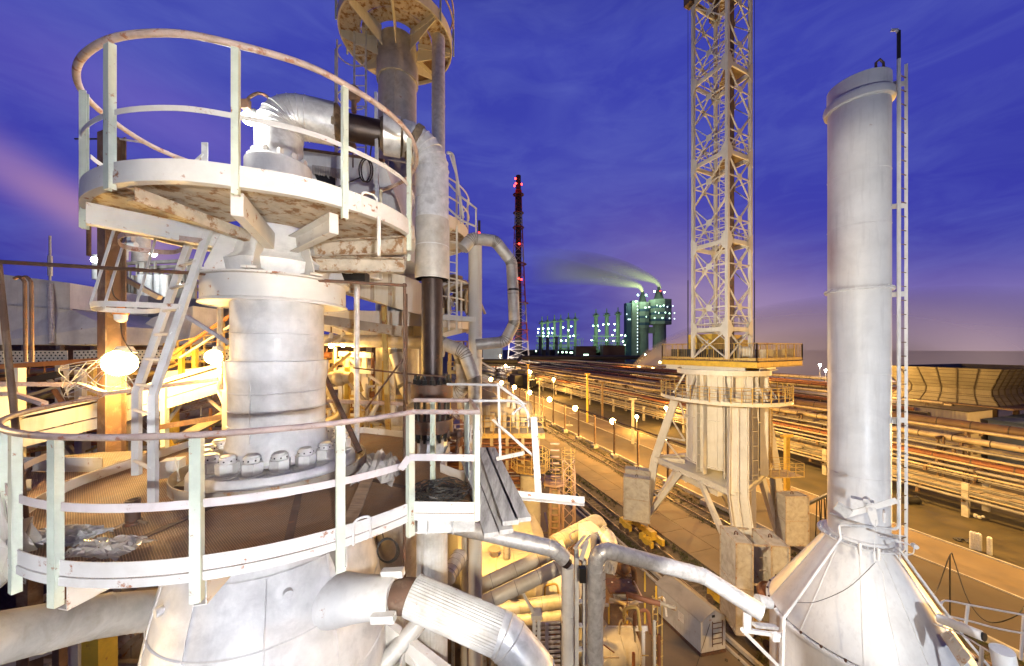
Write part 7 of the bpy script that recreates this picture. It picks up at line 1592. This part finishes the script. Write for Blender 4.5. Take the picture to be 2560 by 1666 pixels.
for k in range(12): x = random.uniform(xa, xb-.3); y = Yg+random.uniform(.6, 3); mb.cyl((x, y, zg), (x, y, zg+random.uniform(.5, 1.5)), random.uniform(.06, .2), n=8)
for k in range(8): x = random.uniform(xa, xb-.5); y = Yg+random.uniform(.6, 3); mb.box((x, y, zg+random.uniform(.4, 1.3)), (random.uniform(.2, .5), .25, random.uniform(.3, .7)), random.uniform(0, 1))
mb.tube([(xa+2.0, Yg+1, zg+1.5), (xa+2.1, Yg+1, zg+2.2), (xa+2.35, Yg+1, zg+2.2), (xa+2.4, Yg+1, zg+1.4)], .13, 8); loose(mb, 'instrument', 'pipe_white', ga)
mb = MB()
for lv in range(6):
    z = zg-.7-lv*.75
    for k in range(4): y = Yg+.3+k*.8; mb.cyl((xa-3, y, z+random.uniform(-.1, .1)), (xb-.4-lv*.25, y, z), random.uniform(.05, .14), n=8)
    mb.bar((xa-2, Yg+.1, z-.2), (xb-.2-lv*.2, Yg+.1, z-.2), .1, .14)
mb.build('pipe_layer', 'pipe_rust', ga)
mb = MB()
for k in range(6): x = xa-1+(xb-xa+.6)*k/5; mb.bar((x, Yg+.2, 0), (x, Yg+.2, zg), .2); mb.bar((x, Yg+4.5, 0), (x, Yg+4.5, zg), .2)
loose(mb, 'leg', 'pipe_cream', ga)
fr2 = thing('roof_panels', 'small stack of pale slatted panels far behind the cream riser', 'panels', at(1225, 1000, 34))
mb = MB()
for k in range(9): mb.plate([at(1203+k*0, 975+k*4.5, 34-k*.5), at(1235+k*1.5, 985+k*4.5, 33-k*.5), at(1240+k*1.5, 988+k*4.5, 33-k*.5), at(1203, 978+k*4.5, 34-k*.5)], .1, (0, 0, 1))
mb.build('slats', 'pipe_white', fr2)
# vertical tanks and octagonal platform on lattice legs
def vtank(lab, px, py, Y, r, z0=0, m='pipe_white', rail=False):
    c = at(px, py, Y); t = thing('upright_tank', lab, 'tank', V3(c.x, c.y, z0), 'upright tanks of the works'); MB().lathe((c.x, c.y, 0), [(r, z0), (r, c.z-.2), (r*.8, c.z-.05), (.01, c.z)], 32).build('shell', m, t)
    mb = MB()
    for z in (c.z-.5, c.z-1.6, c.z-2.8): mb.lathe((c.x, c.y, 0), [(r, z-.02), (r+.02, z), (r, z+.02)], 32)
    loose(mb, 'seam', m, t)
    if rail:
        mb = MB(); R_ = r+.55
        mb.ring((c.x, c.y, 0), r*.3, R_, c.z+.02, c.z+.08, 8)
        for h in (.4, .75, 1.1): mb.tube(arc(c, R_, 0, 2*PI, c.z+.08+h, 8)[:-1], .022, 6, True)
        for k in range(16): a = 2*PI*k/16; q_ = R_ if k % 2 == 0 else R_*.924; mb.bar((c.x+q_*math.cos(a), c.y+q_*math.sin(a), c.z), (c.x+q_*math.cos(a), c.y+q_*math.sin(a), c.z+1.18), .035)
        mb.build('platform_rail', 'yellow_rail', t)
    return t, c
vtank('upright grey tank with a yellow railed top right of the white channel post', 1326, 1172, 21, .62, 4, rail=True)
t, c = vtank('slim upright column with an octagonal pink lit platform and rails', 1385, 1200, 22.5, .32, 3, 'pipe_cream', rail=False)
MB().ring((c.x, c.y, 0), .2, .95, c.z-.15, c.z+.0, 8).build('octagon_floor', 'pipe_pink', t) if 'pipe_pink' in M else (material('pipe_pink', (.50, .33, .24), .6, 0, .2, 2, rust=.25), MB().ring((c.x, c.y, 0), .2, .95, c.z-.15, c.z, 8).build('octagon_floor', 'pipe_pink', t))
mb = MB()
for h in (.4, .75, 1.1): mb.tube(arc(c, .95, 0, 2*PI, c.z+h, 8)[:-1], .02, 6, True)
for k in range(8): a = 2*PI*k/8; mb.bar((c.x+.95*math.cos(a), c.y+.95*math.sin(a), c.z-.3), (c.x+.95*math.cos(a), c.y+.95*math.sin(a), c.z+1.1), .03)
mb.build('octagon_rail', 'yellow_rail', t)
mb = MB()
for dx in (-.28, .28): mb.bar((c.x+dx, c.y-.45, 3), (c.x+dx, c.y-.45, c.z-.1), .14, .1)
for k in range(24): mb.bar((c.x-.28, c.y-.45, 3.2+k*.42), (c.x+.28, c.y-.45, 3.2+k*.42), .1, .08)
mb.build('battened_leg', 'pipe_pink', t)
lt = thing('lattice_mast', 'slim pink lit lattice mast with a caged ladder beside the octagonal platform', 'mast', at(1421, 1300, 22)); c = at(1421, 1200, 22)
mb = MB(); w = .36
for sx in (-w, w):
    for sy in (-w, w): mb.bar((c.x+sx, c.y+sy, 2), (c.x+sx, c.y+sy, c.z+.6), .06)
for k in range(13):
    z = 2.2+k*.75
    for a, b in (((-w, -w), (w, -w)), ((w, -w), (w, w)), ((-w, w), (-w, -w))): mb.bar((c.x+a[0], c.y+a[1], z), (c.x+b[0], c.y+b[1], z+.75), .035); mb.bar((c.x+b[0], c.y+b[1], z), (c.x+a[0], c.y+a[1], z+.75), .035)
mb.build('lattice', 'pipe_pink', lt)
mb = MB()
for k in range(9): mb.tube(arc(c, .42, 0, 2*PI, c.z-1+k*.35, 10)[:-1], .018, 5, True)
for k in range(6): a = k; mb.bar((c.x+.42*math.cos(a), c.y+.42*math.sin(a), c.z-1.2), (c.x+.42*math.cos(a), c.y+.42*math.sin(a), c.z+2), .025)
mb.build('cage', 'yellow_rail', lt)
vtank('upright pale tank below the wide platform behind the planks', 1265, 1190, 23, 1.1, 2, 'pipe_cream')
# random pipework of the works: medium clutter between the gallery and the tanks
cl = thing('pipe_clutter', 'dense pipes and beams between the planks and the gutter kerb', 'pipework', V3(0, 18, 0)); random.seed(77)
for m, n_, rr in (('pipe_cream', 26, .12), ('pipe_rust', 9, .08), ('pipe_white', 22, .13), ('pipe_dark', 10, .1)):
    mb = MB()
    for k in range(n_):
        x = random.uniform(-4.5, 3.6); y = random.uniform(14, 25); z = random.uniform(.8, 8.6); r = random.uniform(.5, 1.4)*rr
        if x > 1.0+(25-y)*.12+1.6: x -= 3
        ax_ = random.choice((V3(1, 0, 0), V3(0, 1, 0), V3(1, 0, 0), V3(0, 0, 1))); L_ = random.uniform(1.5, 5)
        if ax_.z: z0_ = 0; pts = [V3(x, y, 0), V3(x, y, z), V3(x-random.uniform(.5, 2), y, z)]
        else: pts = [V3(x, y, z), V3(x, y, z)-ax_*L_, V3(x, y, z-random.uniform(.5, 2))-ax_*L_]
        mb.tube(fillet(pts, r*2.5, 3), r, 8)
    loose(mb, 'pipes', m, cl)
mb = MB()
for k in range(10):
    for j in range(4): x = -5+k*.95; y = 15+j*3.0; mb.bar((x, y, 0), (x, y, 6.5+random.uniform(0, 2)), .16); mb.bar((x, y, 3.5+(j % 2)*2.6), (x+.95, y, 3.5+(j % 2)*2.6), .12); mb.bar((x, y, 6), (x, y+3, 6), .12)
mb.build('frames', 'steel_beam', cl)
mb = MB()
for z, x0, y0, x1, y1 in ((6.2, -5, 15, 2.5, 19), (3.6, -5, 18, 3.2, 24)): mb.box(((x0+x1)/2, (y0+y1)/2, z), (x1-x0, y1-y0, .06))
mb.build('floor', 'crane_dark', cl)
tg = thing('tangled_steelwork', 'tangled pale pipes, ladders and braces low between the stand pipes and the ribbed elbow', 'steelwork', V3(1.0, 12, 6)); random.seed(63)
for i in range(60):
    a = at(random.uniform(1205, 1400) if i % 2 else random.uniform(1505, 1655), random.uniform(1490, 1660) if i % 2 else random.uniform(1500, 1660), random.uniform(12.5, 16)); k = random.random(); m = random.choice(('pipe_white', 'steel_beam', 'pipe_cream', 'crane_paint', 'pipe_rust', 'yellow_rail'))
    if k < .35: MB().bar(a, a+V3(random.uniform(-1.2, 1.2), 0, random.choice((0, 0, .8, -.8))), random.uniform(.03, .09)).build('brace', m, tg)
    elif k < .6: MB().cyl(a, a+V3(random.uniform(-1.4, 1.4), random.uniform(-.5, .5), 0), random.uniform(.04, .12), n=10).build('pipe', m, tg)
    elif k < .8: MB().bar(a, a+V3(0, 0, -random.uniform(.8, 2.5)), random.uniform(.04, .1)).build('post', m, tg)
    else: MB().tube(fillet([a, a+V3(0, 0, .5), a+V3(.5, 0, .6), a+V3(.6, 0, -.3)], .18, 4), random.uniform(.04, .08), 8).build('bent_pipe', m, tg)
# working platform with stairs in the lower middle right
wp = thing('valve_platform', 'rusty valve platform with yellow rail posts and a steep stair above the long tank', 'platform', at(1570, 1560, 15)); Yp = 14.6; zp = CZ-(1562-HY)/F*Yp
def X_(px, Y=Yp): return (px-1280)/F*Y
MB().box((X_(1568), Yp+1.0, zp), (X_(1618)-X_(1518), 2.2, .1)).build('floor', 'tread', wp); MB().box((X_(1568), Yp-.12, zp-.06), (X_(1618)-X_(1518), .06, .2)).build('edge', 'white_paint', wp)
for px, yy in ((1522, Yp), (1568, Yp), (1612, Yp), (1612, Yp+2), (1640, Yp+1)): MB().bar((X_(px, yy), yy, zp), (X_(px, yy), yy, zp+.95), .06).build('rail_post', 'yellow_paint', wp)
MB().tube([(X_(1522), Yp, zp+.95), (X_(1612), Yp, zp+.98)], .03, 8).tube([(X_(1612), Yp, zp+.98), (X_(1612), Yp+2, zp+.98)], .03, 8).build('rail', 'pink_rail', wp)
for px in (1528, 1545, 1580, 1612): MB().bar((X_(px), Yp+.2, 0), (X_(px), Yp+.2, zp), .13).build('leg', 'white_paint', wp)
mb = MB(); a, b = V3(X_(1535), Yp-.3, 0), V3(X_(1512), Yp+.1, zp-.2)
for dx in (0, .55): mb.bar(a+V3(dx, 0, 0), b+V3(dx, 0, 0), .05, .03)
for k in range(12): mb.bar(lerp(a, b, k/12), lerp(a, b, k/12)+V3(.55, 0, 0), .03)
mb.build('ladder', 'steel_beam', wp)
mb = MB(); a, b = at(1545, 1545, 15.5), at(1530, 1455, 16.5)
for dx in (0, .8): mb.bar(a+V3(dx, 0, 0), b+V3(dx, 0, 0), .08, .03)
for k in range(8): c = lerp(a, b, k/8); mb.box(c+V3(.4, .08, 0), (.8, .25, .04))
loose(mb, 'stair', 'white_paint', wp)
mb = MB(); c = at(1540, 1470, 16.3); mb.box(c+V3(.2, 0, .1), (1.3, 1, .08)); mb.tube(fillet([at(1540, 1425, 16), at(1555, 1400, 16), at(1585, 1420, 16), at(1586, 1460, 16)], .5), .12, 10); mb.cyl(at(1535, 1415, 16), at(1560, 1435, 16), .2, n=12); mb.ball(at(1560, 1420, 16), .3, 8)
for k in range(3): c = at(1545+k*14, 1440, 16); mb.tube(arc(c, .2, 0, 6.2, c.z, 10), .02, 5)
mb.bar(at(1538, 1440, 16), at(1590, 1446, 16), .05); mb.build('valve', 'rust_pipe', wp)
mb = MB()
cg = at(1640, 1620, 15.2)
for px in (1632, 1644, 1655): mb.bar(at(px, 1490, 15.2), at(px, 1700, 15.2), .04)
for py in (1492, 1560, 1600, 1640): mb.tube([at(1630, py, 15.2), at(1640, py+8, 14.9), at(1657, py, 15.2)], .025, 6)
for k in range(10): mb.bar(at(1632, 1500+k*18, 15.2), at(1644, 1500+k*18, 15.2), .03)
mb.build('caged_ladder', 'yellow_rail', wp)
# frame with ladder in front of the level pipes
fm = thing('equipment_stand', 'narrow pale steel frame with battens standing low between the stands and the ribbed elbow', 'frame', at(1340, 1600, 10))
for px in (1335, 1347, 1367): MB().bar(at(px, 1535 if px < 1350 else 1560, 9.5), at(px, 1760, 9.5), .09, .07).build('post', 'white_paint', fm)
mb = MB()
for k in range(12): mb.bar(at(1335, 1560+k*12, 9.5), at(1400, 1556+k*12, 9.8), .035, .05)
mb.bar(at(1305, 1478, 9.5), at(1338, 1540, 9.5), .07); mb.box(at(1341, 1535, 9.5), (.3, .3, .12)); mb.build('batten', 'crane_paint', fm)
# site hut
ht = thing('site_hut', 'small pale metal hut with a gabled roof and a rusty ladder on its end wall', 'hut', V3(11.65, 21, 0))
F0, F1 = V3(11.62, 21.0, .25), V3(13.35, 21.35, .25); bk = V3(-1.15, 3.0, 0)*1.1; he = 2.0; hr = 2.55; mid_ = (F0+F1)/2
pts = [F0, F1, F1+V3(0, 0, he), mid_+V3(0, 0, hr), F0+V3(0, 0, he)]
prism(MB(), pts, bk).build('wall', 'hut_paint', ht, smooth=False)
mb = MB(); ov = (F1-F0).normalized()
for sgn, e0_ in ((-1, F0), (1, F1)):
    a = e0_+V3(0, 0, he)+ov*sgn*.1-V3(0, 0, .04); b = mid_+V3(0, 0, hr+.03); mb.plate([a-bk*.03, b-bk*.03, b+bk*1.03, a+bk*1.03], .03, (ov*sgn*.3+V3(0, 0, 1)))
mb.build('roof', 'hut_roof', ht, smooth=False) if 'hut_roof' in M else (material('hut_roof', (.34, .30, .24), .6, 0, .15, .8, rust=.1, grime=.4), mb.build('roof', 'hut_roof', ht, smooth=False))
fn = ov.cross(V3(0, 0, 1)).normalized()
mb = MB()
for q_ in (.42, .82): mb.bar(lerp(F0, F1, q_)+fn*.1+V3(0, 0, .35), lerp(F0, F1, q_)+fn*.1+V3(0, 0, 1.9), .04)
for k in range(5): mb.bar(lerp(F0, F1, .42)+fn*.1+V3(0, 0, .5+k*.32), lerp(F0, F1, .82)+fn*.1+V3(0, 0, .5+k*.32), .035)
mb.build('ladder', 'rust_pipe', ht)
MB().box(mid_+fn*.01+V3(0, 0, 2.15), (.2, .03, .14), math.atan2(ov.y, ov.x)).build('vent', 'black_iron', ht)
c = lerp(F0, F0+bk, .42)+V3(0, 0, 1.15); dirb = bk.normalized(); MB().box(c-ov*.02, (.03, .42, .55), math.atan2(-dirb.x, dirb.y)).build('notice_plate', 'white_paint', ht)
MB().bar(F0+V3(0, 0, -.12), F1+V3(0, 0, -.12), .1, .15).bar(F0+V3(0, 0, -.12), F0+bk+V3(0, 0, -.12), .1, .15).bar(F1+V3(0, 0, -.12), F1+bk+V3(0, 0, -.12), .1, .15).build('skid', 'rust_pipe', ht)
MB().tube([F0+V3(.5, -.1, 1.9), V3(8.5, 17.2, .5)], .012, 5).build('guy_wire', 'cable', ht)
# bracket under the end of the overhead pipe
bk_ = thing('pipe_bracket', 'pale triangular bracket carrying the capped end of the overhead pipe off the cone drum', 'bracket', at(1900, 1600, 7.6))
mb = MB(); mb.cyl(at(1868, 1572, 7.5), at(1868, 1520, 7.5), .08, n=14); mb.bar(at(1855, 1575, 7.5), at(1960, 1590, 7.8), .07, .07); mb.bar(at(1860, 1580, 7.5), at(1960, 1680, 7.8), .07, .07); mb.box(at(1938, 1592, 7.6), (.14, .1, .16)); mb.build('frame', 'clean_paint', bk_)
mb = MB(); mb.bar(at(1885, 1563, 7.8), at(1940, 1568, 8.0), .12, .06); mb.cyl(at(1893, 1500, 8.4), at(1925, 1508, 8.4), .13, n=14); mb.build('strut', 'galv', bk_)
# vents hanging under the vessel: skirt ring seen at the bottom
solo(MB().ring(VC, 1.44, 1.72, 14.3, 14.36, 56).ring(VC, 1.70, 1.73, 14.2, 14.5, 56), 'vessel_skirt_ring', 'clean_paint', 'wide pale ring ledge round the vessel low at the bottom edge', 'ledge')
prs = thing('pale_girder', 'pale plate girder with lugs slanting down right of the vessel at the bottom edge', 'girder', at(960, 1600, 4.9))
MB().bar(at(950, 1565, 5.3), at(1120, 1700, 5.0), .12, .3).bar(at(1010, 1620, 5.2), at(1070, 1700, 5.0), .1, .1).build('plate', 'clean_paint', prs)
# ground clutter near the hut
random.seed(91); mb = MB()
for k in range(60): p = yd(random.uniform(5, 60), random.uniform(18.5, 20), .03); mb.ball(p, random.uniform(.03, .12), 3, .7)
for k in range(40): p = yd(random.uniform(6, 24), random.uniform(23.6, 25), .03); mb.ball(p, random.uniform(.03, .09), 3, .7)
solo(mb, 'rubble', 'ballast', 'scattered small stones and rubble around the hut and kerb', 'rubble', kind='stuff', smooth=False)
# ================= unseen lamps: a few implied by cast shadows, the others added as fill
def unseen_light(lab, loc, aim, pw, col, cone=100, size=.06):
    p = Vector(loc); t = thing('work_light', lab, 'lamp', p); d = (Vector(aim)-p).normalized()
    MB().tube([p-d*.16, p-d*.12, p-d*.02, p], [.05, .10, .16, .17], 20).build('housing', 'black_iron', t)
    MB().tube([p-d*.03, p-d*.02], .145, 20).build('lens', 'bulb_white', t)
    light('lamp_light', p+d*.03, pw, col, t, size, R(cone), aim, .35)
unseen_light('cool white work light behind the viewpoint, aimed at the vessel neck', (1.3, -1.9, 18.85), (-3.2, 4.6, 18.7), 1900, (.93, .95, 1.0), 80)
unseen_light('warm white work light behind the viewpoint, aimed at the vessel dome', (-2.9, -1.4, 14.6), (-3.4, 4.6, 15.6), 800, (.96, .96, 1.0), 70)
unseen_light('cool white work light right of the viewpoint, aimed at the chimney cone', (6.4, -.6, 15.6), (9.5, 8.2, 18.0), 2500, (.86, .92, 1.0), 90)
unseen_light('warm work light behind the viewpoint, aimed at the chimney from the left', (-.4, -1.6, 20.6), (9, 9, 18.5), 3300, (1, .91, .74), 54)
unseen_light('warm work light on the platforms behind the cream riser, aimed at the crane', (-1.10, 10.3, 19.6), (17.2, 29.0, 22.0), 27000, (1, .89, .68), 104, .2)  # added lamp, hidden by the riser, to light the crane
unseen_light('broad warm work light behind the viewpoint, aimed at the middle pipework', (2.4, -6.5, 21.5), (2.6, 12.0, 10.0), 7500, (1, .86, .64), 44, .15)
unseen_light('sodium work light behind the cream riser, aimed along the slab road', (-1.05, 10.0, 17.6), (13.0, 30.0, 0.0), 12000, SODW, 90, .2)  # another lamp added behind the riser, for the slab road
unseen_light('neutral work light behind the viewpoint, aimed at the left ducts', (-5.6, -1.8, 20.5), (-12.5, 12, 20.0), 2200, (1, .94, .88), 50, .1)
unseen_light('warm work light behind the viewpoint, aimed at the tall column', (.4, -1.5, 17.5), (-3.2, 10.3, 26.0), 1300, (1, .84, .60), 44, .1)
unseen_light('cool work light behind the viewpoint, aimed at the planks', (1.6, 1.0, 20.8), (-.2, 4.8, 17.2), 130, (.90, .95, 1.0), 60, .05)
unseen_light('sodium work light low beyond the left edge, aimed at the vessel dome', (-7.2, 2.6, 14.2), (-3.6, 4.4, 15.8), 420, (1, .66, .26), 90, .08)
unseen_light('sodium work light beyond the left edge, aimed over the lower deck', (-7.4, 3.4, 18.6), (-3.2, 3.6, 17.3), 520, (1, .68, .30), 90, .08)
unseen_light('white work light behind the viewpoint, aimed down at the site hut', (-.4, -1.9, 20.2), (12.3, 22.5, .8), 17000, (1, .95, .90), 15, .12)
unseen_light('neutral work light over the viewpoint, aimed at the lower deck', (.6, -.6, 21.6), (-2.4, 3.6, 17.3), 420, (1, .88, .72), 70, .05)
